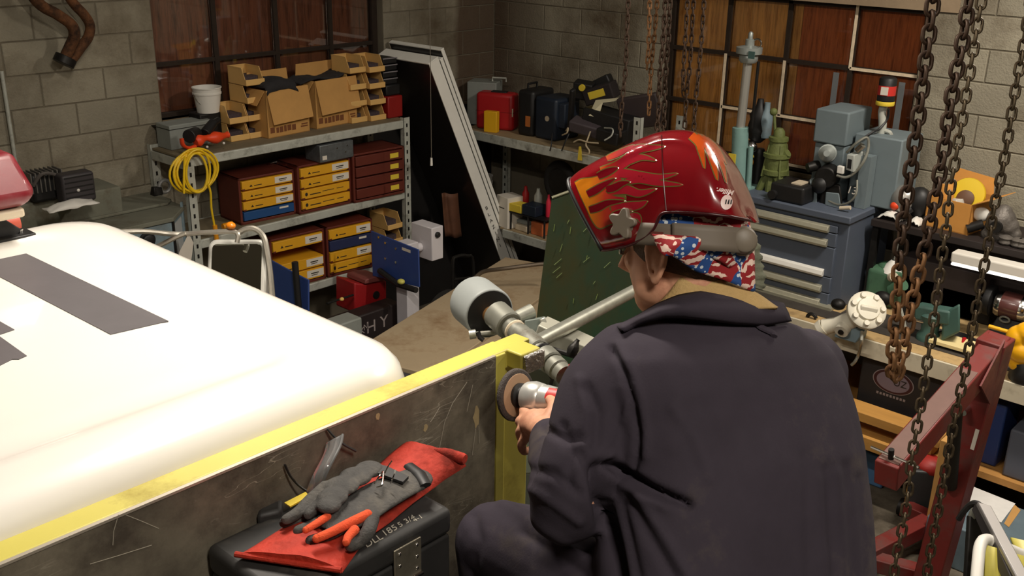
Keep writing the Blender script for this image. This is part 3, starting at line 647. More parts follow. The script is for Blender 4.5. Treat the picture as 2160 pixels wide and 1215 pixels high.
M_INK = mat('dark_ink', rgb(42,34,26), 0.8)
M_YLAB = mat('yellow_label', rgb(224,196,58), 0.7)
M_DARKMET = mat('dark_metal', rgb(40,38,36), 0.5, metal=0.6, var=0.3, scale=20)
SYF, SYB = 5.96, 6.42
ZT, ZM, ZL = 1.825, 1.26, 0.72
xl, xr = PY(398, 330, SYF).x, PY(858, 300, SYF).x
sh = thing('shelving_unit', 'grey slotted steel shelving with three laden shelves against the left block wall', 'shelf', ((xl+xr)/2, SYF, 0))
def post(x, y, z1, nm='post'):
    p = OB(nm, MB().b2((x-0.03,y,0),(x+0.03,y+0.003,z1)).b2((x-0.03,y,0),(x-0.027,y+0.04,z1)), M_GALV, sh, True, smooth=0)
    sl = MB()
    zz = 0.3
    while zz < z1-0.04: sl.b2((x-0.007,y-0.0015,zz),(x+0.007,y+0.0,zz+0.028)); zz += 0.07
    OB('slot', sl, M_DARKMET, p, True, kind='stuff', smooth=0)
post(xl, SYF-0.004, ZT+0.02); post(xr, SYF-0.004, ZT+0.02)
post(xl, SYB-0.02, ZT+0.02); post(xr, SYB-0.02, ZT+0.02)
for z in (ZT, ZM, ZL):
    OB('beam', MB().b2((xl+0.03,SYF,z-0.062),(xr-0.03,SYF+0.022,z)), M_GALV, sh, True, bevel=0.006)
    OB('beam', MB().b2((xl+0.03,SYB-0.03,z-0.075),(xr-0.03,SYB-0.01,z)), M_GALV, sh, True)
    OB('shelf_deck', MB().b2((xl-0.02,SYF+0.023,z-0.012),(xr+0.02,SYB-0.031,z)), M_DECKW, sh, True)
for z in (ZT, ZM): OB('side_tie', MB().b2((xl-0.03,SYF+0.04,z-0.075),(xl-0.01,SYB-0.03,z-0.02)), M_GALV, sh, True)
def boxthing(name, label, cat, z0, bl, br, topy, depth, m, bevel=0.006, group=None, part='body', h=None, w=None):
    a, rz, W, H = FR(z0, bl, br, topy)
    t = thing(name, label, cat, a, rz, group)
    OB(part, MB().b2((0,0,0),(w or W,depth,h or H)), m, t, bevel=bevel)
    t['_w'] = W; t['_h'] = h or H
    return t, (w or W), (h or H)
# grey steel box at the near end, bucket behind
t, W, H = boxthing('steel_box', 'plain grey steel box at the near end of the top shelf', 'box', ZT, (362,318), (452,302), 266, 0.17, M_GREYBOX)
OB('lid_seam', MB().b2((-0.002,-0.002,H*0.82),(W+0.002,0.222,H*0.82+0.004)), M_DARKMET, t)
# black crate under the bucket
b0 = PZ(423, 252, ZT); b0 = PY(422, 254, 6.29)
ct = OB('crate', MB().b2((b0.x, 6.29, ZT), (b0.x+0.2, 6.44, HZ((b0.x+0.1, 6.34, ZT), 236)+ZT)), M_DARKMET, bevel=0.01); tag(ct, 'low dark crate on the top shelf holding up the white bucket', 'crate')
cz = HZ((b0.x+0.1, 6.34, ZT), 236)+ZT+0.001
bk = thing('bucket', 'white plastic bucket on a dark crate behind the tan bins', 'bucket', (b0.x+0.10, 6.34, cz))
hb = HZ((b0.x+0.1, 6.34, cz), 183)
OB('body', MB().lathe((0,0,0),(0,0,1),[(0.075,0),(0.092,hb*0.72),(0.098,hb*0.73),(0.098,hb*0.80),(0.094,hb*0.81),(0.096,hb-0.008),(0.101,hb-0.006),(0.101,hb),(0.093,hb),(0.072,0.01)],28,cap=False).cyl((0,0,0),(0,0,0.01),0.075,n=28), M_WHITEP, bk)
OB('handle', MB().tube([(0.1*cos(t), -0.1*sin(t)*0.5-0.0, hb*0.76-0.10*sin(t)) for t in [pi*i/14 for i in range(15)]], 0.003, 6), M_CHROME, bk)
# hopper bins
BW, BD, BHT = 0.150, 0.22, 0.120
def make_bin(name_label, group):
    t = thing('parts_bin', name_label, 'bin', (0,0,0), 0, group)
    mb = MB(); tk = 0.004; w = BW-0.004
    side = [(0,0),(BD,0),(BD,BHT),(BD*0.22,BHT),(0.012,BHT*0.36),(0,BHT*0.36)]
    for x in (-w/2, w/2-tk):
        mb.prism(side, Matrix(((0,0,1,x),(1,0,0,0),(0,1,0,0),(0,0,0,1))), 0, tk)
    mb.b2((-w/2,0,0),(w/2,BD,tk)); mb.b2((-w/2,BD-tk,0),(w/2,BD,BHT))
    OB('bin_body', mb, M_TANBIN, t, smooth=0)
    OB('front_lip', MB().b2((-w/2-0.003,-0.007,BHT*0.02),(w/2+0.003,0.0,BHT*0.36)), M_TANBIN, t, bevel=0.003)
    OB('stacking_rim', MB().b2((-w/2-0.002,BD*0.22,BHT-0.006),(-w/2+0.006,BD,BHT)).b2((w/2-0.006,BD*0.22,BHT-0.006),(w/2+0.002,BD,BHT)).b2((-w/2,BD-0.008,BHT-0.006),(w/2,BD+0.002,BHT)), M_TANBIN, t, smooth=0)
    OB('contents', MB().box((0,BD*0.62,BHT*0.25),(w-0.012,BD*0.66,BHT*0.42)), mat('bin_contents', rgb(70,58,62), 0.8, var=0.5, scale=60, bump=0.6), t)
    return t
BIN = None
def place_bin(p, rz, label, group):
    global BIN
    if BIN is None:
        BIN = make_bin(label, group); BIN.location = p; BIN.rotation_euler = (0,0,rz); WM[BIN.name] = Matrix.Translation(p); return BIN
    return dup(BIN, p, rz, label, group)
def level(k, n): return 'topmost' if k == n-1 else ('lowest' if k == 0 else ['', 'second lowest', 'third lowest'][k])
def bin_stack(z0, px, n, step, where, rz=0.0, group='tan parts bins'):
    p = PZ(px[0], px[1], z0)
    for k in range(n): place_bin(Vector((p.x, p.y, z0+k*step)), rz, '%s tan parts bin of %s' % (level(k, n), where), group)
pa = PZ(508, 297, ZT)
bin_stack(ZT, (507,297), 2, 0.123, 'the low two bin stack beside the orange tool')
p2 = PZ(507, 297, ZT)
for k in range(4): place_bin(Vector((p2.x+BW+0.003, p2.y, ZT+k*0.123)), 0, '%s tan parts bin of the four bin stack left of the cardboard boxes' % level(k, 4), 'tan parts bins')
# cardboard boxes
def carton(label, z0, bl, br, topl, depth, cloth):
    a, rz, W, H = FR(z0, bl, br, topl)
    t = thing('cardboard_box', label, 'box', a, rz, 'open cardboard boxes'); tk = 0.005
    OB('box_body', MB().b2((0,0,0),(W,tk,H)).b2((0,depth-tk,0),(W,depth,H)).b2((0,0,0),(tk,depth,H)).b2((W-tk,0,0),(W,depth,H)).b2((0,0,0),(W,depth,tk)), M_CARD, t, smooth=0)
    OB('front_flap', MB().slab([(0.004,-0.004,H),(W-0.004,-0.004,H),(W-0.006,-0.055,H*0.34),(0.02,-0.05,H*0.30)][::-1], 0.004), M_CARD, t, smooth=0)
    OB('back_flap', MB().slab([(0.004,depth,H),(W-0.004,depth,H),(W-0.01,depth+0.008,H+0.10),(0.02,depth+0.008,H+0.10)], 0.004), M_CARD, t, smooth=0)
    OB('side_flap', MB().slab([(0,0.01,H),(0,depth-0.01,H),(-0.06,depth-0.03,H-0.10),(-0.06,0.03,H-0.10)], 0.004), M_CARD, t, smooth=0)
    pr = MB()
    for (u0, u1, v0, v1) in ((0.06,0.16,0.10,0.22),(0.2,0.26,0.09,0.2),(0.28,0.36,0.09,0.21),(0.38,0.44,0.09,0.22),(0.46,0.55,0.10,0.22),(0.57,0.66,0.09,0.21),(0.78,0.95,0.12,0.15),(0.80,0.95,0.17,0.20)):
        pr.b2((u0*W,-0.0012,v0*H),(u1*W,0.0,v1*H))
    OB('printing', pr, M_CARDD, t, smooth=0)
    return t, W, H
t, W, H = carton('left cardboard box of two with a dark jacket bundled on it', ZT, (566,293), (654,276), 192, 0.21, True)
cl = MB(); 
for (x, y, z, r) in ((0.06,0.10,0.03,0.07),(0.16,0.12,0.04,0.085),(0.25,0.14,0.03,0.06)): cl.ell((x,y,H+z),(r,r*0.9,0.045),16,10)
o = voxel('jacket', cl.xf(WM[t.name]), M_DARKCL, None, 0.008, 4) if False else OB('jacket', MB().grid(lambda u, v: WM[t.name]@Vector((W*(0.02+0.72*u), 0.25*v-0.01, H+0.012+0.055*sin(pi*u)**0.5*(0.6+0.4*sin(v*pi))+0.012*noise.noise(Vector((u*5,v*5,3)))-0.05*(1 if v < 0.03 else 0))), 18, 12), M_DARKCL, None, smooth=180, solid=0.012)
tag(o, 'dark jacket bundled on top of the left cardboard box', 'jacket')
t, W, H = carton('right cardboard box of two standing open with its flaps out', ZT, (668,273), (754,256), 172, 0.21, False)
o = OB('jacket', MB().grid(lambda u, v: WM[t.name]@Vector((W*(-0.25+1.1*u), 0.03+0.2*v, H-0.01+0.02*sin(u*6)+0.045*u*u+0.012*noise.noise(Vector((u*6,v*5,8))))), 20, 10), M_DARKCL, None, smooth=180, solid=0.012)
tag(o, 'dark cloth draped across the right open cardboard box', 'cloth')
# right bins
p3 = PZ(798, 254, ZT)
for k in range(4): place_bin(Vector((p3.x, p3.y, ZT+k*0.123)), 0, '%s tan parts bin of the front stack right of the cardboard boxes' % level(k, 4), 'tan parts bins')
for k in range(4): place_bin(Vector((p3.x-BW-0.012, p3.y+0.03, ZT+k*0.125)), 0, '%s tan parts bin of the rear stack beside the open right cardboard box' % level(k, 4), 'tan parts bins')
# dark stacking trays, black case, red box at the far end
q0 = PZ(822, 240, ZT)
qx = p3.x+BW/2+0.02; tyy = 6.20
rb = OB('red_case', MB().b2((qx, tyy-0.12, ZT), (qx+0.15, tyy+0.16, ZT+0.17)), mat('red_paint_box', rgb(140,22,18), 0.5, var=0.1), bevel=0.01); tag(rb, 'red steel case at the far end of the top shelf', 'case')
bc = OB('black_case', MB().b2((qx+0.002, tyy-0.10, ZT+0.172), (qx+0.145, tyy+0.14, ZT+0.255)), M_BLACKP, bevel=0.01); tag(bc, 'flat black case stacked between a red case and dark trays', 'case')
tr = thing('tray_stack', 'dark grey set of three stacking trays beside the tan bins', 'tray', (qx+0.07, tyy+0.02, ZT+0.257))
for k in range(4):
    OB('tray', MB().b2((-0.07,-0.09,k*0.052),(0.07,0.09,k*0.052+0.042)), M_BLACKP, tr, bevel=0.004)
    OB('tray_rim', MB().b2((-0.073,-0.096,k*0.052+0.036),(0.073,-0.09,k*0.052+0.045)), mat('tray_rim_grey', rgb(128,124,128), 0.5), tr, bevel=0.002)
# orange air tool with black knobs, yellow hose coil on the post
to = thing('power_tool', 'orange and black power tool lying at the near end of the top shelf', 'tool', PZ(425, 312, ZT))
M_ORG = mat('tool_orange', rgb(232,72,30), 0.45, var=0.05)
def lp(px, py, yy): return PY(px, py, yy)
OB('body', MB().tube(catmull([lp(412,300,5.99), lp(430,292,6.0), lp(455,290,6.02), lp(480,284,6.05)], 4), [0.03+0.012*sin(i) for i in range(13)], 10), M_ORG, to, True)
OB('guard', MB().tube(catmull([lp(383,292,5.97), lp(386,306,5.96), lp(398,312,5.96), lp(412,308,5.96)], 4), 0.022, 8, flat=0.5), M_ORG, to, True)
OB('motor', MB().cyl(lp(398,288,6.0), lp(415,280,6.06), 0.045, 0.04, 16).cyl(lp(432,282,6.03), lp(450,258,6.08), 0.036, 0.03, 14).cyl(lp(445,262,6.06), lp(462,252,6.1), 0.02, n=12), M_BLACKP, to, True, bevel=0.004)
OB('foot', MB().ell(lp(437,310,5.97),(0.009,)*3,10,6).ell(lp(472,302,5.97),(0.009,)*3,10,6), M_WHITEP, to, True)
ho = thing('air_hose', 'coiled yellow air hose hanging on the near shelving post', 'hose', lp(412, 310, 5.92))
M_HOSE = mat('yellow_hose', rgb(236,196,30), 0.45)
rnd = random.Random(4); c = lp(412, 360, 5.93)
for k in range(7):
    rx = (0.105+0.012*k*0.9); rzz = 0.135+0.006*rnd.uniform(-1, 1.6); ox, oz = rnd.uniform(-0.014, 0.014), rnd.uniform(-0.014, 0.010)
    if k < 3: rx *= 0.72
    OB('hose_loop', MB().tube([(c.x+ox+rx*cos(t), c.y-0.035+0.008*k+0.006*sin(2*t+k), c.z+oz+rzz*sin(t)*(1 if sin(t) < 0 else 0.95)) for t in [2*pi*i/28 for i in range(28)]], 0.0075, 7, closed=True), M_HOSE, ho, True)
OB('hose_tail', MB().tube(catmull([lp(438,388,5.90), lp(444,405,5.90), lp(446,440,5.91), lp(452,475,5.92), lp(457,515,5.92)], 4), 0.0075, 7), M_HOSE, ho, True)
OB('hose_tail', MB().tube(catmull([lp(390,330,5.90), lp(388,370,5.90), lp(388,408,5.90)], 4), 0.0075, 7), M_HOSE, ho, True)
OB('coupling', MB().cyl(lp(453,475,5.92), lp(457,505,5.92), 0.016, n=10).cyl(lp(470,478,5.92), lp(490,472,5.92), 0.02, n=10), mat('brass_orange', rgb(226,150,30), 0.4), ho, True)
# drawer cabinets
def drawers(label, z0, bl, br, topy, depth, fronts, fr_m=M_BRWN):
    a, rz, W, H = FR(z0, bl, br, topy)
    t = thing('drawer_cabinet', label, 'cabinet', a, rz, 'brown drawer cabinets')
    n = len(fronts); e = 0.018; pt = 0.012
    OB('case', MB().b2((0,0.012,0),(W,depth,0.02)).b2((0,0.012,H-0.015),(W,depth,H)).b2((0,0.012,0),(e,depth,H)).b2((W-e,0.012,0),(W,depth,H)).b2((0,depth-0.01,0),(W,depth,H)), fr_m, t, smooth=0, bevel=0.003)
    hh = (H-0.04)/n
    for k, kind in enumerate(fronts):
        z1 = H-0.02-k*hh; zb = z1-hh+0.010
        if kind is None: continue
        m = {'y': M_YDR, 'Y': M_YDR, 'b': M_BLDR, 'r': M_BRWN, 'B': mat('drawer_navy', rgb(40,48,84), 0.5)}[kind]
        d = OB('drawer', MB().b2((e+0.004,0.0,zb),(W-e-0.004,depth*0.9,z1-0.002)), m, t, bevel=0.003)
        hz = z1-zb; x0, x1 = e+0.004, W-e-0.004; ww = x1-x0
        if kind == 'y':
            OB('label_plate', MB().b2((x0+ww*0.64,-0.002,zb+hz*0.16),(x0+ww*0.985,0.0,zb+hz*0.86)), M_WLAB, d, smooth=0)
            OB('print', MB().b2((x0+ww*0.72,-0.003,zb+hz*0.5),(x0+ww*0.88,-0.002,zb+hz*0.6)).b2((x0+ww*0.73,-0.003,zb+hz*0.34),(x0+ww*0.86,-0.002,zb+hz*0.40)).add([(x0+ww*0.14,-0.002,zb+hz*0.3),(x0+ww*0.2,-0.002,zb+hz*0.3),(x0+ww*0.17,-0.002,zb+hz*0.55)],[(0,1,2)]).b2((x0+ww*0.23,-0.002,zb+hz*0.32),(x0+ww*0.38,-0.001,zb+hz*0.40)), M_INK, d, smooth=0, kind='stuff')
            OB('notch', MB().b2((x0-0.001,-0.0025,zb-0.001),(x0+ww*0.05,0.001,zb+hz*0.14)).b2((x1-ww*0.03,-0.0025,zb-0.001),(x1+0.001,0.001,zb+hz*0.14)), fr_m, d, smooth=0)
        if kind == 'Y':
            OB('print', MB().ell((x0+ww*0.09,-0.001,zb+hz*0.5),(ww*0.028,0.001,hz*0.2),12,6).b2((x0+ww*0.16,-0.002,zb+hz*0.36),(x0+ww*0.38,-0.001,zb+hz*0.46)).b2((x0+ww*0.42,-0.002,zb+hz*0.48),(x0+ww*0.66,-0.001,zb+hz*0.54)).b2((x0+ww*0.72,-0.002,zb+hz*0.48),(x0+ww*0.86,-0.001,zb+hz*0.54)), M_INK, d, smooth=0, kind='stuff')
            OB('notch', MB().b2((x0-0.001,-0.0025,zb-0.001),(x0+ww*0.06,0.001,zb+hz*0.16)).b2((x1-ww*0.05,-0.0025,zb-0.001),(x1+0.001,0.001,zb+hz*0.16)), fr_m, d, smooth=0)
        if kind == 'r': OB('label_plate', MB().b2((x0+ww*0.72,-0.002,zb+hz*0.22),(x0+ww*0.90,0.0,zb+hz*0.72)), M_YLAB, d, smooth=0)
        if kind in 'bB': OB('label_plate', MB().b2((x0+ww*0.70,-0.002,zb+hz*0.62),(x0+ww*0.88,0.0,zb+hz*0.82)), M_WLAB, d, smooth=0)
    return t, W, H
t1, W1_, H1_ = drawers('brown drawer cabinet with three yellow drawers over one blue drawer', ZM, (511,477), (627,452), 379, 0.30, 'yyyb')
t2, W2_, H2_ = drawers('brown drawer cabinet with four yellow drawers under a grey metal box', ZM, (634,454), (744,429), 352, 0.30, 'yyYY')
t3, W3_, H3_ = drawers('brown drawer cabinet with four brown drawers and small yellow labels', ZM, (749,430), (856,407), 327, 0.30, 'rrrr')
t4, W4_, H4_ = drawers('brown drawer cabinet on the lower shelf with its second drawer missing', ZL, (577,618), (690,588), 508, 0.30, ['y', None, 'y', 'y'])
t5, W5_, H5_ = drawers('brown drawer cabinet on the lower shelf with yellow and navy drawers', ZL, (694,587), (790,563), 482, 0.30, 'yByY')
z2t = ZM+H2_
g0 = PZ(676, 345, z2t)
gb = thing('metal_box', 'hammered grey metal box standing on the middle drawer cabinet', 'box', g0, 0.0)
gw = PZ(747, 331, z2t).x-g0.x; gh = HZ(g0, 308)
OB('body', MB().b2((0,0,0.001),(gw,0.18,gh)), mat('hammered_grey', rgb(112,116,118), 0.4, metal=0.5, var=0.3, scale=25), gb, bevel=0.006)
OB('label_plate', MB().b2((0.02,-0.002,0.02),(0.06,0,0.05)), M_WLAB, gb); OB('rivet', MB().cyl((gw*0.5,-0.003,gh*0.7),(gw*0.5,0,gh*0.7),0.006).cyl((gw*0.8,-0.003,gh*0.75),(gw*0.8,0,gh*0.75),0.006).cyl((gw*0.75,-0.003,gh*0.4),(gw*0.75,0,gh*0.4),0.006), M_CHROME, gb)
z1t = ZM+H1_
for k, (px, py, s) in enumerate(((580,342,0.05),(600,340,0.06),(614,346,0.04))):
    p = PZ(px, py+4, z1t); o = OB('wrench', MB().tube([(p.x-s,p.y,z1t+0.010),(p.x,p.y+0.01,z1t+0.012),(p.x+s,p.y-0.01,z1t+0.010)], [0.012,0.008,0.012], 8), M_CHROME, smooth=60)
    tag(o, ['silver wrench nearest the yellow hose on the brown drawer cabinet', 'silver wrench in the middle of three on the drawer cabinet', 'silver wrench nearest the grey metal box on the drawer cabinet'][k], 'wrench', 'silver wrenches')
# bins on the lower shelf
p = PZ(838, 547, ZL)
for k in range(3): place_bin(Vector((p.x+0.0, p.y+0.02, ZL+0.0+k*0.125)), 0, '%s tan parts bin of the stack on the lower shelf' % level(k, 3), 'tan parts bins')
# floor level under the shelves
rg = thing('red_machine', 'red steel machine head with a dark round port under the lower shelf', 'machine', PY(785, 690, 5.7)*1)
M_REDM = mat('machine_red', rgb(150,22,26), 0.5, var=0.15, scale=6)
def qbox(mb, pts, yy, dep): 
    q = [PY(px, py, yy) for px, py in pts]; mb.add(q+[p+Vector((0,dep,0)) for p in q], [tuple(range(len(q)-1,-1,-1)), tuple(range(len(q),2*len(q)))]+[(i,(i+1)%len(q),len(q)+(i+1)%len(q),len(q)+i) for i in range(len(q))]); return mb
OB('housing', qbox(MB(), [(748,660),(770,668),(816,652),(815,592),(772,600),(748,597)], 5.55, 0.22), M_REDM, rg, True, bevel=0.01)
OB('top_cap', qbox(MB(), [(770,600),(815,591),(812,584),(790,584),(772,590)], 5.53, 0.22), mat('dull_red_cap', rgb(120,60,56), 0.6), rg, True, bevel=0.008)
OB('port', MB().cyl(PY(793,622,5.55)+Vector((0,-0.008,0)), PY(793,622,5.55)+Vector((0,0.02,0)), 0.030, n=18), M_BLACKP, rg, True)
OB('stand', MB().b2(PY(760,668,5.6)-Vector((0,0,0.5)), PY(806,662,5.6)+Vector((0,0.15,0.02))), M_DARKMET, rg, True)
tl = thing('tool_chest', 'black tool chest with white lettering on the floor below the shelves', 'chest', PY(790, 690, 5.35)-Vector((0,0,0.3)))
ca, cb = PY(740, 690, 5.35), PY(846, 662, 5.35)
OB('chest_body', MB().b2((ca.x-0.12,5.35,0.02),(cb.x,5.5,ca.z+0.06)), mat('chest_black', rgb(34,24,22), 0.6), tl, True, bevel=0.012)
for s, px, py, sz in (('K', 764, 698, 0.07), ('N', 772, 690, 0.06), ('H', 783, 690, 0.13), ('Y', 810, 679, 0.13)):
    text('white_letter', s, BASIS(PY(px, py, 5.348), (1,0,0), (0,0,1)), sz, mat('faded_white', rgb(150,138,134), 0.8), tl, 0.001)
gx = thing('grey_case', 'small grey steel case on the floor beside the white cab roof', 'case', PY(705, 690, 5.2)-Vector((0,0,0.2)))
q = PY(682, 668, 5.15); q2 = PY(738, 668, 5.15)
OB('body', MB().b2((q.x,5.02,0.0),(q2.x,5.17,q.z-0.03)), M_GREYBOX, gx, True, bevel=0.01)
kn = thing('lever_rod', 'dark lever rod with a pale yellow knob below the lower shelf', 'lever', PY(720, 632, 5.5))
OB('rod', MB().tube([PY(690,640,5.5), PY(745,622,5.52)], 0.008, 8), M_DARKMET, kn, True); OB('knob', MB().ell(PY(721,631,5.5),(0.018,0.016,0.014),12,8), mat('pale_knob', rgb(226,184,100), 0.5), kn, True)
# ---------------------------------------------------------------- left wall: cabinet, lights, exhaust pipes
M_MACH = mat('machine_blue_grey', rgb(120,138,146), 0.5, var=0.1, scale=4, dirt=rgb(96,92,80), dirt_amt=0.3)
M_DUST = mat('dusty_top', rgb(112,112,98), 0.85, var=0.15, scale=5, dirt=rgb(86,70,52), dirt_amt=0.35)
M_RUST = mat('rusty_steel', rgb(120,76,42), 0.75, metal=0.2, var=0.35, scale=14, dirt=rgb(48,32,22), dirt_amt=0.7, bump=0.3)
KZ = 1.5
kc = thing('machine_cabinet', 'blue grey machine cabinet with a dusty top and chamfered corner by the shelving', 'cabinet', (2.85, 6.1, 0))
poly = [(2.15,5.84),(3.15,5.84),(3.335,6.03),(3.335,6.42),(2.15,6.42)]
mI = Matrix.Identity(4)
OB('body', MB().prism(poly, mI, 0.0, KZ-0.03), M_MACH, kc, True, bevel=0.01)
OB('top_plate', MB().prism([(2.14,5.825),(3.16,5.825),(3.35,6.02),(3.35,6.43),(2.14,6.43)], mI, KZ-0.028, KZ), M_DUST, kc, True, bevel=0.004)
OB('top_ridge', MB().prism([(2.14,6.10),(3.28,6.10),(3.34,6.16),(3.34,6.43),(2.14,6.43)], mI, KZ+0.001, KZ+0.02), M_DUST, kc, True, bevel=0.006)
d = Vector((0.185,0.19,0)).normalized(); nrm = Vector((d.y,-d.x,0)); o = Vector((3.15,5.84,0))
def cham(u0, u1, z0, z1, off): return MB().hexa([o+d*u0+nrm*off+Vector((0,0,z0)), o+d*u1+nrm*off+Vector((0,0,z0)), o+d*u1+nrm*0.001+Vector((0,0,z0)), o+d*u0+nrm*0.001+Vector((0,0,z0)), o+d*u0+nrm*off+Vector((0,0,z1)), o+d*u1+nrm*off+Vector((0,0,z1)), o+d*u1+nrm*0.001+Vector((0,0,z1)), o+d*u0+nrm*0.001+Vector((0,0,z1))])
OB('corner_panel', cham(0.03,0.22,KZ-0.55,KZ-0.06,0.004), mat('pale_panel', rgb(178,182,182), 0.5), kc, True, smooth=0, label='pale grey inset panel on the chamfered corner')
OB('corner_frame', cham(0.0,0.025,KZ-0.6,KZ-0.03,0.012), M_DARKMET, kc, True, smooth=0)
OB('corner_frame', cham(0.235,0.262,KZ-0.6,KZ+0.03,0.014), M_MACH, kc, True, smooth=0)
k = PY(310, 507, 5.84)
OB('knob', MB().lathe(k, (0,-1,0), [(0.055,0),(0.055,0.008),(0.042,0.010),(0.040,0.03),(0.034,0.034)], 24), M_BLACKP, kc, True)
OB('hanging_paper', MB().slab([PY(378,532,5.81), PY(372,563,5.81), PY(402,560,5.81), PY(408,512,5.81), PY(398,492,5.81)][::-1], 0.001), mat('paper', rgb(214,206,192), 0.8, var=0.05), kc, True, smooth=0, label='curled white paper sheet')
LZ = 1.68
OB('back_ledge', MB().b2((2.14,6.12,KZ+0.001),(2.98,6.43,LZ)), M_DUST, kc, True, bevel=0.01)
# floodlights on the cabinet
fl = thing('flood_light', 'finned black flood light on the grey cabinet behind the red light bar', 'lamp', PZ(102, 428, LZ))
p = PZ(102, 425, LZ); hh = HZ(p, 360)
OB('body', MB().b2((p.x-0.09,p.y-0.02,LZ+0.005),(p.x+0.09,p.y+0.10,LZ+hh*0.95)), M_BLACKP, fl, True, bevel=0.02)
for i in range(8):
    OB('fin', MB().b2((p.x-0.095+i*0.0262,p.y-0.03,LZ+hh*0.35),(p.x-0.087+i*0.0262,p.y+0.10,LZ+hh)), mat('fin_grey', rgb(120,116,110), 0.6, metal=0.4), fl, True, bevel=0.003)
OB('power_cord', MB().tube(catmull([p+Vector((-0.09,-0.04,0.12)), p+Vector((-0.04,-0.07,0.19)), p+Vector((0.05,-0.07,0.16)), p+Vector((0.10,-0.05,0.06)), p+Vector((0.09,-0.02,0.01))], 5), 0.011, 8), mat('cord_grey', rgb(84,78,74), 0.6), fl, True)
fl2 = thing('flood_light', 'square dark grey flood light with a white screw on the grey cabinet', 'lamp', PZ(170, 430, LZ))
p = PZ(172, 428, LZ); hh = HZ(p, 366)
OB('body', MB().b2((p.x-0.10,p.y,LZ),(p.x+0.10,p.y+0.11,LZ+hh)), mat('lamp_dark_grey', rgb(58,54,56), 0.55, var=0.2), fl2, True, bevel=0.018, seg=3)
for i in range(5): OB('rib', MB().b2((p.x-0.085,p.y-0.004,LZ+0.04+i*0.03),(p.x+0.085,p.y,LZ+0.046+i*0.03)), M_BLACKP, fl2, True)
OB('screw', MB().ell((p.x-0.01,p.y-0.004,LZ+hh*0.45),(0.010,0.006,0.010),12,8), M_WHITEP, fl2, True)
q = PZ(150, 432, LZ)
rg2 = OB('rag', MB().grid(lambda u, v: Vector((q.x-0.17+0.30*u, q.y-0.10+0.12*v, LZ+0.005+0.035*sin(pi*u)*sin(pi*v)+0.012*noise.noise(Vector((u*5,v*4,2))))), 16, 8), M_WHITEP, None, smooth=180, solid=0.006); tag(rg2, 'crumpled white rag lying before the flood lights', 'rag')
sk = thing('lifting_eye', 'grey lifting eye and clamp lying at the far end of the grey cabinet', 'shackle', PZ(335, 412, KZ+0.02))
p = PZ(335, 410, KZ+0.02)
OB('clamp', MB().hexa([p+Vector(v) for v in ((-0.05,-0.03,0),(0.02,-0.03,0),(0.02,0.03,0),(-0.05,0.03,0),(-0.04,-0.02,0.06),(0.02,-0.02,0.05),(0.02,0.02,0.05),(-0.04,0.02,0.06))]), M_DARKMET, sk, True, bevel=0.006)
OB('ring', MB().tube([p+Vector((0.05+0.042*cos(t),0.0,0.048+0.042*sin(t))) for t in [2*pi*i/18 for i in range(18)]], 0.013, 8, closed=True), mat('ring_grey', rgb(150,150,148), 0.5, metal=0.4), sk, True)
# exhaust pipes hanging on the wall
ep = thing('exhaust_pipe', 'rusty twin bent exhaust pipe with a flange hanging on the block wall', 'pipe', PY(150, 70, 6.3))
M_EXD = M_RUST
def wp(px, py, y): return PY(px, py, y)
OB('pipe', MB().tube(catmull([wp(35,-60,6.26), wp(80,5,6.27), wp(120,30,6.28), wp(150,52,6.28), wp(157,75,6.28), wp(148,98,6.30), wp(133,130,6.30)], 6), 0.034, 12), M_RUST, ep, True)
OB('pipe', MB().tube(catmull([wp(120,-60,6.33), wp(150,0,6.34), wp(178,32,6.34), wp(190,55,6.34), wp(186,78,6.34), wp(172,98,6.34), wp(150,128,6.34)], 6), 0.030, 12), M_RUST, ep, True)
OB('flange', MB().cyl(wp(140,120,6.30), wp(133,135,6.30), 0.065, 0.065, 20), M_DARKMET, ep, True, bevel=0.003)
OB('wall_hook', MB().cyl(wp(90,-30,6.24), wp(90,-30,6.449), 0.012, n=10), M_DARKMET, ep, True)
cd = OB('conduit', MB().cyl(PY(3,150,6.43), PY(3,150,6.43)-Vector((0,0,1.9)), 0.012, n=10), M_GALV); tag(cd, 'thin metal conduit running down the block wall at the photo edge', 'conduit')
# tall leaning stack of white edged panels with shaded dark faces, resting on the shelving end
dp = thing('door_panel', 'tall white edged panels with shaded dark faces leaning in the corner with letters down the edge', 'panel', (6.35, 6.05, 0))
M_DOORW = mat('door_white_edge', rgb(242,240,232), 0.45, var=0.05, scale=5)
M_DOORF = mat('door_shaded_face', rgb(34,30,28), 0.35, var=0.3, scale=3, coat=0.2)  # shade on the down-turned faces is put into this dark colour
tp = PY(905, 137, 5.8); bt = PY(1070, 586, 5.8); ax = (tp-bt).normalized(); bt = bt-ax*(bt.z/ax.z); Ld = (tp-bt).length
nx = Vector((ax.z, 0, -ax.x)); 
if nx.x < 0: nx = -nx
def dbox(t0, t1, l0, l1, y0, y1): 
    P = []
    for l in (l0, l1):
        for (t, y) in ((t0,y0),(t1,y0),(t1,y1),(t0,y1)): P.append(bt+ax*l+nx*t+Vector((0,y-5.8,0)))
    return MB().hexa(P)
y1 = 6.40; s0 = 0.06
th = [(0.0,0.105,Ld),(0.114,0.146,Ld-0.03),(0.154,0.186,Ld+0.03)]
for (a, b, l) in th:
    pn = OB('panel', dbox(a, b, s0, l, 5.806, y1), M_DOORF, dp, True, smooth=0)
    OB('white_edge', dbox(a+0.001, b-0.001, s0, l, 5.796, 5.806), M_DOORW, pn, True, bevel=0.002)
    OB('edge_cap', dbox(a-0.002, b+0.002, l, l+0.012, 5.796, y1), M_DOORW, pn, True, bevel=0.003)
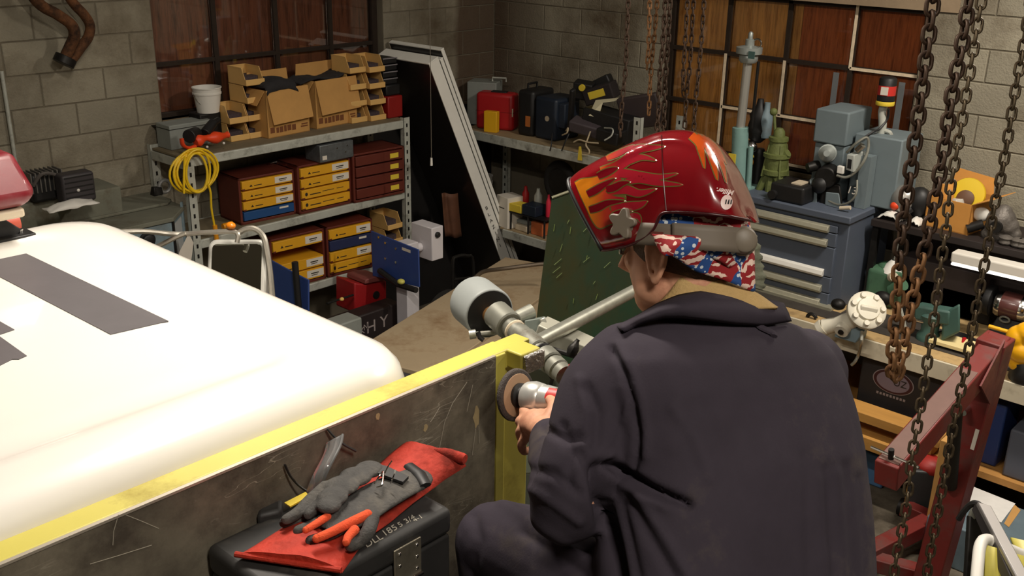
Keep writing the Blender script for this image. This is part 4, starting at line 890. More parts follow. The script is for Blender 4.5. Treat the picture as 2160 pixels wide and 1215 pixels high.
for i, ch in enumerate('BLAZINI'):
    l = Ld*0.37+0.165-i*0.068
    text('edge_letter', ch, BASIS(bt+ax*l+nx*0.045+Vector((0,-0.006,0)), nx*0.98+ax*0.05, ax), 0.05, M_INK, dp, 0.0006)
pc = thing('pull_cord', 'thin lamp pull cord with a white end hanging before the dark panels', 'cord', PY(908, 340, 5.4))
OB('cord', MB().cyl(PY(910, 335, 5.4), Vector((PY(910,335,5.4).x, 5.4, CZ)), 0.0022, n=6), mat('cord_pale', rgb(120,112,100), 0.8), pc, True)
OB('cord_end', MB().cyl(PY(910, 349, 5.4), PY(910, 333, 5.4), 0.010, 0.008, 10), M_WHITEP, pc, True)
bs = tag(OB('shade_sheet', MB().hexa([Vector(v) for v in ((5.30,6.418,0.0),(6.70,6.418,0.0),(6.70,6.430,0.0),(5.30,6.430,0.0),(5.30,6.424,1.75),(6.70,6.424,1.75),(6.70,6.436,1.75),(5.30,6.436,1.75))]), mat('shade_black', rgb(24,21,20), 0.6, var=0.3, scale=3), smooth=0), 'black sheet added for the deep shade on the block wall behind the white edged panels', 'sheet')  # added sheet, stands in for deep shade on the wall
# white post machine with blue plates
M_BLUP = mat('blue_plate', rgb(48,72,136), 0.5, var=0.1, scale=6)
M_WPOST = mat('white_post_paint', rgb(206,202,206), 0.5, var=0.05)
pm_ = thing('press_machine', 'white post machine with two blue plates and a white switch box', 'machine', PY(866, 690, 5.2)*1)
a, b = PY(858, 517, 5.2), PY(886, 640, 5.2)
OB('post', MB().b2((a.x-0.005,5.2,0.0),(b.x-0.005,5.2+0.12,a.z)), M_WPOST, pm_, True, bevel=0.006)
pz = PY(895, 518, 5.26)
OB('arm', MB().cyl((a.x+0.06,5.26,pz.z),(pz.x+0.06,5.26,pz.z),0.032,n=18), M_WPOST, pm_, True)
bx0, bx1 = PY(911, 500, 5.14), PY(935, 500, 5.14); bz1, bz0 = PY(911, 482, 5.14).z, PY(911, 552, 5.14).z
sb = OB('switch_box', MB().b2((bx0.x,5.14,bz0),(bx1.x,5.36,bz1)), M_WPOST, pm_, True, bevel=0.006, label='white steel switch box with a black knob')
kk = PY(922, 495, 5.14)
OB('knob', MB().lathe(kk, (0,-1,0), [(0.022,0),(0.022,0.012),(0.016,0.02)], 16), M_BLACKP, sb, True)
def xplate(name, pts, X, t, m, par, **kw):
    q = [PX(px, py, X) for px, py in pts]
    n = len(q); return OB(name, MB().add(q+[p+Vector((t,0,0)) for p in q], [tuple(range(n)), tuple(range(2*n-1,n-1,-1))]+[(i,n+i,n+(i+1)%n,(i+1)%n) for i in range(n)]), m, par, True, bevel=0.003, **kw)
p1 = xplate('blue_plate', [(782,487),(882,527),(884,606),(786,582)], a.x-0.02, 0.012, M_BLUP, pm_)
for px, py in ((800,500),(814,512),(836,524),(814,545),(836,553)):
    c = PX(px, py, a.x-0.02); OB('bolt', MB().cyl(c+Vector((-0.008,0,0)), c, 0.009, n=10), M_CHROME, p1, True)
OB('decal', MB().slab([PX(px, py, a.x-0.0215) for px, py in ((848,521),(866,528),(866,534),(848,527))], 0.001), M_WLAB, p1, True, smooth=0)
xplate('blue_plate', [(560,543),(622,577),(650,591),(650,720),(560,700)], a.x-0.95, 0.012, M_BLUP, pm_)
OB('black_rod', MB().tube([PX(622,553,a.x-0.98), PX(636,720,a.x-0.98)], 0.022, 10), M_BLACKP, pm_, True)
OB('cross_bar', MB().b2((a.x-0.96,5.23,0.40),(a.x,5.29,0.47)), M_BLUP, pm_, True)
OB('cross_bar', MB().b2((a.x-0.97,5.20,0.02),(a.x+0.02,5.3,0.08)), M_BLUP, pm_, True)
OB('clamp', MB().tube([PX(800,570,a.x-0.05), PX(840,600,a.x-0.05), PX(878,612,a.x-0.05)], 0.022, 8), M_BLACKP, pm_, True)
OB('clamp_knob', MB().ell(PX(846,594,a.x-0.08), (0.026,0.03,0.02), 12, 8), mat('pale_yellow_knob', rgb(196,190,92), 0.5), pm_, True)
OB('upright', MB().b2((a.x-0.96,5.2,0),(a.x-0.90,5.26,0.9)), M_WPOST, pm_, True)
# hand truck, tyre, tan topped cart
ht = thing('hand_truck', 'dark tube hand truck standing behind the tan topped cart', 'cart', PY(975, 640, 5.35))
OB('frame_tube', MB().tube(catmull([PY(955,680,5.35), PY(955,560,5.35), PY(962,542,5.35), PY(985,540,5.35), PY(998,555,5.35), PY(1000,680,5.35)], 4), 0.014, 8), M_DARKMET, ht, True)
OB('cross_tube', MB().tube([PY(955,590,5.35), PY(1000,585,5.35)], 0.012, 8), M_DARKMET, ht, True)
OB('toe_plate', MB().b2((PY(955,600,5.35).x,5.1,0.02),(PY(1000,600,5.35).x,5.36,0.035)), M_DARKMET, ht, True)
OB('frame_tube', MB().cyl((PY(955,680,5.35).x,5.35,0.03),PY(955,680,5.35),0.014,n=8), M_DARKMET, ht, True)
OB('frame_tube', MB().cyl((PY(1000,680,5.35).x,5.35,0.03),PY(1000,680,5.35),0.014,n=8), M_DARKMET, ht, True)
bl = tag(OB('work_apron', MB().grid(lambda u, v: PY(932+34*u+10*v, 408+92*v, 6.0)+Vector((0.015*sin(u*9),0.02*sin(u*7+v),0)), 14, 10), mat('brown_leather', rgb(96,60,40), 0.7, var=0.3, scale=8), None, smooth=180, solid=0.006), 'brown leather apron hanging in the dark beside the shelving', 'apron')
TBZ = 0.8
ta, tb_ = PZ(790, 712, TBZ), PZ(985, 592, TBZ); ud = (tb_-ta); Lt = ud.length+0.62; ud.normalize(); vd = Vector((ud.y, -ud.x, 0))
ct = thing('cart', 'cart with a worn tan board top and a bent tube handle', 'cart', ta)
def cp(u, v, z): return ta+ud*u+vd*v+Vector((0,0,z))
def cbox(u0, u1, v0, v1, z0, z1): return MB().hexa([cp(u0,v1,z0),cp(u1,v1,z0),cp(u1,v0,z0),cp(u0,v0,z0),cp(u0,v1,z1),cp(u1,v1,z1),cp(u1,v0,z1),cp(u0,v0,z1)])
M_TANB = mat('tan_board', rgb(176,156,126), 0.7, var=0.10, scale=3, dirt=rgb(140,112,80), dirt_amt=0.35, dscale=3)
OB('board_top', cbox(-0.3, Lt, 0.0, 0.62, -0.03, 0.0), M_TANB, ct, True, bevel=0.004)
OB('board_top', cbox(-0.3, Lt, 0.625, 0.95, -0.045, -0.015), M_TANB, ct, True, bevel=0.004)
for u in (-0.2, Lt-0.1):
    for v in (0.08, 0.85): OB('leg', cbox(u, u+0.05, v, v+0.05, -0.72, -0.046), M_DARKMET, ct, True)
    for v in (0.08, 0.85): OB('caster', MB().cyl(cp(u+0.0,v+0.005,-0.745), cp(u+0.0,v+0.045,-0.745), 0.054, n=18), M_RUBBER, ct, True)
OB('handle', MB().tube(catmull([cp(Lt-0.5,0.03,0.0), PY(968,614,4.95), PY(1000,588,4.9), PY(1020,573,4.85), PY(1060,567,4.7), PY(1140,557,4.5), PY(1180,556,4.4)], 4), 0.015, 8), mat('handle_steel', rgb(104,92,78), 0.5, metal=0.5, var=0.2), ct, True)
ty = thing('tyre', 'dirty black tyre leaning behind the tan topped cart', 'tyre', PY(945, 650, 5.1))
c = PY(948, 668, 5.15)
OB('tread', MB().lathe(c+Vector((0,-0.06,0)), (0,1,0), [(0.12,0),(0.17,0.0),(0.20,0.02),(0.205,0.07),(0.20,0.11),(0.17,0.13),(0.12,0.13)], 30), M_RUBBER, ty, True)
OB('rim', MB().lathe(c+Vector((0,-0.04,0)), (0,1,0), [(0.03,0),(0.115,0.0),(0.119,0.04),(0.115,0.08),(0.03,0.08)], 24), M_DARKMET, ty, True)
sp = MB()
OB('axle_stand', MB().cyl((c.x,c.y,0.0),(c.x,c.y,c.z-0.03),0.02,n=10), M_DARKMET, ty, True)
# green scratched sheet leaning behind the worker
M_GRN = mat('green_scratched_paint', rgb(8,40,18), 0.6, spec=0.25, var=0.4, scale=2.5, dirt=rgb(46,44,18), dirt_amt=0.6, dscale=2.2, stretch=(1,1,0.5))
gs = thing('green_sheet', 'large scratched dark green sheet leaning behind the worker', 'sheet', PD(1250, 1300, 4.9))
P = [PD(1164,418,4.9), PD(1042,1380,4.9), PD(1420,1330,4.9), PD(1440,318,4.9)]
OB('sheet', MB().slab(P, 0.012), M_GRN, gs, True, smooth=0)
OB('top_edge', MB().tube([PD(1164,417,4.895), PD(1440,317,4.895)], 0.007, 6), mat('bare_edge', rgb(130,128,100), 0.5), gs, True)
rnd = random.Random(9)
for i in range(18):
    px, py = rnd.uniform(1165, 1320), rnd.uniform(470, 680); s = rnd.uniform(8, 22); an = rnd.uniform(0.6, 1.5)
    OB('scratch', MB().tube([PD(px, py, 4.885), PD(px+s*cos(an), py-s*sin(an), 4.885)], 0.0016, 4), mat('green_scratch', rgb(96,112,52), 0.6), gs, True)
# ---------------------------------------------------------------- pipe stand with the grey roller beside the truck
M_PIPE = mat('grey_pipe', rgb(128,128,118), 0.5, metal=0.4, var=0.15, scale=15, dirt=rgb(80,70,56), dirt_amt=0.25)
M_GALP = mat('galvanised_tube', rgb(180,180,168), 0.35, metal=0.7, var=0.2, scale=30)
M_GRNGREY = mat('green_grey_paint', rgb(98,106,98), 0.55, var=0.12, scale=6)
ps = thing('pipe_stand', 'grey pipe stand with a big grey roller beside the yellow corner', 'stand', (2.1, 1.8, 0))
R0, R1 = PD(1001, 636, 3.12), PD(1043, 670, 3.00)
axr = (R1-R0).normalized(); rr = 0.078
rl = OB('roller', MB().lathe(R0-axr*0.02, axr, [(0.055,0),(rr-0.01,0.0),(rr,0.012),(rr,0.125),(rr-0.004,0.13)], 36), mat('roller_grey_plastic', rgb(142,146,144), 0.5, var=0.05), ps, True, bevel=0.002)
OB('roller_end', MB().lathe(R0-axr*0.02+axr*0.128, axr, [(rr-0.006,0),(rr-0.006,0.004),(0.03,0.006)], 32), M_BLACKP, rl, True)
e = R0-axr*0.02+axr*0.131
OB('bushing', MB().lathe(e, axr, [(0.026,0),(0.026,0.02),(0.022,0.022),(0.022,0.04)], 20), mat('brass_bush', rgb(176,130,80), 0.4, metal=0.7), rl, True)
pipe_pts = [PD(1052,668,2.97), PD(1082,694,2.92), PD(1120,726,2.85), PD(1160,762,2.78), PD(1192,792,2.72)]
OB('main_pipe', MB().tube(pipe_pts, 0.028, 16), M_PIPE, ps, True)
def collar(p, q, r, L=0.03, m=M_PIPE): 
    d = (q-p).normalized(); return OB('fitting', MB().lathe(p-d*L/2, d, [(r-0.004,0),(r,0.004),(r,L-0.004),(r-0.004,L)], 20), m, ps, True)
collar(PD(1060,674,2.96), PD(1082,694,2.92), 0.042, 0.075); collar(PD(1086,697,2.915), PD(1120,726,2.85), 0.033, 0.012, M_CREAM)
collar(PD(1104,712,2.88), PD(1120,726,2.85), 0.032, 0.05); collar(PD(1122,728,2.85), PD(1160,762,2.78), 0.035, 0.075)
collar(PD(1142,746,2.81), PD(1160,762,2.78), 0.033, 0.012, M_BLACKP); collar(PD(1156,758,2.785), PD(1192,792,2.72), 0.034, 0.045); collar(PD(1174,775,2.75), PD(1192,792,2.72), 0.031, 0.03)
OB('cross_tube', MB().tube([PD(1122,728,2.86), PD(1340,612,3.45)], 0.021, 16), M_GALP, ps, True)
OB('clip', MB().tube([PD(1140,748,2.79), PD(1165,800,2.78), PD(1160,815,2.78)], 0.006, 6), M_DARKMET, ps, True)
OB('loop_wire', MB().tube(catmull([PD(1064,690,2.95), PD(1060,705,2.95), PD(1062,730,2.95), PD(1068,745,2.95)], 4), 0.004, 6), M_DARKMET, ps, True)
# base channel and green grey body
OB('channel', MB().bar(PD(1140,690,3.1), PD(1275,752,3.05), 0.08, 0.05), mat('channel_pale', rgb(166,164,150), 0.5, metal=0.3), ps, True, bevel=0.004)
OB('bracket_rod', MB().tube([PD(1150,732,2.95), PD(1215,752,2.9)], 0.008, 8), M_DARKMET, ps, True)
OB('bracket_knob', MB().tube(catmull([PD(1200,752,2.9), PD(1210,735,2.9), PD(1216,722,2.9), PD(1220,716,2.9)], 3), [0.008,0.012,0.016,0.016,0.014,0.01,0.008,0.006,0.006,0.006], 8), M_DARKMET, ps, True)
def pdbox(name, pts, d, dep, m, **kw):
    q = [PD(px, py, d) for px, py in pts]; n = len(q)
    return OB(name, MB().add(q+[p+CF*dep for p in q], [tuple(range(n-1,-1,-1)), tuple(range(n,2*n))]+[(i,(i+1)%n,n+(i+1)%n,n+i) for i in range(n)]), m, ps, True, bevel=kw.pop('bevel', 0.004), **kw)
pdbox('body_plate', [(1062,748),(1196,800),(1196,1000),(1062,1000)], 2.86, 0.10, M_GRNGREY)
pdbox('small_vise', [(1106,676),(1152,668),(1158,714),(1112,724)], 3.12, 0.07, M_GRNGREY)
OB('vise_screw', MB().cyl(PD(1080,676,3.13), PD(1122,656,3.16), 0.022, 0.024, 14), M_GALP, ps, True)
pdbox('vise_jaw', [(1138,674),(1150,668),(1158,700),(1146,706)], 3.08, 0.03, M_GALP)
OB('side_valve', MB().cyl(PD(990,706,3.0), PD(1004,704,3.0), 0.014, n=12).cyl(PD(1004,705,3.0), PD(1060,700,3.02), 0.008, n=8), M_GALP, ps, True)
OB('side_valve', MB().tube([PD(1008,700,2.99), PD(1012,712,2.99), PD(1020,718,2.99)], 0.007, 8), M_DARKMET, ps, True)
OB('floor_post', MB().b2((2.06,1.86,0.03),(2.16,1.96,2.05)), M_GRNGREY, ps, True, bevel=0.004)
OB('floor_plate', MB().b2((1.85,1.65,0.0),(2.4,2.2,0.03)), M_GRNGREY, ps, True)
OB('red_handle', MB().tube([PD(1208,770,2.70), PD(1199,806,2.69)], 0.011, 10), mat('red_handle', rgb(206,24,30), 0.4), ps, True)
# ================================================================ right wall: corner shelves
BXF, BXB = 6.1, 6.70
UZ = CAMZ+ -1.80*1.0; UZ = PX(1110, 300, BXF).z; LZ2 = PX(1106, 497, BXF).z
yl2, yr2 = 6.20, PX(1342, 300, BXF).y
s2 = thing('corner_shelf', 'grey slotted steel corner shelf against the right block wall below the window', 'shelf', (BXF, (yl2+yr2)/2, 0))
def bpost(x, y, z1):
    p = OB('post', MB().b2((x,y-0.03,0),(x+0.003,y+0.03,z1)).b2((x,y-0.03,0),(x+0.04,y-0.027,z1)), M_GALV, s2, True, smooth=0)
    sl = MB(); zz = 0.3
    while zz < z1-0.04: sl.b2((x-0.0015,y-0.007,zz),(x,y+0.007,zz+0.028)); zz += 0.07
    OB('slot', sl, M_DARKMET, p, True, kind='stuff', smooth=0)
bpost(BXF-0.004, yr2, PX(1345, 248, BXF).z); bpost(BXB-0.05, yr2, UZ+0.3); bpost(BXB-0.05, yl2, UZ+0.02)
for z in (UZ, LZ2):
    ye = yl2 if z > 1 else 5.74
    OB('beam', MB().b2((BXF,yr2+0.03,z-0.075),(BXF+0.022,ye-0.03,z)), M_GALV, s2, True, bevel=0.006)
    OB('shelf_deck', MB().b2((BXF+0.023,yr2-0.01,z-0.012),(BXB,ye+0.02,z)), mat('deck_tan', rgb(150,130,98), 0.8, var=0.15, scale=6), s2, True)
def xcase(name, label, cat, z, bl, br, topy, dep, m, bevel=0.015, hand=True, group=None):
    a = PZ(bl[0], bl[1], z); b = PZ(br[0], br[1], z); dd = b-a; H = HZ(a, topy)
    t = thing(name, label, cat, a, atan2(dd.y, dd.x), group)
    OB('body', MB().b2((0,0,0),(dd.length,dep,H)), m, t, bevel=bevel, seg=3)
    return t, dd.length, H
M_REDC = mat('red_case_plastic', rgb(170,26,30), 0.45, var=0.08)
M_YELP = mat('yellow_plastic', rgb(232,176,28), 0.5)
M_NAVYC = mat('navy_case_plastic', rgb(26,36,50), 0.5, var=0.1)
t, W, H = xcase('equipment_box', 'grey painted equipment box in the shelf corner behind the red case', 'box', UZ, (985,262), (1046,266), 172, 0.22, M_GREYBOX, 0.008)
OB('handle', MB().tube([(0.2,0.10,H),(0.2,0.10,H+0.03),(0.32,0.10,H+0.03),(0.32,0.10,H)], 0.008, 6), M_GALV, t)
t, W, H = xcase('tool_case', 'bright red plastic tool case on the corner shelf', 'case', UZ, (1003,271), (1082,278), 194, 0.16, M_REDC, 0.03)
OB('grip', MB().b2((W*0.35,0.05,H-0.004),(W*0.75,0.11,H+0.010)), M_BLACKP, t, bevel=0.004)
OB('latch', MB().b2((W-0.012,-0.004,H*0.4),(W-0.004,0.02,H*0.62)), M_CREAM, t, bevel=0.002); OB('lid_seam', MB().b2((-0.002,-0.002,H*0.5),(W+0.002,0.162,H*0.505)), mat('dark_red', rgb(90,14,16), 0.6), t)
t, W, H = xcase('parts_box', 'small yellow box standing before the red tool case', 'box', UZ, (1020,278), (1047,281), 234, 0.06, M_YELP, 0.006)
t, W, H = xcase('tool_case', 'tall black tool case with an orange latch next to the red case', 'case', UZ, (1090,284), (1123,290), 188, 0.30, M_BLACKP, 0.03)
OB('latch', MB().b2((W*0.55,-0.006,H*0.22),(W*0.85,0,H*0.45)), mat('latch_orange', rgb(190,110,50), 0.5), t, bevel=0.002); OB('grip', MB().tube([(W*0.2,0.1,H),(W*0.2,0.1,H+0.035),(W*0.2,0.22,H+0.035),(W*0.2,0.22,H)],0.010,8), M_BLACKP, t)
t, W, H = xcase('tool_case', 'dark navy tool case with a round latch beside the tall black case', 'case', UZ, (1126,290), (1170,300), 202, 0.30, M_NAVYC, 0.025)
OB('latch', MB().cyl((W*0.62,-0.006,H*0.52),(W*0.62,0.0,H*0.52),0.022,n=14), M_CREAM, t)
# heap of black tools and cases
def heap(name, label, cat, px, py, X, dims, rot, m, bevel=0.012, extra=None):
    p = PX(px, py, X); t = thing(name, label, cat, p, rot=rot)
    OB('body', MB().box((0,0,0), dims), m, t, bevel=bevel, seg=3)
    if extra: extra(t, dims)
    return t
def yknob(t, d): OB('yellow_cap', MB().cyl((0,-d[1]/2-0.02,d[2]*0.3),(0,-d[1]/2,d[2]*0.3),0.026,n=14), M_YLAB, t)
def ylab(t, d): OB('yellow_label', MB().b2((-d[0]*0.3,-d[1]/2-0.002,-d[2]*0.15),(d[0]*0.25,-d[1]/2,d[2]*0.3)), M_YLAB, t)
heap('nail_gun', 'black tool body with a yellow cap at the top of the black tool heap', 'tool', 1232, 190, 6.45, (0.16,0.10,0.14), (0.2,0.1,-1.2), M_BLACKP, extra=yknob)
heap('tool_bag', 'black tool bag with a yellow label on the heap below the block wall', 'bag', 1268, 196, 6.5, (0.26,0.14,0.13), (0.1,-0.35,-1.35), mat('bag_black', rgb(34,26,26), 0.8, var=0.2), extra=ylab)
heap('sander', 'long dark tool housing lying on top of the black heap', 'tool', 1262, 176, 6.56, (0.24,0.09,0.07), (0,-0.5,-1.35), M_BLACKP)
heap('box_lid', 'dark grey tilted case lid at the window end of the heap', 'case', 1352, 235, 6.45, (0.34,0.05,0.26), (0.25,-0.25,-1.4), mat('case_dark_brown', rgb(60,50,50), 0.6, var=0.15))
heap('storage_case', 'black open case holding cream paper in the tool heap', 'case', 1290, 262, 6.35, (0.42,0.22,0.20), (0,0.12,-1.45), M_BLACKP)
heap('storage_case', 'dark case between the navy case and the heap of tools', 'case', 1190, 240, 6.4, (0.16,0.2,0.20), (0,0,-1.5), M_NAVYC)
heap('charger', 'grey battery charger lying at the shelf front', 'tool', 1238, 268, 6.22, (0.26,0.13,0.09), (0.25,0.15,-1.3), mat('charger_grey', rgb(70,62,66), 0.6, var=0.2, scale=20))
heap('charger', 'dark charger with a grey cable near the shelf post', 'tool', 1290, 285, 6.2, (0.20,0.14,0.10), (0.1,0.1,-1.5), M_BLACKP)
heap('drill', 'black tool handle leaning upright in the heap', 'tool', 1205, 235, 6.2, (0.035,0.05,0.42), (0.35,0.30,-1.5), M_BLACKP)
pz0 = [PX(1258,212,6.28), PX(1304,205,6.45), PX(1262,248,6.24), PX(1242,246,6.22)]
pl = thing('paper_card', 'bent cream paper card on the black open case', 'paper', pz0[3])
OB('card', MB().slab([PX(1257,211,6.30), PX(1306,206,6.52), PX(1318,210,6.50), PX(1272,216,6.28)][::-1], 0.002), mat('cream_paper', rgb(214,206,172), 0.7), pl, True, smooth=0)
OB('card', MB().slab([PX(1257,211,6.30), PX(1272,216,6.28), PX(1262,248,6.24), PX(1242,244,6.22)], 0.002), MATS['cream_paper'], pl, True, smooth=0)
M_HOOK = mat('cable_pale', rgb(186,170,140), 0.6)
cbz = thing('cable_bundle', 'tangle of dark and pale cables hanging over the corner shelf edge', 'cable', PX(1240, 300, BXF))
OB('pale_cable', MB().tube(catmull([PX(1186,285,6.12), PX(1196,280,6.1), PX(1198,270,6.12), PX(1194,276,6.14)], 4), 0.006, 6), M_HOOK, cbz, True)
OB('pale_cable', MB().tube(catmull([PX(1245,278,6.15), PX(1240,292,6.08), PX(1236,306,6.07), PX(1243,318,6.06), PX(1240,326,6.06), PX(1228,326,6.06)], 4), 0.006, 6), M_HOOK, cbz, True)
OB('pale_cable', MB().tube(catmull([PX(1210,300,6.07), PX(1222,295,6.07), PX(1240,300,6.07), PX(1262,302,6.08)], 4), 0.006, 6), M_HOOK, cbz, True)
OB('dark_cable', MB().tube(catmull([PX(1200,282,6.12), PX(1192,300,6.08), PX(1185,318,6.07)], 4), 0.006, 6), M_BLACKP, cbz, True)
OB('dark_cable', MB().tube(catmull([PX(1165,282,6.12), PX(1163,305,6.07), PX(1160,318,6.07)], 4), 0.005, 6), M_BLACKP, cbz, True)
OB('grey_cable', MB().tube(catmull([PX(1275,270,6.15), PX(1292,272,6.12), PX(1290,286,6.1), PX(1275,296,6.08)], 4), 0.006, 6), M_GALV, cbz, True)
tag(OB('hang_tag', MB().hexa([PX(1218,338,6.06), PX(1228,339,6.06), PX(1228,339,6.08), PX(1218,338,6.08), PX(1221,309,6.06), PX(1226,309,6.06), PX(1226,309,6.08), PX(1221,309,6.08)]), M_YLAB, bevel=0.002), 'yellow tag hanging below the corner shelf edge', 'tag')
# lower corner shelf
bw = thing('bucket', 'white plastic bucket on the lower corner shelf behind the white edged panels', 'bucket', PZ(1022, 372, LZ2) if False else PX(1015, 396, 6.45))
p = PX(1015, 376, 6.45); p.z = LZ2
OB('body', MB().lathe(p, (0,0,1), [(0.085,0),(0.10,0.22),(0.106,0.225),(0.106,0.25),(0.10,0.255),(0.104,0.29),(0.108,0.30),(0.098,0.30)], 24), M_WHITEP, bw, True)
sc = thing('spray_can', 'dark spray can with a pale cap beside the white bucket', 'can', PX(1035, 420, 6.3)*1)
p = PX(1036, 420, 6.3); p.z = LZ2
OB('can', MB().lathe(p, (0,0,1), [(0.032,0),(0.034,0.01),(0.034,0.16),(0.026,0.18),(0.018,0.185)], 18), M_DARKMET, sc, True); OB('cap', MB().lathe(p+Vector((0,0,0.186)), (0,0,1), [(0.026,0),(0.026,0.04),(0.02,0.045)], 16), M_GALV, sc, True)
t, W, H = xcase('paper_box', 'white open cardboard box on the lower corner shelf', 'box', LZ2, (1047,474), (1070,484), 410, 0.16, M_WLAB, 0.003)
OB('print_line', MB().b2((0.02,-0.002,H*0.62),(W*0.7,0,H*0.65)), M_INK, t)
rkz = LZ2+0.16
rk = thing('wire_rack', 'small black wire rack holding bins on the lower corner shelf', 'rack', PZ(1095, 485, LZ2))
ra, rb2 = PZ(1072, 483, LZ2), PZ(1150, 505, LZ2); du = (rb2-ra).normalized(); dv = Vector((-du.y, du.x, 0))
def rp(u, v, z): return ra+du*u+dv*v+Vector((0,0,z))
RLn = (rb2-ra).length
OB('rack_shelf', MB().hexa([rp(0,0,0.15),rp(RLn,0,0.15),rp(RLn,0.22,0.15),rp(0,0.22,0.15),rp(0,0,0.16),rp(RLn,0,0.16),rp(RLn,0.22,0.16),rp(0,0.22,0.16)]), M_BLACKP, rk, True)
for u in (0.02, RLn*0.52, RLn-0.02):
    for v in (0.01, 0.21): OB('leg', MB().cyl(rp(u,v,0), rp(u,v,0.15), 0.008, n=8), M_BLACKP, rk, True)
def rbox(name, label, cat, u0, u1, v0, v1, z0, z1, m, bv=0.006): return tag(OB(name, MB().hexa([rp(u0,v0,z0),rp(u1,v0,z0),rp(u1,v1,z0),rp(u0,v1,z0),rp(u0,v0,z1),rp(u1,v0,z1),rp(u1,v1,z1),rp(u0,v1,z1)]), m, bevel=bv), label, cat)
rbox('small_bin', 'small yellow bin on the black wire rack', 'bin', 0.0, RLn*0.34, 0.0, 0.12, 0.161, 0.23, M_YLAB)
rbox('small_bin', 'small dark bin beside the yellow bin on the wire rack', 'bin', RLn*0.36, RLn*0.72, 0.0, 0.14, 0.161, 0.25, M_NAVYC)
rbox('parts_carton', 'orange and white carton under the black wire rack', 'box', RLn*0.55, RLn*0.86, 0.03, 0.14, 0.0, 0.11, mat('carton_orange', rgb(186,98,54), 0.6, var=0.3, scale=12))
rbox('cable_box', 'pale grey box lying under the wire rack', 'box', RLn*0.12, RLn*0.45, 0.03, 0.16, 0.0, 0.05, M_CREAM)
rbox('cable_box', 'pale card lying over dark parts under the wire rack', 'box', RLn*0.1, RLn*0.4, 0.06, 0.18, 0.052, 0.085, M_GREYBOX)
for i, (u, v, r, m, l) in enumerate(((RLn*0.1,0.17,0.03,M_REDC,'red bottle'),(RLn*0.4,0.19,0.035,M_GALV,'grey steel can'),(RLn*0.86,0.10,0.022,mat('pink_red', rgb(210,40,66), 0.5),'pinkish red bottle'))):
    q = rp(u, v, 0.162); tag(OB('bottle', MB().lathe(q, (0,0,1), [(r*0.9,0),(r,0.01),(r,0.13),(r*0.5,0.16),(r*0.4,0.19)], 16), m, smooth=60), l+' standing on the black wire rack', 'bottle')
whl = thing('wheel', 'dark spoked wheel stored on the lower corner shelf', 'wheel', PX(1180, 400, 6.4))
c = PX(1182, 385, 6.4); c.z = max(c.z, LZ2+0.19)
OB('tyre', MB().tube([c+Vector((0.02*cos(t), 0.15*cos(t), 0.15*sin(t))) for t in [2*pi*i/26 for i in range(26)]], 0.038, 10, closed=True), M_RUBBER, whl, True)
OB('wheel_disc', MB().cyl(c+Vector((-0.02,0,0)), c+Vector((0.02,0,0)), 0.115, n=24), M_DARKMET, whl, True)
# ================================================================ tool chest and machines on the bench
BNZ = 0.98; BNX = 5.66
M_BENCHW = mat('bench_white_board', rgb(206,196,172), 0.6, var=0.08, scale=6, dirt=rgb(140,126,100), dirt_amt=0.2)
M_BENCHT = mat('bench_worn_ply', rgb(182,152,104), 0.7, var=0.15, scale=5, dirt=rgb(120,98,66), dirt_amt=0.35, dscale=4)
bn = thing('workbench', 'long workbench with a worn wooden top and white front board', 'bench', (BNX, 2.0, 0))
OB('bench_top', MB().b2((BNX+0.02,-0.6,BNZ-0.035),(6.72,4.0,BNZ)), M_BENCHT, bn, True, bevel=0.004)
OB('front_board', MB().b2((BNX,-0.6,BNZ-0.115),(BNX+0.019,4.0,BNZ-0.004)), M_BENCHW, bn, True, bevel=0.002)
for y in (-0.5, 1.0, 2.55, 3.9):
    for x in (BNX+0.06, 6.6): OB('leg', MB().b2((x,y-0.04,0),(x+0.08,y+0.04,BNZ-0.036)), M_BENCHT, bn, True)
OB('lower_shelf', MB().b2((BNX+0.02,-0.6,0.34),(6.6,4.0,0.38)), mat('lower_shelf_wood', rgb(170,122,62), 0.75, var=0.2, scale=4), bn, True)
M_CAB = mat('cabinet_slate', rgb(84,92,106), 0.5, var=0.08, scale=5)
M_HAND = mat('drawer_pull_grey', rgb(176,172,152), 0.4, metal=0.45, var=0.1, scale=20)
CX = 5.97; CZ0, CZ1 = BNZ+0.002, 1.61
cyr = PZ(1788, 460, CZ1).y; cyl_ = 3.62
tc = thing('tool_cabinet', 'slate grey drawer cabinet with long metal pulls standing on the bench', 'cabinet', (CX, (cyr+cyl_)/2, CZ0))
OB('case', MB().b2((CX+0.02,cyr,CZ0),(6.62,cyl_,CZ1-0.05)), M_CAB, tc, True, bevel=0.006)
OB('top_tray', MB().b2((CX-0.01,cyr-0.012,CZ1-0.048),(6.64,cyl_+0.012,CZ1)), M_CAB, tc, True, bevel=0.008)
rows = [448, 484, 541+18, 598, 634]
ypr = [PX(1752, 482, CX).z, PX(1752, 513, CX).z, PX(1742, 575, CX).z, PX(1736, 608, CX).z, PX(1734, 638, CX).z]
edges = [CZ1-0.075]+[ (ypr[i]-0.028) for i in range(5)]
edges[2] = (ypr[1]-0.028); 
for i in range(5):
    zt = edges[i]-0.004; zb = ypr[i]-0.026
    d = OB('drawer', MB().b2((CX,cyr+0.07,zb),(CX+0.30,cyl_-0.05,zt)), M_CAB, tc, True, bevel=0.004)
    pl_ = MB().prism([(-0.026,-0.008),(-0.036,0.008),(-0.024,0.034),(0.0,0.042),(0.0,-0.008)], Matrix(((1,0,0,CX),(0,0,1,0),(0,1,0,ypr[i]-0.020),(0,0,0,1))), cyr+0.12, cyl_-0.10)
    OB('drawer_pull', pl_, M_WHITEP if i == 2 else M_HAND, d, True, bevel=0.003, label='bright white drawer pull' if i == 2 else None)
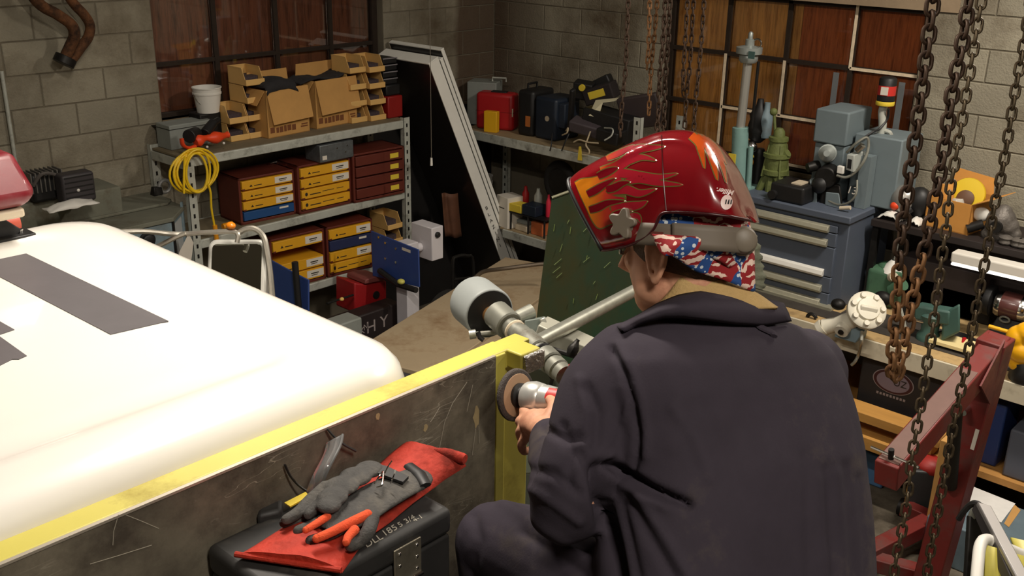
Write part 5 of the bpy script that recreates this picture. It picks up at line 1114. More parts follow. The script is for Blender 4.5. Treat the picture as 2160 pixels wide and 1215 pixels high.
OB('base_plate', MB().b2((CX-0.05,cyr+0.02,CZ0),(CX+0.019,cyl_,CZ0+0.02)), M_HAND, tc, True)
# --- things standing on the cabinet
TZ2 = CZ1
M_TEAL = mat('teal_paint', rgb(124,158,152), 0.55, var=0.12, scale=8, dirt=rgb(60,70,66), dirt_amt=0.25)
def P2(px, py, X=6.2): return PX(px, py, X)
ram = thing('hydraulic_ram', 'tall teal hydraulic ram with a long chrome rod on the slate cabinet', 'ram', PZ(1562, 412, TZ2))
X = 6.12
OB('base_cylinder', MB().cyl(P2(1558,408,X), P2(1562,268,X), 0.055, n=22), M_TEAL, ram, True, bevel=0.004)
OB('yellow_sticker', MB().b2(P2(1541,347,X)+Vector((-0.06,-0.012,0)), P2(1562,323,X)+Vector((-0.055,0.0,0))), M_YLAB, ram, True)
OB('rod', MB().cyl(P2(1562,268,X), P2(1578,128,X), 0.030, n=20), mat('ram_rod', rgb(196,194,186), 0.3, metal=0.6), ram, True)
OB('tie_rod', MB().cyl(P2(1586,270,X), P2(1600,130,X), 0.010, n=10), M_DARKMET, ram, True)
OB('head', MB().lathe(P2(1578,132,X), (0,0,1), [(0.05,0),(0.062,0.015),(0.062,0.045),(0.055,0.055),(0.085,0.06),(0.085,0.10),(0.05,0.108),(0.03,0.112),(0.03,0.15),(0.016,0.155),(0.016,0.19),(0.008,0.2)], 22), mat('head_steel', rgb(160,166,162), 0.4, metal=0.45, var=0.15), ram, True)
OB('ring', MB().tube([P2(1597,92,X)+Vector((0,0.03*cos(t),0.03*sin(t))) for t in [2*pi*i/16 for i in range(16)]], 0.006, 6, closed=True), M_CHROME, ram, True)
OB('name_plate', MB().b2(P2(1586,120,X)+Vector((-0.085,-0.02,0)), P2(1606,107,X)+Vector((-0.078,0.0,0))), mat('plate_teal', rgb(70,96,92), 0.4), ram, True)
OB('foot_bar', MB().cyl(P2(1578,410,X), P2(1584,310,X), 0.018, n=12), M_TEAL, ram, True)
OB('foot_plate', MB().b2((X-0.1, P2(1562,412,X).y-0.09, TZ2+0.001), (X+0.1, P2(1562,412,X).y+0.09, TZ2+0.012)), M_TEAL, ram, True)
pu = thing('pump_head', 'black and chrome pump head between the teal ram and the green jack', 'pump', PZ(1600, 405, TZ2))
X = 6.3
OB('upper_body', MB().lathe(P2(1596,300,X), (0,0,1), [(0.03,0),(0.06,0.03),(0.075,0.09),(0.06,0.16),(0.065,0.19),(0.03,0.25),(0.02,0.30)], 18), M_BLACKP, pu, True)
OB('grey_can', MB().lathe(P2(1612,290,X), (0,0,1), [(0.035,0),(0.045,0.02),(0.045,0.15),(0.02,0.19),(0.02,0.24)], 18), M_MACH, pu, True)
OB('chrome_cap', MB().ell(P2(1590,308,X)+Vector((-0.06,0.0,0.0)), (0.045,0.06,0.05), 18, 12), M_CHROME, pu, True)
OB('lower_body', MB().lathe(P2(1594,402,X), (0,0,1), [(0.07,0),(0.075,0.05),(0.05,0.10),(0.055,0.22),(0.03,0.30)], 18), M_BLACKP, pu, True)
OB('orange_tab', MB().ell(P2(1596,338,X)+Vector((-0.08,0,0)), (0.012,0.022,0.03), 10, 8), mat('amber_tab', rgb(216,146,30), 0.5), pu, True)
OB('yellow_band', MB().tube([P2(1590,332,X)+Vector((-0.085,0,0)), P2(1602,325,X)+Vector((-0.085,0,0))], 0.012, 8), M_YLAB, pu, True)
M_OLIVE = mat('olive_cast', rgb(98,106,56), 0.65, var=0.2, scale=14, bump=0.3)
jk = thing('screw_jack', 'olive green cast screw jack with a ball topped lever', 'jack', PZ(1632, 405, TZ2))
X = 6.2
OB('casting', MB().lathe(P2(1634,372,X), (0,0,1), [(0.06,0),(0.088,0.02),(0.088,0.05),(0.075,0.055),(0.078,0.13),(0.09,0.135),(0.09,0.16),(0.07,0.165),(0.055,0.24),(0.065,0.245),(0.065,0.27),(0.04,0.275),(0.036,0.31),(0.02,0.33)], 12), M_OLIVE, jk, True)
for i in range(4): OB('rib', MB().bar(P2(1634,372,X)+Vector((0.085*cos(1.57*i+2.4),0.085*sin(1.57*i+2.4),0.0)), P2(1634,372,X)+Vector((0.05*cos(1.57*i+2.4),0.05*sin(1.57*i+2.4),0.22)), 0.014, 0.03), M_OLIVE, jk, True, bevel=0.003)
OB('side_lug', MB().cyl(P2(1650,330,X), P2(1662,322,X), 0.035, 0.03, 12), M_OLIVE, jk, True)
OB('lever', MB().cyl(P2(1636,292,X), P2(1633,240,X), 0.010, n=10), M_OLIVE, jk, True); OB('lever_ball', MB().ell(P2(1632,236,X), (0.026,)*3, 14, 10), M_OLIVE, jk, True)
for i, (px, py) in enumerate(((1600,402),(1620,408),(1650,404))): OB('foot', MB().tube(catmull([P2(1632,360,X), P2((1632+px)/2,375,X-0.03), P2(px,py,X-0.05)], 3), [0.045,0.042,0.038,0.034,0.03,0.026,0.022], 8), M_OLIVE, jk, True)
t, W, H = None, None, None
bx = thing('battery_box', 'black box with rounded top lying before the olive jack', 'box', PZ(1650, 425, TZ2))
a, b = PZ(1622, 420, TZ2), PZ(1690, 436, TZ2)
OB('body', MB().b2((a.x+0.0, b.y, TZ2+0.001), (a.x+0.22, a.y, TZ2+0.001+HZ(a, 384))), M_BLACKP, bx, True, bevel=0.015, seg=3)
OB('cable_boss', MB().cyl((a.x-0.03,a.y-0.03,TZ2+0.04),(a.x+0.02,a.y-0.03,TZ2+0.04),0.03,n=14), M_BLACKP, bx, True)
OB('top_plate', MB().b2((a.x+0.05,b.y+0.05,TZ2+HZ(a,384)+0.002),(a.x+0.16,b.y+0.12,TZ2+HZ(a,384)+0.010)), M_CREAM, bx, True)
# big grey machine: tall box and rear tank
M_HYD = mat('machine_slate', rgb(112,124,128), 0.55, var=0.08, scale=4)
gm = thing('grinding_machine', 'big slate grey machine with motor, gauge and switch box on the cabinet', 'machine', PZ(1790, 440, TZ2))
XB = 6.22
a = PX(1722, 228, XB); b = PX(1792, 240, XB); bt_ = PX(1720, 300, XB)
OB('upper_box', MB().b2((XB, b.y, PX(1722,300,XB).z), (XB+0.34, a.y, a.z)), M_HYD, gm, True, bevel=0.012, seg=3)
OB('lower_box', MB().b2((XB+0.02, b.y+0.01, TZ2+0.002), (XB+0.34, a.y-0.01, PX(1722,300,XB).z-0.004)), M_HYD, gm, True, bevel=0.008)
ra_ = PX(1835, 285, 6.30)
OB('rear_tank', MB().b2((6.30, PX(1905,300,6.3).y, TZ2+0.002), (6.62, b.y-0.02, ra_.z)), M_HYD, gm, True, bevel=0.01)
X = 6.16
OB('motor', MB().lathe(P2(1752,338,X)+Vector((0.06,0.05,0.03)), Vector((-0.8,-0.3,0.15)), [(0.05,0),(0.058,0.01),(0.058,0.06),(0.05,0.062),(0.05,0.09),(0.04,0.10),(0.02,0.12)], 18), MATS['head_steel'], gm, True)
OB('motor_rear', MB().lathe(P2(1740,345,X)+Vector((0.02,0.05,-0.02)), Vector((-0.7,0.5,-0.2)), [(0.03,0),(0.036,0.03),(0.03,0.08)], 14), M_DARKMET, gm, True)
OB('gear_case', MB().cyl(P2(1748,372,X)+Vector((0.06,0.02,0)), P2(1748,372,X)+Vector((-0.05,0.0,0.0)), 0.075, 0.07, 20), M_DARKMET, gm, True, bevel=0.01)
OB('gear_foot', MB().hexa([P2(1728,430,X-0.02), P2(1778,436,X-0.02), P2(1778,432,X+0.05), P2(1728,428,X+0.05), P2(1734,385,X-0.02), P2(1772,390,X-0.02), P2(1772,388,X+0.05), P2(1734,384,X+0.05)]), M_DARKMET, gm, True, bevel=0.01)
OB('side_shaft', MB().cyl(P2(1740,378,X), P2(1712,388,X-0.02), 0.03, 0.034, 14), M_HYD, gm, True, bevel=0.003)
OB('pulley', MB().lathe(P2(1735,388,X)+Vector((-0.03,0,0)), Vector((-1,0.1,0)), [(0.05,0),(0.055,0.02),(0.04,0.04),(0.02,0.05)], 16), M_BLACKP, gm, True)
OB('support', MB().hexa([P2(1700,438,X-0.03), P2(1722,444,X-0.03), P2(1722,440,X+0.05), P2(1700,434,X+0.05), P2(1708,398,X-0.03), P2(1724,402,X-0.03), P2(1724,400,X+0.05), P2(1708,396,X+0.05)]), M_HYD, gm, True, bevel=0.006)
OB('support', MB().hexa([P2(1738,448,X-0.03), P2(1776,452,X-0.03), P2(1776,446,X+0.05), P2(1738,442,X+0.05), P2(1742,405,X-0.03), P2(1770,408,X-0.03), P2(1770,406,X+0.05), P2(1742,403,X+0.05)]), M_HYD, gm, True, bevel=0.006)
sw = OB('switch_box', MB().hexa([P2(1784,358,X-0.05), P2(1800,364,X-0.05), P2(1824,352,X+0.09), P2(1808,348,X+0.09), P2(1786,326,X-0.05), P2(1802,328,X-0.05), P2(1826,318,X+0.09), P2(1810,316,X+0.09)]), mat('switch_grey', rgb(168,172,166), 0.5), gm, True, bevel=0.004, label='pale grey electrical switch box')
OB('switch_face', MB().hexa([P2(1787,354,X-0.054), P2(1795,357,X-0.054), P2(1795,357,X-0.05), P2(1787,354,X-0.05), P2(1789,335,X-0.054), P2(1797,337,X-0.054), P2(1797,337,X-0.05), P2(1789,335,X-0.05)]), M_BLACKP, sw, True)
OB('outlet', MB().box(P2(1774,358,X-0.04), (0.03,0.045,0.05)), M_WHITEP, gm, True, bevel=0.006)
OB('conduit_loop', MB().tube(catmull([P2(1786,322,X), P2(1806,302,X), P2(1828,290,X+0.05), P2(1832,310,X+0.05), P2(1822,340,X), P2(1805,362,X-0.02), P2(1785,374,X-0.04), P2(1765,370,X-0.05)], 5), 0.009, 8), M_PIPE, gm, True)
OB('conduit_loop', MB().tube(catmull([P2(1748,424,X-0.05), P2(1770,432,X-0.06), P2(1792,426,X-0.06), P2(1806,408,X-0.05), P2(1808,380,X-0.02)], 5), 0.007, 8), M_PIPE, gm, True)
OB('valve', MB().cyl(P2(1808,318,X), P2(1820,306,X), 0.022, n=12), M_CHROME, gm, True)
OB('column', MB().b2((6.2, P2(1828,400,6.2).y, TZ2+0.002), (6.29, P2(1806,400,6.2).y, TZ2+0.34)), M_HYD, gm, True)
text('stencil_mark', '13', BASIS(P2(1796,402,6.197), (0,-1,0), (0,0,1)), 0.07, M_WLAB, gm, 0.0005, shear=0.2)
OB('rod_end', MB().cyl(P2(1772,439,6.06), P2(1794,438,6.06), 0.013, n=10), M_CREAM, gm, True)
# upright slotted strips behind and lever switch with red and yellow bands
for i, (px, pyt, pyb) in enumerate(((1764,153,240),(1903,174,285))):
    X = 6.66; a = PX(px, pyt, X); b = PX(px-7, pyb, X)
    tag(OB('steel_strip', MB().b2((X,a.y-0.02,BNZ+0.001),(X+0.006,a.y+0.02,a.z)), mat('strip_grey', rgb(124,128,130), 0.5, metal=0.4)), ['grey perforated steel strip standing behind the tall grey box', 'grey perforated steel strip standing right of the red banded lever'][i], 'strip')
lv = thing('air_valve', 'black air valve with red and white label and a yellow band on the grey tank', 'valve', P2(1862, 290, 6.4))
X = 6.42; p = P2(1868, 210, X)
OB('body', MB().lathe(p, (0,0,1), [(0.05,-0.02),(0.054,0.0),(0.054,0.13),(0.046,0.14),(0.03,0.145)], 20), M_BLACKP, lv, True)
OB('red_label', MB().lathe(p+Vector((0,0,0.03)), (0,0,1), [(0.0555,0),(0.0555,0.06)], 20, cap=False), mat('label_red', rgb(200,48,40), 0.5), lv, True)
OB('white_label', MB().b2((p.x-0.058,p.y-0.03,p.z+0.035),(p.x-0.05,p.y+0.015,p.z+0.085)), M_WLAB, lv, True)
OB('yellow_band', MB().lathe(p+Vector((0,0,-0.035)), (0,0,1), [(0.056,0),(0.058,0.005),(0.058,0.022),(0.056,0.027)], 20, cap=False), M_YLAB, lv, True)
OB('neck', MB().tube(catmull([p+Vector((0,0,-0.02)), p+Vector((0,0.01,-0.08)), P2(1862,262,X), P2(1858,285,X)], 4), 0.026, 10), M_GALV, lv, True)
OB('lever', MB().tube(catmull([P2(1845,286,X), P2(1858,276,X), P2(1876,279,X), P2(1880,288,X)], 4), 0.014, 8), M_GALV, lv, True)
OB('cable', MB().tube(catmull([p+Vector((-0.03,-0.04,-0.05)), P2(1872,250,X), P2(1855,272,X-0.05), P2(1842,278,X-0.1), P2(1820,292,X-0.15)], 4), 0.008, 6), M_BLACKP, lv, True)
# ================================================================ black shelf right of the cabinet
KX = 6.2; SZ2 = PX(1990, 495, KX).z
ks = thing('black_shelf', 'black wooden shelf on the right wall with cardboard box and parts', 'shelf', (KX, 1.6, SZ2))
OB('board', MB().b2((KX,-0.3,SZ2-0.045),(6.74,PX(1838,461,KX).y,SZ2)), mat('shelf_black', rgb(38,30,28), 0.6, var=0.2), ks, True, bevel=0.004)
for y in (0.0, 1.2, PX(1838,461,KX).y-0.04): OB('bracket', MB().b2((KX+0.04,y,BNZ+0.001),(KX+0.08,y+0.04,SZ2-0.046)), M_DARKMET, ks, True)
OB('back_board', MB().b2((6.70,-0.3,BNZ+0.001),(6.735,2.5,SZ2-0.046)), mat('back_board_dark', rgb(52,44,42), 0.8, var=0.2), ks, True)
X = 6.35
gd = thing('angle_grinder', 'silver domed tool head with an orange button among white rags', 'tool', PX(1905, 455, X))
OB('dome', MB().ell(PX(1908,420,X)+Vector((0,0,0)), (0.085,0.085,0.095), 20, 14), mat('dome_silver', rgb(170,166,160), 0.35, metal=0.6, var=0.1), gd, True)
OB('dark_side', MB().ell(PX(1936,428,X)+Vector((0.02,0,0)), (0.07,0.08,0.10), 16, 12), M_BLACKP, gd, True)
OB('orange_button', MB().ell(PX(1897,430,X)+Vector((-0.07,0,0)), (0.022,0.030,0.026), 12, 8), M_ORG, gd, True)
OB('handle', MB().tube(catmull([PX(1922,440,X-0.05), PX(1905,452,X-0.08), PX(1890,458,X-0.1)], 4), 0.024, 10), M_BLACKP, gd, True)
for i, (px, py, w_, h_) in enumerate(((1882,452,0.14,0.05),(1935,455,0.08,0.04))):
    c = PX(px, py, X-0.06); c.z = SZ2
    tag(OB('rag', MB().grid(lambda u, v: Vector((c.x-0.06+0.12*v, c.y+w_*(0.5-u), SZ2+0.008+h_*sin(pi*u)*(0.5+0.5*sin(v*pi))+0.014*noise.noise(Vector((u*6+i,v*5,4))))), 12, 9), M_WHITEP, None, smooth=180, solid=0.005), ['crumpled white rag at the cabinet end of the black shelf', 'small white rag beside the cardboard box on the black shelf'][i], 'rag')
M_CARDO = mat('cardboard_orange', rgb(204,142,66), 0.85, var=0.1, scale=5)
bl_, br_ = PZ(1948, 474, SZ2), PZ(2040, 497, SZ2)
dd = (br_-bl_); cw = dd.length
cb = thing('cardboard_box', 'open cardboard box of junk on the black shelf by the chains', 'box', bl_, atan2(dd.y, dd.x)+0.0)
Hc = HZ(bl_, 412); Dp = 0.26
OB('box_body', MB().b2((0,0,0),(cw,0.005,Hc)).b2((0,Dp,0),(cw,Dp+0.005,Hc*1.1)).b2((0,0,0),(0.005,Dp,Hc)).b2((cw-0.005,0,0),(cw,Dp,Hc)).b2((0,0,0.001),(cw,Dp,0.006)), M_CARDO, cb, smooth=0)
OB('side_flap', MB().slab([(cw,0.0,Hc),(cw,Dp,Hc),(cw+0.12,Dp+0.02,Hc+0.06),(cw+0.10,-0.02,Hc+0.05)], 0.004), M_CARDO, cb, smooth=0)
OB('back_flap', MB().slab([(0,Dp,Hc*1.1),(cw,Dp,Hc*1.1),(cw*0.9,Dp+0.03,Hc*1.1+0.1),(0.02,Dp+0.03,Hc*1.1+0.12)], 0.004), M_CARDO, cb, smooth=0)
yd = thing('yellow_disc', 'yellow plastic disc sticking up from the orange cardboard box', 'disc', PX(2042, 412, 6.4))
c = PX(2040, 412, 6.45)
OB('disc', MB().lathe(c+Vector((0.02,0,0)), Vector((-1,-0.1,0.3)), [(0.03,0),(0.10,0.0),(0.105,0.012),(0.10,0.03),(0.05,0.035)], 26), mat('disc_yellow', rgb(218,186,28), 0.5), yd, True)
OB('hub', MB().lathe(c+Vector((-0.01,0,-0.02)), Vector((-1,-0.1,0.3)), [(0.052,0),(0.052,0.03),(0.03,0.04)], 18), mat('hub_brown', rgb(96,66,44), 0.6), yd, True)
for i, (px, py, r, m, l) in enumerate(((1996,425,0.05,M_WHITEP,'white plastic cap'),(2022,430,0.04,mat('clear_jar', rgb(190,186,176), 0.2),'clear jar'),(2000,400,0.045,M_CARDO,'orange paper roll'))):
    c = PX(px, py, 6.38); tag(OB(['plastic_cap','glass_jar','paper_roll'][i], MB().lathe(c+Vector((0,0,-0.12)), (0.1,0.1,1), [(r*0.9,0),(r,0.01),(r,0.13),(r*0.8,0.15)], 16), m, smooth=60), l+' poking out of the orange cardboard box', ['cap','jar','roll'][i])
vb = thing('valve_casting', 'lumpy grey metal valve casting on the black shelf', 'casting', PX(2100, 490, X))
M_CASTG = mat('grey_casting', rgb(104,98,92), 0.55, metal=0.4, var=0.3, scale=20, bump=0.4)
vm = MB()
for (px, py, r) in ((2112,465,0.085),(2098,480,0.06),(2128,478,0.06),(2118,448,0.05),(2086,492,0.05),(2140,495,0.04),(2108,492,0.06)): vm.ell(PX(px,py,X), (r,r,r), 14, 10)
voxel('casting', vm, M_CASTG, vb, 0.008, 3)
OB('bore', MB().cyl(PX(2112,472,X)+Vector((-0.10,0,0)), PX(2112,472,X), 0.035, n=16), M_DARKMET, vb, True)
OB('rag_cap', MB().ell(PX(2070,452,X), (0.04,0.05,0.045), 12, 8), M_WHITEP, vb, True)
OB('pipe_stub', MB().tube([PX(2040,482,X-0.05), PX(2074,472,X-0.02)], 0.03, 12), M_DARKMET, vb, True)
for i, (px, py) in enumerate(((2122,508),(2146,516),(2158,505))): 
    c = PX(px, py, X-0.08); c.z = SZ2+0.03
    tag(OB('fitting', MB().lathe(c+Vector((0,0,-0.028)), (0,0,1), [(0.03,0),(0.04,0.012),(0.035,0.03),(0.042,0.042),(0.02,0.055)], 12), M_CASTG), ['grey pipe fitting nearest the lumpy casting on the black shelf', 'grey pipe fitting in the middle of three on the black shelf', 'grey pipe fitting farthest along the black shelf'][i], 'fitting', 'pipe fittings')
# bright white strip under the shelf; emission makes its underside bright
lx = 6.05; sa, sb2 = PX(2004, 546, lx), PX(2160, 580, lx)
st = thing('white_strip', 'long glossy white strip with a glowing underside hung under the black shelf', 'lamp', sa)
OB('housing', MB().b2((lx,-0.2,sa.z-0.02),(lx+0.10,sa.y,sa.z+0.045)), M_FIXT, st, True, bevel=0.012, seg=3)
OB('bright_underside', MB().b2((lx-0.004,-0.19,sa.z-0.035),(lx+0.09,sa.y-0.01,sa.z-0.021)), emit('strip_glow', (1,0.93,0.85,1), 1.8), st, True, bevel=0.004)
for y in (0.2, 1.3): OB('shelf_bracket', MB().b2((lx+0.02,y,sa.z+0.045),(lx+0.4,y+0.04,SZ2-0.046)), M_DARKMET, st, True)
# ================================================================ things on and under the workbench
M_VGRN = mat('vise_green', rgb(74,110,84), 0.5, var=0.15, scale=8, dirt=rgb(50,60,50), dirt_amt=0.3)
M_VTEAL = mat('vise_teal', rgb(62,92,84), 0.5, var=0.15, scale=8, dirt=rgb(50,56,52), dirt_amt=0.3)
M_WCAST = mat('white_cast_paint', rgb(222,216,198), 0.45, var=0.06, scale=10)
B = BNZ+0.001
X = 6.15
gv = thing('green_pump', 'green cast pump body behind the white pump on the bench', 'pump', PZ(1858, 648, BNZ))
X = PZ(1858, 648, BNZ).x
OB('body', MB().box((X+0.08, PX(1858,600,X).y, B+0.13), (0.18,0.21,0.255)), M_VGRN, gv, True, bevel=0.035, seg=4)
OB('dome', MB().ell((X+0.08, PX(1862,600,X).y, B+0.25), (0.07,0.08,0.04), 16, 8), M_VGRN, gv, True)
OB('outlet', MB().cyl(PX(1885,612,X), PX(1905,600,X-0.03), 0.05, 0.04, 14), M_VGRN, gv, True)
OB('flange', MB().cyl(PX(1880,585,X), PX(1886,584,X-0.02), 0.03, n=12), M_CREAM, gv, True)
OB('dark_valve', MB().ell(PX(1862,630,X-0.12), (0.04,0.06,0.05), 12, 8), M_DARKMET, gv, True)
OB('tin_shade', MB().lathe(PX(1886,548,X+0.05), (0.1,0.1,-1), [(0.015,0),(0.03,0.02),(0.07,0.08)], 18, cap=False), M_WHITEP, gv, True)
OB('shade_rod', MB().cyl(PX(1898,505,X+0.1), PX(1886,548,X+0.05), 0.005, n=8), M_GALV, gv, True)
wp_ = thing('white_pump', 'white painted pump casting with a round ribbed head at the bench edge', 'pump', PZ(1800, 720, BNZ))
X = PZ(1790, 722, BNZ).x+0.04
hd = (PX(1836,652,X)-PX(1790,668,X)).normalized()*0.7+Vector((-0.6,0,0.25)); hd.normalize()
c = PX(1826, 656, X)
OB('head', MB().lathe(c-hd*0.06, hd, [(0.055,0),(0.095,0.02),(0.112,0.05),(0.115,0.085),(0.105,0.095),(0.07,0.10),(0.065,0.115),(0.02,0.118)], 26), M_WCAST, wp_, True)
fz = frame_z(hd)
for i in range(7):
    t = 2*pi*i/7; OB('bolt_boss', MB().cyl(c+hd*0.03+fz@Vector((0.088*cos(t),0.088*sin(t),0)), c+hd*0.055+fz@Vector((0.088*cos(t),0.088*sin(t),0)), 0.020, 0.016, 10), M_WCAST, wp_, True)
OB('center_boss', MB().bar(c+hd*0.05+fz@Vector((-0.05,0.01,0)), c+hd*0.05+fz@Vector((0.05,-0.01,0)), 0.035, 0.035), M_WCAST, wp_, True, bevel=0.008)
OB('arm', MB().tube([c-hd*0.02, PX(1795,676,X), PX(1765,684,X), PX(1738,690,X-0.02)], [0.06,0.055,0.045,0.05], 14), M_WCAST, wp_, True)
OB('arm_end', MB().cyl(PX(1738,690,X-0.02), PX(1728,696,X-0.03), 0.055, 0.05, 16), M_WCAST, wp_, True)
OB('port', MB().cyl(PX(1782,688,X-0.02), PX(1774,700,X-0.07), 0.045, 0.042, 16), M_WCAST, wp_, True); OB('port_plug', MB().cyl(PX(1774,700,X-0.07), PX(1773,702,X-0.078), 0.018, n=8), M_DARKMET, wp_, True)
OB('black_cap', MB().ell(PX(1768,642,X), (0.04,0.045,0.035), 12, 8), M_DARKMET, wp_, True)
OB('stand', MB().hexa([Vector((X-0.03,PX(1764,700,X).y,B)), Vector((X-0.03,PX(1812,700,X).y,B)), Vector((X+0.12,PX(1812,700,X).y,B)), Vector((X+0.12,PX(1764,700,X).y,B)), PX(1772,690,X-0.02), PX(1830,690,X-0.02), PX(1830,690,X+0.09), PX(1772,690,X+0.09)]), M_MACH, wp_, True, bevel=0.006)
OB('bent_pipe', MB().tube(catmull([PX(1818,700,X-0.04), PX(1817,722,X-0.08), PX(1812,745,BNX-0.02), PX(1804,762,BNX-0.02), PX(1796,770,BNX-0.02)], 5), 0.010, 8), M_GALP, wp_, True)
OB('hook_bit', MB().tube([PX(1712,672,X+0.15)+Vector((0,0.03*cos(t),0.03*sin(t))) for t in [0.2+0.28*pi*i/3 for i in range(10)]], 0.012, 8), M_DARKMET, wp_, True)
tv = thing('bench_vise', 'teal bench vise between the hanging chains', 'vise', PZ(1975, 722, BNZ))
X = PZ(1975, 722, BNZ).x
OB('body', MB().lathe(Vector((X, PX(1962,690,X).y, B)), (0,0,1), [(0.07,0),(0.07,0.03),(0.05,0.06),(0.055,0.12),(0.07,0.16),(0.05,0.18)], 18), M_VTEAL, tv, True)
OB('jaw', MB().bar(PX(1935,655,X), PX(2010,668,X), 0.10, 0.09), M_VTEAL, tv, True, bevel=0.012)
OB('jaw_plate', MB().bar(PX(1900,648,X), PX(1945,654,X), 0.09, 0.06), M_DARKMET, tv, True, bevel=0.006)
OB('anvil', MB().hexa([PX(1985,720,X-0.05), PX(2025,700,X-0.05), PX(2025,700,X+0.1), PX(1985,720,X+0.1), PX(1990,660,X-0.04), PX(2025,640,X-0.04), PX(2025,640,X+0.08), PX(1990,660,X+0.08)]), M_VTEAL, tv, True, bevel=0.012)
OB('screw', MB().cyl(PX(1905,668,X-0.03), PX(1950,678,X-0.03), 0.018, n=12), M_CHROME, tv, True)
OB('handle', MB().cyl(PX(1898,640,X-0.05), PX(1910,692,X-0.05), 0.009, n=8), M_GALV, tv, True)
for i, (px, py, w_, h_, m, l, n) in enumerate(((1915,612,0.20,0.10,M_DARKMET,'dark steel parts tray behind the green pump','tray'),(1985,620,0.26,0.16,mat('dark_brown_box', rgb(62,52,50), 0.7, var=0.2),'dark brown wooden box at the back of the bench','box'),(2045,650,0.16,0.09,M_DARKMET,'dark steel block behind the bench vise','block'))):
    c = PX(px, py, 6.5); c.z = B
    tag(OB({'tray':'parts_tray','box':'wooden_box','block':'steel_block'}[n], MB().box((c.x, c.y, B+h_), (0.18, w_*2, h_*2)), m, bevel=0.008), l, n)
dt = thing('drain_tray', 'round black tray with a red end lying on the bench', 'tray', PZ(2012, 726, BNZ))
p = PZ(2012, 722, B)
OB('tray', MB().lathe(p, (0,0,1), [(0.09,0.002),(0.11,0.004),(0.118,0.03),(0.108,0.032),(0.10,0.012),(0.02,0.01)], 26), M_BLACKP, dt, True)
OB('red_end', MB().cyl(PZ(2026,735,B+0.02), PZ(2034,716,B+0.03), 0.016, n=10), M_REDC, dt, True)
bp = tag(OB('cream_board', MB().slab([PZ(1958,722,B+0.02), PZ(2075,756,B+0.02), PZ(2110,742,B+0.02), PZ(1985,706,B+0.02)][::-1], 0.019), mat('cream_ply', rgb(226,206,150), 0.7, var=0.1), smooth=0), 'cream board lying on the bench behind the red hoist arm', 'board')
bg = thing('bench_grinder', 'chrome ended bench grinder with a dark base at the bench end', 'grinder', PZ(2125, 706, BNZ))
X = PZ(2125, 706, BNZ).x; c = PX(2128, 640, X)
OB('motor', MB().lathe(PX(2098,636,X), (PX(2160,652,X)-PX(2098,636,X)), [(0.03,0),(0.075,0.015),(0.082,0.03),(0.082,0.05)], 26), M_CHROME, bg, True)
ax_ = (PX(2160,652,X)-PX(2098,636,X)).normalized()
OB('housing', MB().lathe(PX(2098,636,X)+ax_*0.05, ax_, [(0.080,0),(0.083,0.01),(0.083,0.10),(0.080,0.11)], 26), mat('grinder_dark_red', rgb(84,48,44), 0.3, coat=0.4), bg, True)
OB('chrome_end', MB().lathe(PX(2098,636,X)+ax_*0.16, ax_, [(0.082,0),(0.082,0.03),(0.07,0.045),(0.03,0.05)], 26), M_CHROME, bg, True)
OB('wheel_guard', MB().lathe(PX(2084,632,X)-ax_*0.01, ax_, [(0.02,0),(0.09,0.0),(0.095,0.01),(0.095,0.04),(0.03,0.045)], 24), M_BLACKP, bg, True)
OB('base', MB().hexa([Vector((X-0.08,PX(2092,690,X).y,B)), Vector((X-0.08,PX(2160,690,X).y-0.05,B)), Vector((X+0.08,PX(2160,690,X).y-0.05,B)), Vector((X+0.08,PX(2092,690,X).y,B)), PX(2104,668,X-0.05), PX(2160,682,X-0.05), PX(2160,682,X+0.06), PX(2104,668,X+0.06)]), M_BLACKP, bg, True, bevel=0.006)
OB('switch_ring', MB().tube([PX(2119,674,X-0.075)+Vector((0,0.028*cos(t),0.017*sin(t))) for t in [2*pi*i/16 for i in range(16)]], 0.006, 6, closed=True), M_PIPE, bg, True)
M_HYEL = mat('hoist_yellow', rgb(240,176,20), 0.4, var=0.06)
yh = thing('yellow_tool', 'bright yellow tool housing with a bar handle at the photo edge on the bench', 'tool', PZ(2145, 790, BNZ))
X = 5.72
ym = MB(); ym.ell(PX(2150,712,X), (0.07,0.07,0.07), 18, 12); ym.ell(PX(2160,740,X), (0.08,0.09,0.075), 18, 12); ym.ell(PX(2150,770,X), (0.05,0.06,0.04), 14, 10); ym.ell(PX(2176,705,X), (0.07,0.09,0.07), 16, 10)
voxel('housing', ym, M_HYEL, yh, 0.007, 3)
OB('bar_handle', MB().tube([PX(2086,688,X), PX(2134,702,X)], 0.011, 10), M_HYEL, yh, True)
c = PX(2160, 790, X); OB('base', MB().lathe(Vector((c.x+0.02,c.y,B)), (0,0,1), [(0.08,0),(0.085,0.01),(0.075,0.10),(0.05,0.13)], 18), M_BLACKP, yh, True)
tag(OB('bench_dark_sheet', MB().b2((5.80,1.1,BNZ+0.0005),(5.945,3.6,BNZ+0.004)).b2((5.945,1.1,BNZ+0.0005),(6.14,2.58,BNZ+0.004)), mat('bench_darkening', rgb(58,52,46), 0.8, var=0.3, scale=6), smooth=0), 'dark flat sheet added to darken the back of the workbench', 'mat')  # flat sheet added only to make the back of the bench darker
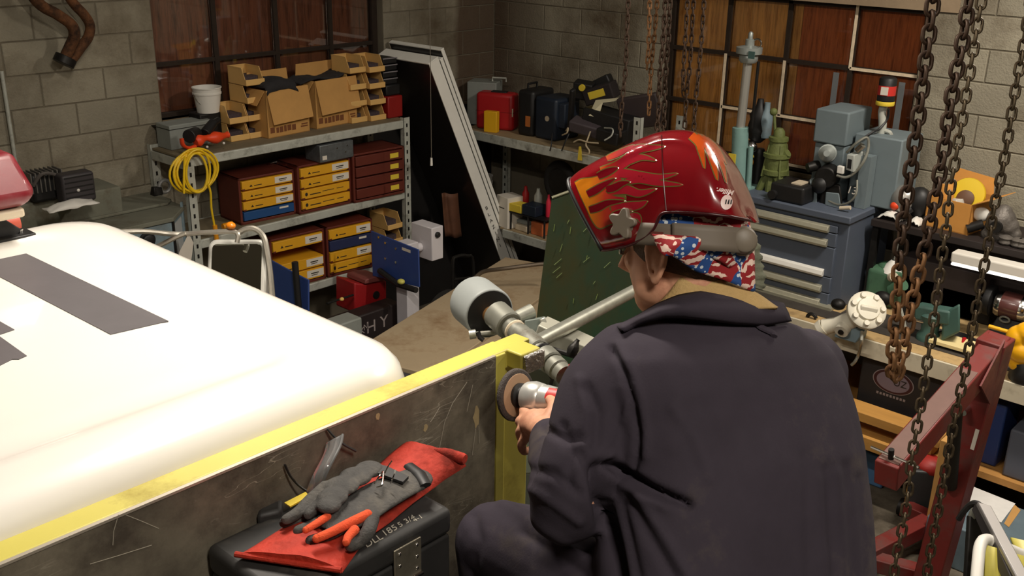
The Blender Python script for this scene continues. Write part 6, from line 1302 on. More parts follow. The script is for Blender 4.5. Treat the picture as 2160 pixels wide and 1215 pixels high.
# oval badge on a dark box below the bench
X = 5.70
ob = thing('dark_box', 'dark box below the bench bearing an oval badge with a dark ring', 'box', PX(1890, 880, X)*1)
o0, o1 = PX(1812, 800, X+0.03), PX(1990, 850, X+0.03)
OB('body', MB().b2((X+0.03,o1.y,0.381),(X+0.40,o0.y,BNZ-0.13)), mat('box_near_black', rgb(36,33,34), 0.7, var=0.2), ob, True, bevel=0.01)
c = PX(1884, 806, X+0.028); ry, rz_ = 0.128, 0.078
def oval(off, k, m, nm): 
    return OB(nm, MB().prism([(ry*k*cos(t), rz_*k*sin(t)) for t in [2*pi*i/40 for i in range(40)]], BASIS(c+Vector((-off,0,0)), (0,-1,0), (0,0,1)), -0.001, 0.0), m, ob, True, smooth=0)
oval(0.001, 1.0, mat('badge_grey', rgb(146,134,134), 0.6), 'badge_rim'); oval(0.0025, 0.95, mat('badge_maroon', rgb(62,24,28), 0.6), 'badge_ring'); oval(0.004, 0.80, mat('badge_pale', rgb(126,112,124), 0.6), 'badge_face')
text('badge_letters', 'UZ', BASIS(c+Vector((-0.0055,-0.045,0.002)), (0,-1,0), (0,0,1)), 0.062, M_INK, ob, 0.0004)
for i in range(9): OB('badge_line', MB().box(c+Vector((-0.001,0.085-0.021*i,-0.096)), (0.001,0.014,0.016)), MATS['badge_grey'], ob, True)
# bins on the lower shelf and timber
LS = 0.381
def lowbox(name, label, cat, px0, px1, pyt, X, m, dep=0.3, z=LS, bev=0.012):
    a, b = PX(px0, pyt, X), PX(px1, pyt, X); return tag(OB(name, MB().b2((X,b.y,z),(X+dep,a.y,max(a.z, z+0.08))), m, bevel=bev), label, cat)
lowbox('storage_bin', 'dark blue plastic bin on the lower bench shelf', 'bin', 2082, 2128, 845, 5.78, mat('bin_dark_blue', rgb(30,52,104), 0.5))
lowbox('storage_bin', 'grey plastic bin on the lower bench shelf at the photo edge', 'bin', 2132, 2230, 905, 5.72, mat('bin_grey', rgb(84,88,100), 0.6))
lowbox('storage_bin', 'light blue bin low beside the hoist arm tip', 'bin', 1790, 1874, 940, 5.72, mat('bin_light_blue', rgb(84,124,168), 0.5), z=0.0)
lowbox('toolbag', 'dark red bag on the lower bench shelf between the bins', 'bag', 2134, 2220, 860, 6.05, mat('bag_dark_red', rgb(74,24,30), 0.7))
tag(OB('timber', MB().b2((5.50,1.70,0.52),(5.655,2.75,0.58)), mat('timber_ochre', rgb(186,136,66), 0.75, var=0.2, scale=4, stretch=(4,0.5,4)), bevel=0.004), 'ochre timber plank lying below the oval badge', 'plank')
tag(OB('timber', MB().b2((5.48,1.64,0.36),(5.655,2.75,0.44)), MATS['timber_ochre'], bevel=0.004), 'second ochre timber plank under the first below the oval badge', 'plank')
tag(OB('timber_post', MB().b2((5.51,1.72,0.0),(5.63,1.84,0.359)).b2((5.51,2.5,0.0),(5.63,2.62,0.359)).b2((5.52,1.74,0.441),(5.63,1.84,0.519)).b2((5.52,2.5,0.441),(5.63,2.62,0.519)), MATS['timber_ochre'], bevel=0.004), 'short timber blocks carrying the planks', 'block')['kind'] = 'stuff'
pq = [PZ(2040,1040,0.27), PZ(2160,1110,0.27)]
stb = tag(OB('steel_box', MB().b2((5.20,0.80,0.0),(5.65,1.60,0.262)), mat('steel_blue_grey', rgb(110,128,138), 0.5, metal=0.2, var=0.15), bevel=0.01), 'low blue grey steel box on the floor under the white sheet of paper', 'box')
tag(OB('paper', MB().slab([PZ(2036,1063,0.268), PZ(2112,1102,0.268), PZ(2142,1062,0.268), PZ(2052,1026,0.268)], 0.002), mat('paper_white', rgb(226,224,220), 0.8, var=0.05, scale=20), smooth=0), 'white sheet of paper lying on the blue grey steel box', 'paper')
tag(OB('envelope', MB().slab([PZ(2118,1104,0.2645), PZ(2128,1112,0.2645), PZ(2153,1076,0.2645), PZ(2140,1064,0.2645)], 0.001), M_CARD, smooth=0), 'tan envelope sticking out beside the white sheet of paper', 'envelope')
# ================================================================ red engine hoist
M_HRED = mat('hoist_red', rgb(112,36,32), 0.5, var=0.12, scale=6, dirt=rgb(86,60,54), dirt_amt=0.35)
M_HDUST = mat('hoist_dusty_red', rgb(112,84,76), 0.7, var=0.15, scale=8)
X = 4.75
pt_, pb_ = PX(2100, 722, X), PX(1962, 1222, X); pd_ = (pb_-pt_).normalized(); pb_ = pt_+pd_*((pt_.z-0.10)/-pd_.z)
eh = thing('engine_hoist', 'red steel engine hoist with a long boom and leaning post', 'hoist', (pb_.x, pb_.y, 0))
OB('post', MB().bar(pb_, pt_+Vector((0,0,0.02)), 0.13, 0.15, up=(-1,0,0)), M_HRED, eh, True, bevel=0.006)
tip = PD(1868, 1004, 4.15); tp0 = pt_+Vector((0.06,0.0,-0.03))
OB('boom', MB().bar(tp0, tip, 0.10, 0.12), M_HRED, eh, True, bevel=0.006)
bd_ = (tip-tp0).normalized(); sdx = bd_.cross(Vector((0,0,1))).normalized(); upb = sdx.cross(bd_)
OB('boom_plate', MB().bar(tp0+bd_*0.35+upb*0.0615, tip-bd_*0.02+upb*0.0615, 0.085, 0.003), M_HDUST, eh, True, label='dusty worn top of the boom')
OB('tip_pin', MB().tube([tip-bd_*0.03-sdx*0.12+upb*0.08, tip-bd_*0.05+sdx*0.09+upb*0.075], 0.006, 8), M_CHROME, eh, True)
OB('tip_bolt', MB().cyl(tip-bd_*0.04+upb*0.06, tip-bd_*0.04+upb*0.11, 0.012, n=10), M_DARKMET, eh, True)
OB('ram', MB().cyl(pt_+pd_*0.75+Vector((-0.09,0,0)), tp0+bd_*0.45-upb*0.07, 0.03, n=14), M_DARKMET, eh, True)
OB('gusset', MB().slab([pt_+Vector((-0.07,-0.05,0.05)), pt_+pd_*0.28+Vector((-0.07,-0.06,0)), pt_+bd_*0.3+Vector((0,-0.056,-0.04))], 0.008), M_HRED, eh, True)
OB('post_bolt', MB().cyl(pt_+pd_*0.33+Vector((-0.14,0.02,0)), pt_+pd_*0.33+Vector((-0.05,0.02,0)), 0.016, n=10), M_CHROME, eh, True)
OB('white_sticker', MB().bar(pt_+pd_*0.42+Vector((-0.0765,-0.045,0)), pt_+pd_*0.53+Vector((-0.0765,-0.045,0)), 0.018, 0.003, up=(-1,0,0)), M_WLAB, eh, True)
g0 = Vector((pb_.x, pb_.y, 0.14))
l1a, l1b = PZ(1848,1158,0.17), PZ(1966,1096,0.17)
OB('leg', MB().bar(PZ(1800,1185,0.15), PZ(1972,1096,0.15), 0.09, 0.09), M_HRED, eh, True, bevel=0.005)
OB('leg', MB().bar(PZ(1905,1070,0.15), PZ(1972,1100,0.15), 0.08, 0.08), M_HRED, eh, True, bevel=0.005)
OB('leg', MB().bar(PZ(1800,1172,0.12), PZ(1955,1215,0.12), 0.09, 0.08), M_HRED, eh, True, bevel=0.005)
OB('leg', MB().bar(PZ(1995,1110,0.15), PZ(2062,1142,0.15), 0.09, 0.09), M_HRED, eh, True, bevel=0.005)
OB('base_tube', MB().bar(g0+Vector((0.15,0,-0.03)), g0+Vector((-1.1,0.12,-0.03)), 0.1, 0.1), M_HRED, eh, True, bevel=0.005)
OB('base_brace', MB().bar(PZ(1975,1100,0.15), g0+Vector((0,0,0.02)), 0.09, 0.08), M_HRED, eh, True, bevel=0.005)
for q in (PZ(1800,1185,0.055), PZ(1905,1070,0.055), PZ(2062,1142,0.055), g0+Vector((-1.05,0.12,-0.085)), g0+Vector((0.1,0,-0.085)), PZ(1800,1172,0.055)):
    OB('caster', MB().cyl(q+Vector((0,-0.02,0)), q+Vector((0,0.02,0)), 0.054, n=16), M_DARKMET, eh, True)
bkp = thing('oil_bucket', 'black angular plastic bucket with a red lid by the hoist post', 'bucket', PZ(1960, 1070, 0.0))
z0_ = 0.20
qb = [PZ(1925,1052,z0_), PZ(1992,1078,z0_), PZ(2000,1050,z0_), PZ(1940,1030,z0_)]
qt = [PZ(1912,992,z0_+0.20), PZ(1994,998,z0_+0.20), PZ(2000,975,z0_+0.20), PZ(1925,972,z0_+0.20)]
OB('body', MB().hexa([Vector((p.x,p.y,0.0)) for p in qb]+qt), mat('bucket_black', rgb(44,46,46), 0.5, var=0.1), bkp, True, bevel=0.012)
cc = (qt[0]+qt[1]+qt[2]+qt[3])/4
OB('red_lid', MB().ell(cc+Vector((0.02,0.0,0.0)), (0.085,0.10,0.06), 18, 10), mat('lid_red', rgb(156,40,34), 0.5), bkp, True)
tag(OB('card_block', MB().b2(PX(1984,945,5.3)-Vector((0,0.12,0.9)), PX(1984,928,5.3)+Vector((0.15,0,0))), M_CARD, bevel=0.004), 'tan carton standing on the floor behind the hoist', 'box')
# ================================================================ hanging chains, link by link
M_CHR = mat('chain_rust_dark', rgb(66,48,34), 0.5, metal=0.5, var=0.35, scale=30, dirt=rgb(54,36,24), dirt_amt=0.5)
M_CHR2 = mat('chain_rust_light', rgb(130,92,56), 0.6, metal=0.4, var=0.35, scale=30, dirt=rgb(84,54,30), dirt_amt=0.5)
M_CHS = mat('chain_steel', rgb(92,80,62), 0.42, metal=0.7, var=0.3, scale=30, dirt=rgb(62,46,30), dirt_amt=0.4)
LINKS = {}
def link_mesh(pitch, wid, r, m, ns=18, nr=7):
    k = (pitch, wid, r, m.name)
    if k in LINKS: return LINKS[k]
    a = (wid-2*r)/2; h = max((pitch)/2-a+r, 0.002); pts = []
    for i in range(ns//2+1): t = pi*i/(ns//2); pts.append(Vector((a*cos(t), 0, h+a*sin(t))))
    for i in range(ns//2+1): t = pi+pi*i/(ns//2); pts.append(Vector((a*cos(t), 0, -h+a*sin(t))))
    b = MB().tube(pts, r, nr, closed=True)
    me = bpy.data.meshes.new('link'); me.from_pydata([tuple(p) for p in b.v], [], b.f); me.update()
    me.polygons.foreach_set('use_smooth', [True]*len(me.polygons)); me.materials.append(m)
    LINKS[k] = me; return me
def walk(path, step):
    out = [path[0].copy()]; need = step; prev = path[0]
    for q in path[1:]:
        while True:
            d = (q-prev).length
            if d < need: need -= d; prev = q; break
            prev = prev+(q-prev).normalized()*need; out.append(prev.copy()); need = step
    return out
def chain_thing(label, path, pitch, wid, r, m, group=None, twist=0.0, face=0.0, up=None, ns=18, nr=7, m2=None, zc=0):
    root = thing('chain', label, 'chain', path[0], group=group)
    P = walk(path, pitch); me = link_mesh(pitch, wid, r, m, ns, nr)
    def mtx(i, p, d):
        z = d.normalized(); x = CR-z*CR.dot(z); x.normalize(); y = z.cross(x)
        a = face+(pi/2 if i % 2 else 0)+twist*i
        x2 = x*cos(a)+y*sin(a); y2 = z.cross(x2)
        M = Matrix((x2, y2, z)).transposed().to_4x4(); M.translation = p; return M
    for i in range(len(P)-1):
        M = mtx(i, (P[i]+P[i+1])/2, P[i+1]-P[i])
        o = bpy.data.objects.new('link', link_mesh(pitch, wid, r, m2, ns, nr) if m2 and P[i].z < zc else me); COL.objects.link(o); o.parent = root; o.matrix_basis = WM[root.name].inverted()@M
    # the run up to the ceiling, out of the picture
    for s in ([path[0]] if up is None else up):
        b = MB(); zz = s.z+pitch/2; i = 1
        vs0 = [v.co.copy() for v in me.vertices]; fs0 = [tuple(f.vertices) for f in me.polygons]
        while zz < CZ-0.02:
            M = mtx(i, Vector((s.x, s.y, zz)), Vector((0,0,-1))); b.add([M@v for v in vs0], fs0); zz += pitch; i += 1
        OB('upper_links', b, m, root, True, kind='stuff', smooth=180)
    return root
def pxpath(pts, d0, d1, n=6):
    k = len(pts)-1; return catmull([PD(x, y, d0+(d1-d0)*i/k) for i, (x, y) in enumerate(pts)], n)
pA = pxpath([(1976,-60),(1966,20),(1952,130),(1938,240),(1924,340),(1910,430),(1898,540),(1893,640),(1884,740),(1882,788)], 2.30, 2.46)
pB = pxpath([(2060,-60),(2046,-10),(2030,90),(2008,200),(1992,310),(1972,420),(1952,520),(1934,590),(1916,680),(1903,750),(1890,796)], 2.36, 2.50)
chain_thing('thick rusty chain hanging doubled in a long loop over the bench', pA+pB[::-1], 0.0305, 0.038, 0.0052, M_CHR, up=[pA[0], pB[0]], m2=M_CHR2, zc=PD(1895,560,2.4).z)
pC = pxpath([(2078,-60),(2068,15),(2054,100),(2036,210),(2020,310),(2004,400),(1996,480),(1984,560),(1972,660),(1958,750),(1938,880),(1924,960),(1910,1080),(1890,1180),(1880,1260)], 2.55, 2.80, 5)
chain_thing('long thin steel chain falling straight down beside the looped rusty chain', pC, 0.029, 0.029, 0.0040, M_CHS, face=0.3)
pD = pxpath([(2180,-60),(2170,20),(2160,90),(2140,200),(2126,290),(2112,370),(2096,440),(2084,520),(2068,600),(2050,700),(2034,790),(2014,880),(1996,980),(1980,1070),(1960,1180),(1948,1260)], 2.55, 2.80, 5)
chain_thing('long thin steel chain nearest the right edge falling over the hoist boom', pD, 0.028, 0.028, 0.0039, M_CHS, face=0.2)
# smaller chains hanging further back by the window
def far(label, pts, m, d=4.6, pitch=0.030, w=0.024, r=0.0042, tw=0.35): chain_thing(label, pxpath(pts, d, d+0.12, 5), pitch, w, r, m, 'small chains hanging before the window', twist=tw, face=0.5, ns=10, nr=5)
far('single thin chain hanging alone before the block wall', [(1327,-40),(1325,10),(1322,80),(1320,140),(1314,200),(1310,245),(1308,300)], M_CHR)
far('light rusty chain strand ending above a thin tail, left of its twin', [(1372,-40),(1370,20),(1369,80),(1366,130),(1364,148)], M_CHR2)
far('light rusty chain strand running on down into a thin tail', [(1388,-40),(1385,20),(1380,80),(1374,140),(1371,190),(1368,250)], M_CHR2, d=4.66)
far('dark chain strand passing behind the helmet, inner of two', [(1406,-40),(1403,20),(1398,100),(1392,160),(1390,220),(1384,300)], M_CHR, w=0.028, r=0.005)
far('dark chain strand passing behind the helmet, outer of two', [(1414,-40),(1412,20),(1409,90),(1404,150),(1402,210),(1398,300)], M_CHR, d=4.68, w=0.028, r=0.005)
far('dark chain strand before the left window panes, inner of a hanging pair', [(1452,-40),(1449,20),(1446,80),(1442,140),(1441,185),(1445,208)], M_CHR)
far('dark chain strand before the left window panes, outer of a hanging pair', [(1466,-40),(1462,20),(1459,80),(1454,150),(1448,205),(1444,270)], M_CHR, d=4.68)
far('thin chain hanging right of the hanging pair across the window', [(1486,-40),(1484,20),(1480,80),(1473,160),(1466,230),(1462,300)], M_CHR)
# dark steel arm and open yellow lined locker at the truck side
lk = tag(empty('side_locker', (1.9, 0.5, 1.6)), 'open white locker with a yellow lining on the truck side'); lk.parent = truck; lk.matrix_parent_inverse = WM[truck.name].inverted()
def L3(px, py, d): return PD(px, py, d)
OB('locker_rim', MB().tube(catmull([L3(2056,1290,2.32), L3(2062,1200,2.40), L3(2068,1150,2.46), L3(2082,1138,2.5), L3(2110,1150,2.5), L3(2180,1180,2.5)], 5), 0.014, 10), M_WHITEP, lk, True)
OB('yellow_lining', MB().add([L3(2074,1300,2.36), L3(2078,1150,2.47), L3(2180,1180,2.48), L3(2190,1300,2.38)], [(0,1,2,3)]), M_YEL, lk, True, solid=0.006)
OB('yellow_lining', MB().add([L3(2132,1134,2.56), L3(2200,1150,2.56), L3(2200,1240,2.52), L3(2150,1185,2.52)], [(0,1,2,3)]), M_YEL, lk, True, solid=0.006)
OB('locker_body', MB().b2((1.72,-0.3,1.30),(2.02,0.62,1.58)), M_WHITE, lk, True, bevel=0.02)
OB('lid_arm', MB().bar(L3(2074,1066,2.62), L3(2185,1275,2.28), 0.036, 0.012, up=-CF), mat('arm_bright_steel', rgb(150,146,144), 0.4, metal=0.7), lk, True, bevel=0.003)
OB('lid_arm_side', MB().bar(L3(2062,1068,2.64), L3(2160,1285,2.30), 0.020, 0.03, up=-CF), mat('arm_dark_steel', rgb(62,58,58), 0.5, metal=0.5), lk, True, bevel=0.003)
OB('arm_prop', MB().bar(L3(2062,1090,2.66), L3(2050,1300,2.62), 0.05, 0.02, up=-CF), M_DARKMET, lk, True, bevel=0.003)
OB('arm_hook', MB().tube(catmull([L3(2022,1095,2.7), L3(2034,1078,2.68), L3(2048,1064,2.66), L3(2062,1062,2.64), L3(2070,1072,2.64)], 4), 0.008, 8), M_BLACKP, lk, True)
OB('hook_pad', MB().ell(L3(2052,1090,2.66), (0.012,0.012,0.03), 10, 8), M_PIPE, lk, True)
# ================================================================ the worker
M_SKIN = mat('skin', rgb(214,158,128), 0.55, var=0.08, scale=20, dirt=rgb(176,112,88), dirt_amt=0.3, spec=0.35)
M_COV = mat('navy_coverall', rgb(58,52,61), 0.88, var=0.16, scale=7, dirt=rgb(84,76,70), dirt_amt=0.2, dscale=3.5, bump=0.06, bscale=260, spec=0.2)
M_SHIRT = mat('tan_shirt', rgb(190,158,104), 0.85, var=0.1, scale=20, bump=0.3, bscale=200)
M_HAIR = mat('brown_hair', rgb(84,62,46), 0.8, var=0.4, scale=60, bump=0.6, bscale=300)
M_BOOT = mat('black_boot', rgb(36,32,30), 0.6, var=0.2)
def flag_mat():
    m = bpy.data.materials.new('flag_print_cloth'); m.use_nodes = True; nt = m.node_tree; N = nt.nodes; K = nt.links; b = N['Principled BSDF']; b.inputs['Roughness'].default_value = 0.85
    tc = N.new('ShaderNodeTexCoord')
    nz = N.new('ShaderNodeTexNoise'); nz.inputs['Scale'].default_value = 16; K.new(tc.outputs['Object'], nz.inputs[0])
    sb = N.new('ShaderNodeVectorMath'); sb.operation = 'SCALE'; sb.inputs['Scale'].default_value = 0.035; K.new(nz.outputs[1], sb.inputs[0])
    ad = N.new('ShaderNodeVectorMath'); K.new(tc.outputs['Object'], ad.inputs[0]); K.new(sb.outputs[0], ad.inputs[1])
    vp = N.new('ShaderNodeTexVoronoi'); vp.inputs['Scale'].default_value = 24; K.new(ad.outputs[0], vp.inputs['Vector'])      # flags: which patch is blue
    sx = N.new('ShaderNodeSeparateColor'); K.new(vp.outputs['Color'], sx.inputs[0])
    blue = N.new('ShaderNodeMath'); blue.operation = 'GREATER_THAN'; blue.inputs[1].default_value = 0.52; K.new(sx.outputs[0], blue.inputs[0])
    st = N.new('ShaderNodeTexVoronoi'); st.inputs['Scale'].default_value = 105; K.new(tc.outputs['Object'], st.inputs['Vector'])     # stars as small spots
    s1 = N.new('ShaderNodeMath'); s1.operation = 'LESS_THAN'; s1.inputs[1].default_value = 0.36; K.new(st.outputs['Distance'], s1.inputs[0])
    wv = N.new('ShaderNodeTexWave'); wv.inputs['Scale'].default_value = 21; wv.inputs['Distortion'].default_value = 4.5; wv.inputs['Detail Scale'].default_value = 3.0; wv.bands_direction = 'Z'
    K.new(ad.outputs[0], wv.inputs['Vector'])
    w1 = N.new('ShaderNodeMath'); w1.operation = 'GREATER_THAN'; w1.inputs[1].default_value = 0.56; K.new(wv.outputs[1], w1.inputs[0])
    vk = N.new('ShaderNodeTexVoronoi'); vk.inputs['Scale'].default_value = 60; K.new(ad.outputs[0], vk.inputs['Vector'])
    bk = N.new('ShaderNodeSeparateColor'); K.new(vk.outputs['Color'], bk.inputs[0])
    b2 = N.new('ShaderNodeMath'); b2.operation = 'GREATER_THAN'; b2.inputs[1].default_value = 0.30; K.new(bk.outputs[1], b2.inputs[0])
    wm = N.new('ShaderNodeMath'); wm.operation = 'MULTIPLY'; K.new(w1.outputs[0], wm.inputs[0]); K.new(b2.outputs[0], wm.inputs[1])
    def mix(f, a, c):
        x = N.new('ShaderNodeMix'); x.data_type = 'RGBA'; K.new(f, x.inputs[0])
        for i, v in ((6, a), (7, c)):
            if isinstance(v, tuple): x.inputs[i].default_value = v
            else: K.new(v, x.inputs[i])
        return x.outputs[2]
    red = mix(wm.outputs[0], rgb(150,30,36), rgb(236,206,190))
    blu = mix(s1.outputs[0], rgb(38,78,142), rgb(214,222,228))
    K.new(mix(blue.outputs[0], red, blu), b.inputs['Base Color']); return m
M_FLAG = flag_mat()
def interp(L, u):
    x = u*(len(L)-1); i = min(int(x), len(L)-2); f = x-i
    if isinstance(L[0], tuple):
        a, b, c, d = L[max(i-1,0)], L[i], L[i+1], L[min(i+2,len(L)-1)]
        return [0.5*((2*b[j])+(c[j]-a[j])*f+(2*a[j]-5*b[j]+4*c[j]-d[j])*f*f+(3*b[j]-a[j]-3*c[j]+d[j])*f**3) for j in (0,1)]
    return L[i]*(1-f)+L[i+1]*f
TH = radians(27)
FA = CF*cos(TH)-CR*sin(TH)       # the way the chest faces
RA = CR*cos(TH)+CF*sin(TH)       # towards his right hand
UP = CU
def ringloft(mb, rows, n=36, p=2.3, cap=True):
    """rows: (row y, left x, right x, distance, half depth); rings across the spine"""
    V = []
    for (y, xl, xr, d, b) in rows:
        wv = (xr-xl)/2*d/FOC; c = PD((xl+xr)/2, y, d)
        a = sqrt(max(wv*wv-(b*sin(TH))**2, 1e-4))/cos(TH)
        for i in range(n):
            t = 2*pi*i/n; ct, st = cos(t), sin(t)
            V.append(c+RA*(a*math.copysign(abs(ct)**(2/p), ct))+FA*(b*math.copysign(abs(st)**(2/p), st)))
    k = len(rows)
    F = [(j*n+i, (j+1)*n+i, (j+1)*n+(i+1)%n, j*n+(i+1)%n) for j in range(k-1) for i in range(n)]
    F += [tuple(range(n)), tuple(range(k*n-1, (k-1)*n-1, -1))]
    return mb.add(V, F)
def limb(mb, pts, rad, n=18, flat=1.0):
    P = catmull(pts, 6); k = len(pts)-1; R = []
    for i in range(len(P)):
        u = i/6; j = min(int(u), k-1); f = u-j; R.append(rad[j]*(1-f)+rad[j+1]*f)
    mb.tube(P, R, n, flat=flat); mb.ell(P[0], (R[0],)*3, 16, 10); mb.ell(P[-1], (R[-1],)*3, 16, 10); return mb
def grow(name, mb, vox, smooth=4):
    """closed overlapping shapes -> one continuous skin, returned as a mesh in world points"""
    me = bpy.data.meshes.new('tmp'); me.from_pydata([tuple(p) for p in mb.v], [], mb.f); me.update()
    o = bpy.data.objects.new('tmp', me); COL.objects.link(o)
    r = o.modifiers.new('r', 'REMESH'); r.mode = 'VOXEL'; r.voxel_size = vox
    s = o.modifiers.new('s', 'SMOOTH'); s.iterations = smooth; s.factor = 0.5
    bpy.context.view_layer.update(); dg = bpy.context.evaluated_depsgraph_get()
    me2 = bpy.data.meshes.new_from_object(o.evaluated_get(dg)); me2.name = name
    bpy.data.objects.remove(o); bpy.data.meshes.remove(me); return me2
def put(name, me, m, parent, label=None):
    inv = WM[parent.name].inverted()
    me.transform(inv); me.materials.clear(); me.materials.append(m)
    me.polygons.foreach_set('use_smooth', [True]*len(me.polygons)); me.update()
    o = bpy.data.objects.new(name, me); COL.objects.link(o); o.parent = parent; WM[o.name] = WM[parent.name]
    if label: o['label'] = label
    return o
man = thing('person', 'worker in navy coveralls and flag bandana seated on the truck bending over an angle grinder', 'person', PD(1520, 1330, 1.76))
# joints
DT = 1.80
shL, shR = PD(1288,790,1.76), PD(1690,790,1.93)
elL, wrL = PD(1200,1062,1.72), PD(1162,918,2.06)
elR, wrR = PD(1640,1010,2.22), PD(1300,880,2.22)
hipL, hipR = PD(1390,1320,1.74), PD(1690,1320,1.90)
knL = PD(1042,1140,2.06)
anL = Vector((knL.x+0.02, knL.y-0.04, 1.76)); 
knR = hipR+FA*0.40+RA*0.06+UP*0.02; anR = Vector((knR.x, knR.y, 1.76))
DHC = 1.80
HC = PD(1442, 522, DHC)
FD = (CR*-0.80+CF*0.60).normalized(); SN = (CF*-0.80-CR*0.60).normalized()
FH = (CR*-0.88+CF*0.47).normalized(); SH = (CF*-0.88-CR*0.47).normalized()    # the way the face looks; out of his left ear
HU = (UP+FD*0.02).normalized()
MH = Matrix((FD, SN, HU)).transposed()
def hp(f, s, u): return HC+FD*f+SN*s+HU*u
# ---- skin: one continuous body
sk = MB()
sk.ell(hp(0,0,0.03), (0.100,0.080,0.095), 28, 18, MH)
sk.ell(hp(0.03,0,-0.03), (0.072,0.066,0.092), 24, 16, MH)
sk.ell(hp(0.052,0,-0.085), (0.042,0.046,0.038), 20, 12, MH)           # chin
sk.ell(hp(0.03,0.038,-0.068), (0.05,0.026,0.036), 16, 12, MH); sk.ell(hp(0.03,-0.038,-0.068), (0.05,0.026,0.036), 16, 12, MH)  # jaw corners
sk.ell(hp(0.078,0.03,-0.022), (0.022,0.024,0.022), 14, 10, MH); sk.ell(hp(0.078,-0.03,-0.022), (0.022,0.024,0.022), 14, 10, MH)  # cheek bones
sk.tube([hp(0.093,0,0.02), hp(0.108,0,-0.008), hp(0.118,0,-0.028), hp(0.10,0,-0.036)], [0.010,0.012,0.016,0.012], 12)   # nose
sk.ell(hp(0.088,0,-0.058), (0.012,0.026,0.007), 12, 8, MH); sk.ell(hp(0.086,0,-0.068), (0.012,0.022,0.008), 12, 8, MH)   # lips
sk.ell(hp(0.088,0,0.028), (0.014,0.055,0.010), 14, 8, MH)             # brow
for s in (1, -1):                                                     # ears
    e = hp(0.004, 0.074*s, -0.018)
    E = [(0.020,0.0,-0.034),(0.022,0.004,-0.012),(0.022,0.010,0.012),(0.012,0.014,0.030),(-0.004,0.012,0.034),(-0.014,0.014,0.022),(-0.016,0.014,0.004),(-0.010,0.011,-0.016),(0.0,0.010,-0.034),(0.012,0.004,-0.044)]
    sk.tube(catmull([e+FD*a*1.0+SN*b*s+HU*c for a, b, c in E], 3), 0.0052, 8)
    sk.ell(e+FD*0.004+SN*0.004*s, (0.015,0.007,0.032), 14, 10, MH); sk.ell(e+FD*0.010+SN*0.004*s+HU*-0.040, (0.009,0.007,0.010), 10, 8, MH)
limb(sk, [hp(-0.015,0,-0.05), PD(1475,640,1.80), PD(1500,720,1.82)], [0.062,0.062,0.075])
ringloft(sk, [(700,1340,1680,1.82,0.075),(760,1290,1735,1.82,0.10),(860,1300,1770,1.82,0.11),(980,1320,1790,1.80,0.11),(1120,1310,1800,1.79,0.12),(1300,1310,1800,1.79,0.12)])
limb(sk, [shL, shL.lerp(elL,0.5), elL], [0.062,0.054,0.042]); limb(sk, [elL, elL.lerp(wrL,0.4), wrL], [0.044,0.043,0.029])
limb(sk, [shR, shR.lerp(elR,0.5), elR], [0.062,0.054,0.042]); limb(sk, [elR, elR.lerp(wrR,0.4), wrR], [0.044,0.043,0.029])
for h, k, a in ((hipL,knL,anL),(hipR,knR,anR)):
    limb(sk, [h, h.lerp(k,0.5), k], [0.088,0.076,0.056]); limb(sk, [k, k.lerp(a,0.35), a], [0.056,0.056,0.036])
# left hand closed round the grinder body
knuck = [PD(1106,868,2.24), PD(1099,888,2.22), PD(1100,908,2.20), PD(1107,926,2.18)]
palmc = PD(1138,893,2.15)
limb(sk, [wrL, PD(1150,905,2.11), PD(1128,895,2.17)], [0.030,0.033,0.034], 16, 0.8)
sk.ell(palmc, (0.040,0.034,0.030), 18, 12)
tips = [[(1112,858,2.28),(1130,862,2.31),(1146,874,2.30)], [(1100,892,2.27),(1112,892,2.31),(1132,892,2.32)], [(1098,918,2.24),(1104,926,2.28),(1124,918,2.31)], [(1100,940,2.20),(1106,952,2.22),(1118,948,2.26)]]
for kx, tp, r in zip(knuck, tips, (0.0105,0.0108,0.0105,0.0095)):
    limb(sk, [palmc.lerp(kx,0.45), kx]+[PD(*q) for q in tp], [r*1.25,r*1.15,r*1.05,r,r*0.85], 12)
limb(sk, [PD(1160,882,2.12), PD(1168,862,2.14), PD(1164,846,2.19), PD(1152,838,2.23)], [0.016,0.0135,0.012,0.0095], 12)
# right hand on the grinder's rear end
pR = PD(1262,870,2.22)
limb(sk, [wrR, pR], [0.030,0.034], 16, 0.8)
for i in range(4):
    a = PD(1246,852+i*14,2.20-i*0.004); limb(sk, [pR.lerp(a,0.5), a, PD(1232,856+i*13,2.17), PD(1240,864+i*12,2.14)], [0.013,0.0115,0.0105,0.009], 10)
limb(sk, [PD(1262,850,2.19), PD(1246,836,2.17), PD(1232,834,2.17)], [0.014,0.012,0.010], 10)
put('body', grow('body', sk, 0.0042, 3), M_SKIN, man, 'bare skin of face, neck and hands')
# ---- coverall
cv = MB()
ringloft(cv, [(668,1372,1640,1.815,0.062),(690,1318,1695,1.81,0.082),(715,1282,1738,1.81,0.10),(750,1254,1770,1.81,0.118),(805,1248,1796,1.81,0.132),(870,1262,1814,1.81,0.140),(950,1276,1832,1.80,0.146),(1050,1270,1844,1.79,0.150),(1150,1258,1852,1.785,0.155),(1260,1250,1860,1.78,0.160),(1345,1262,1850,1.78,0.150)], 48, 2.5)
limb(cv, [PD(1325,775,1.77), PD(1272,830,1.745), PD(1238,930,1.72), PD(1212,1010,1.70), elL], [0.078,0.076,0.070,0.066,0.066], 22)
limb(cv, [elL, PD(1182,1005,1.84), PD(1165,950,1.98), PD(1158,924,2.05)], [0.066,0.058,0.047,0.041], 20)
limb(cv, [shR, shR.lerp(elR,0.5), elR], [0.085,0.076,0.066]); limb(cv, [elR, elR.lerp(wrR,0.5), elR.lerp(wrR,0.9)], [0.066,0.056,0.044])
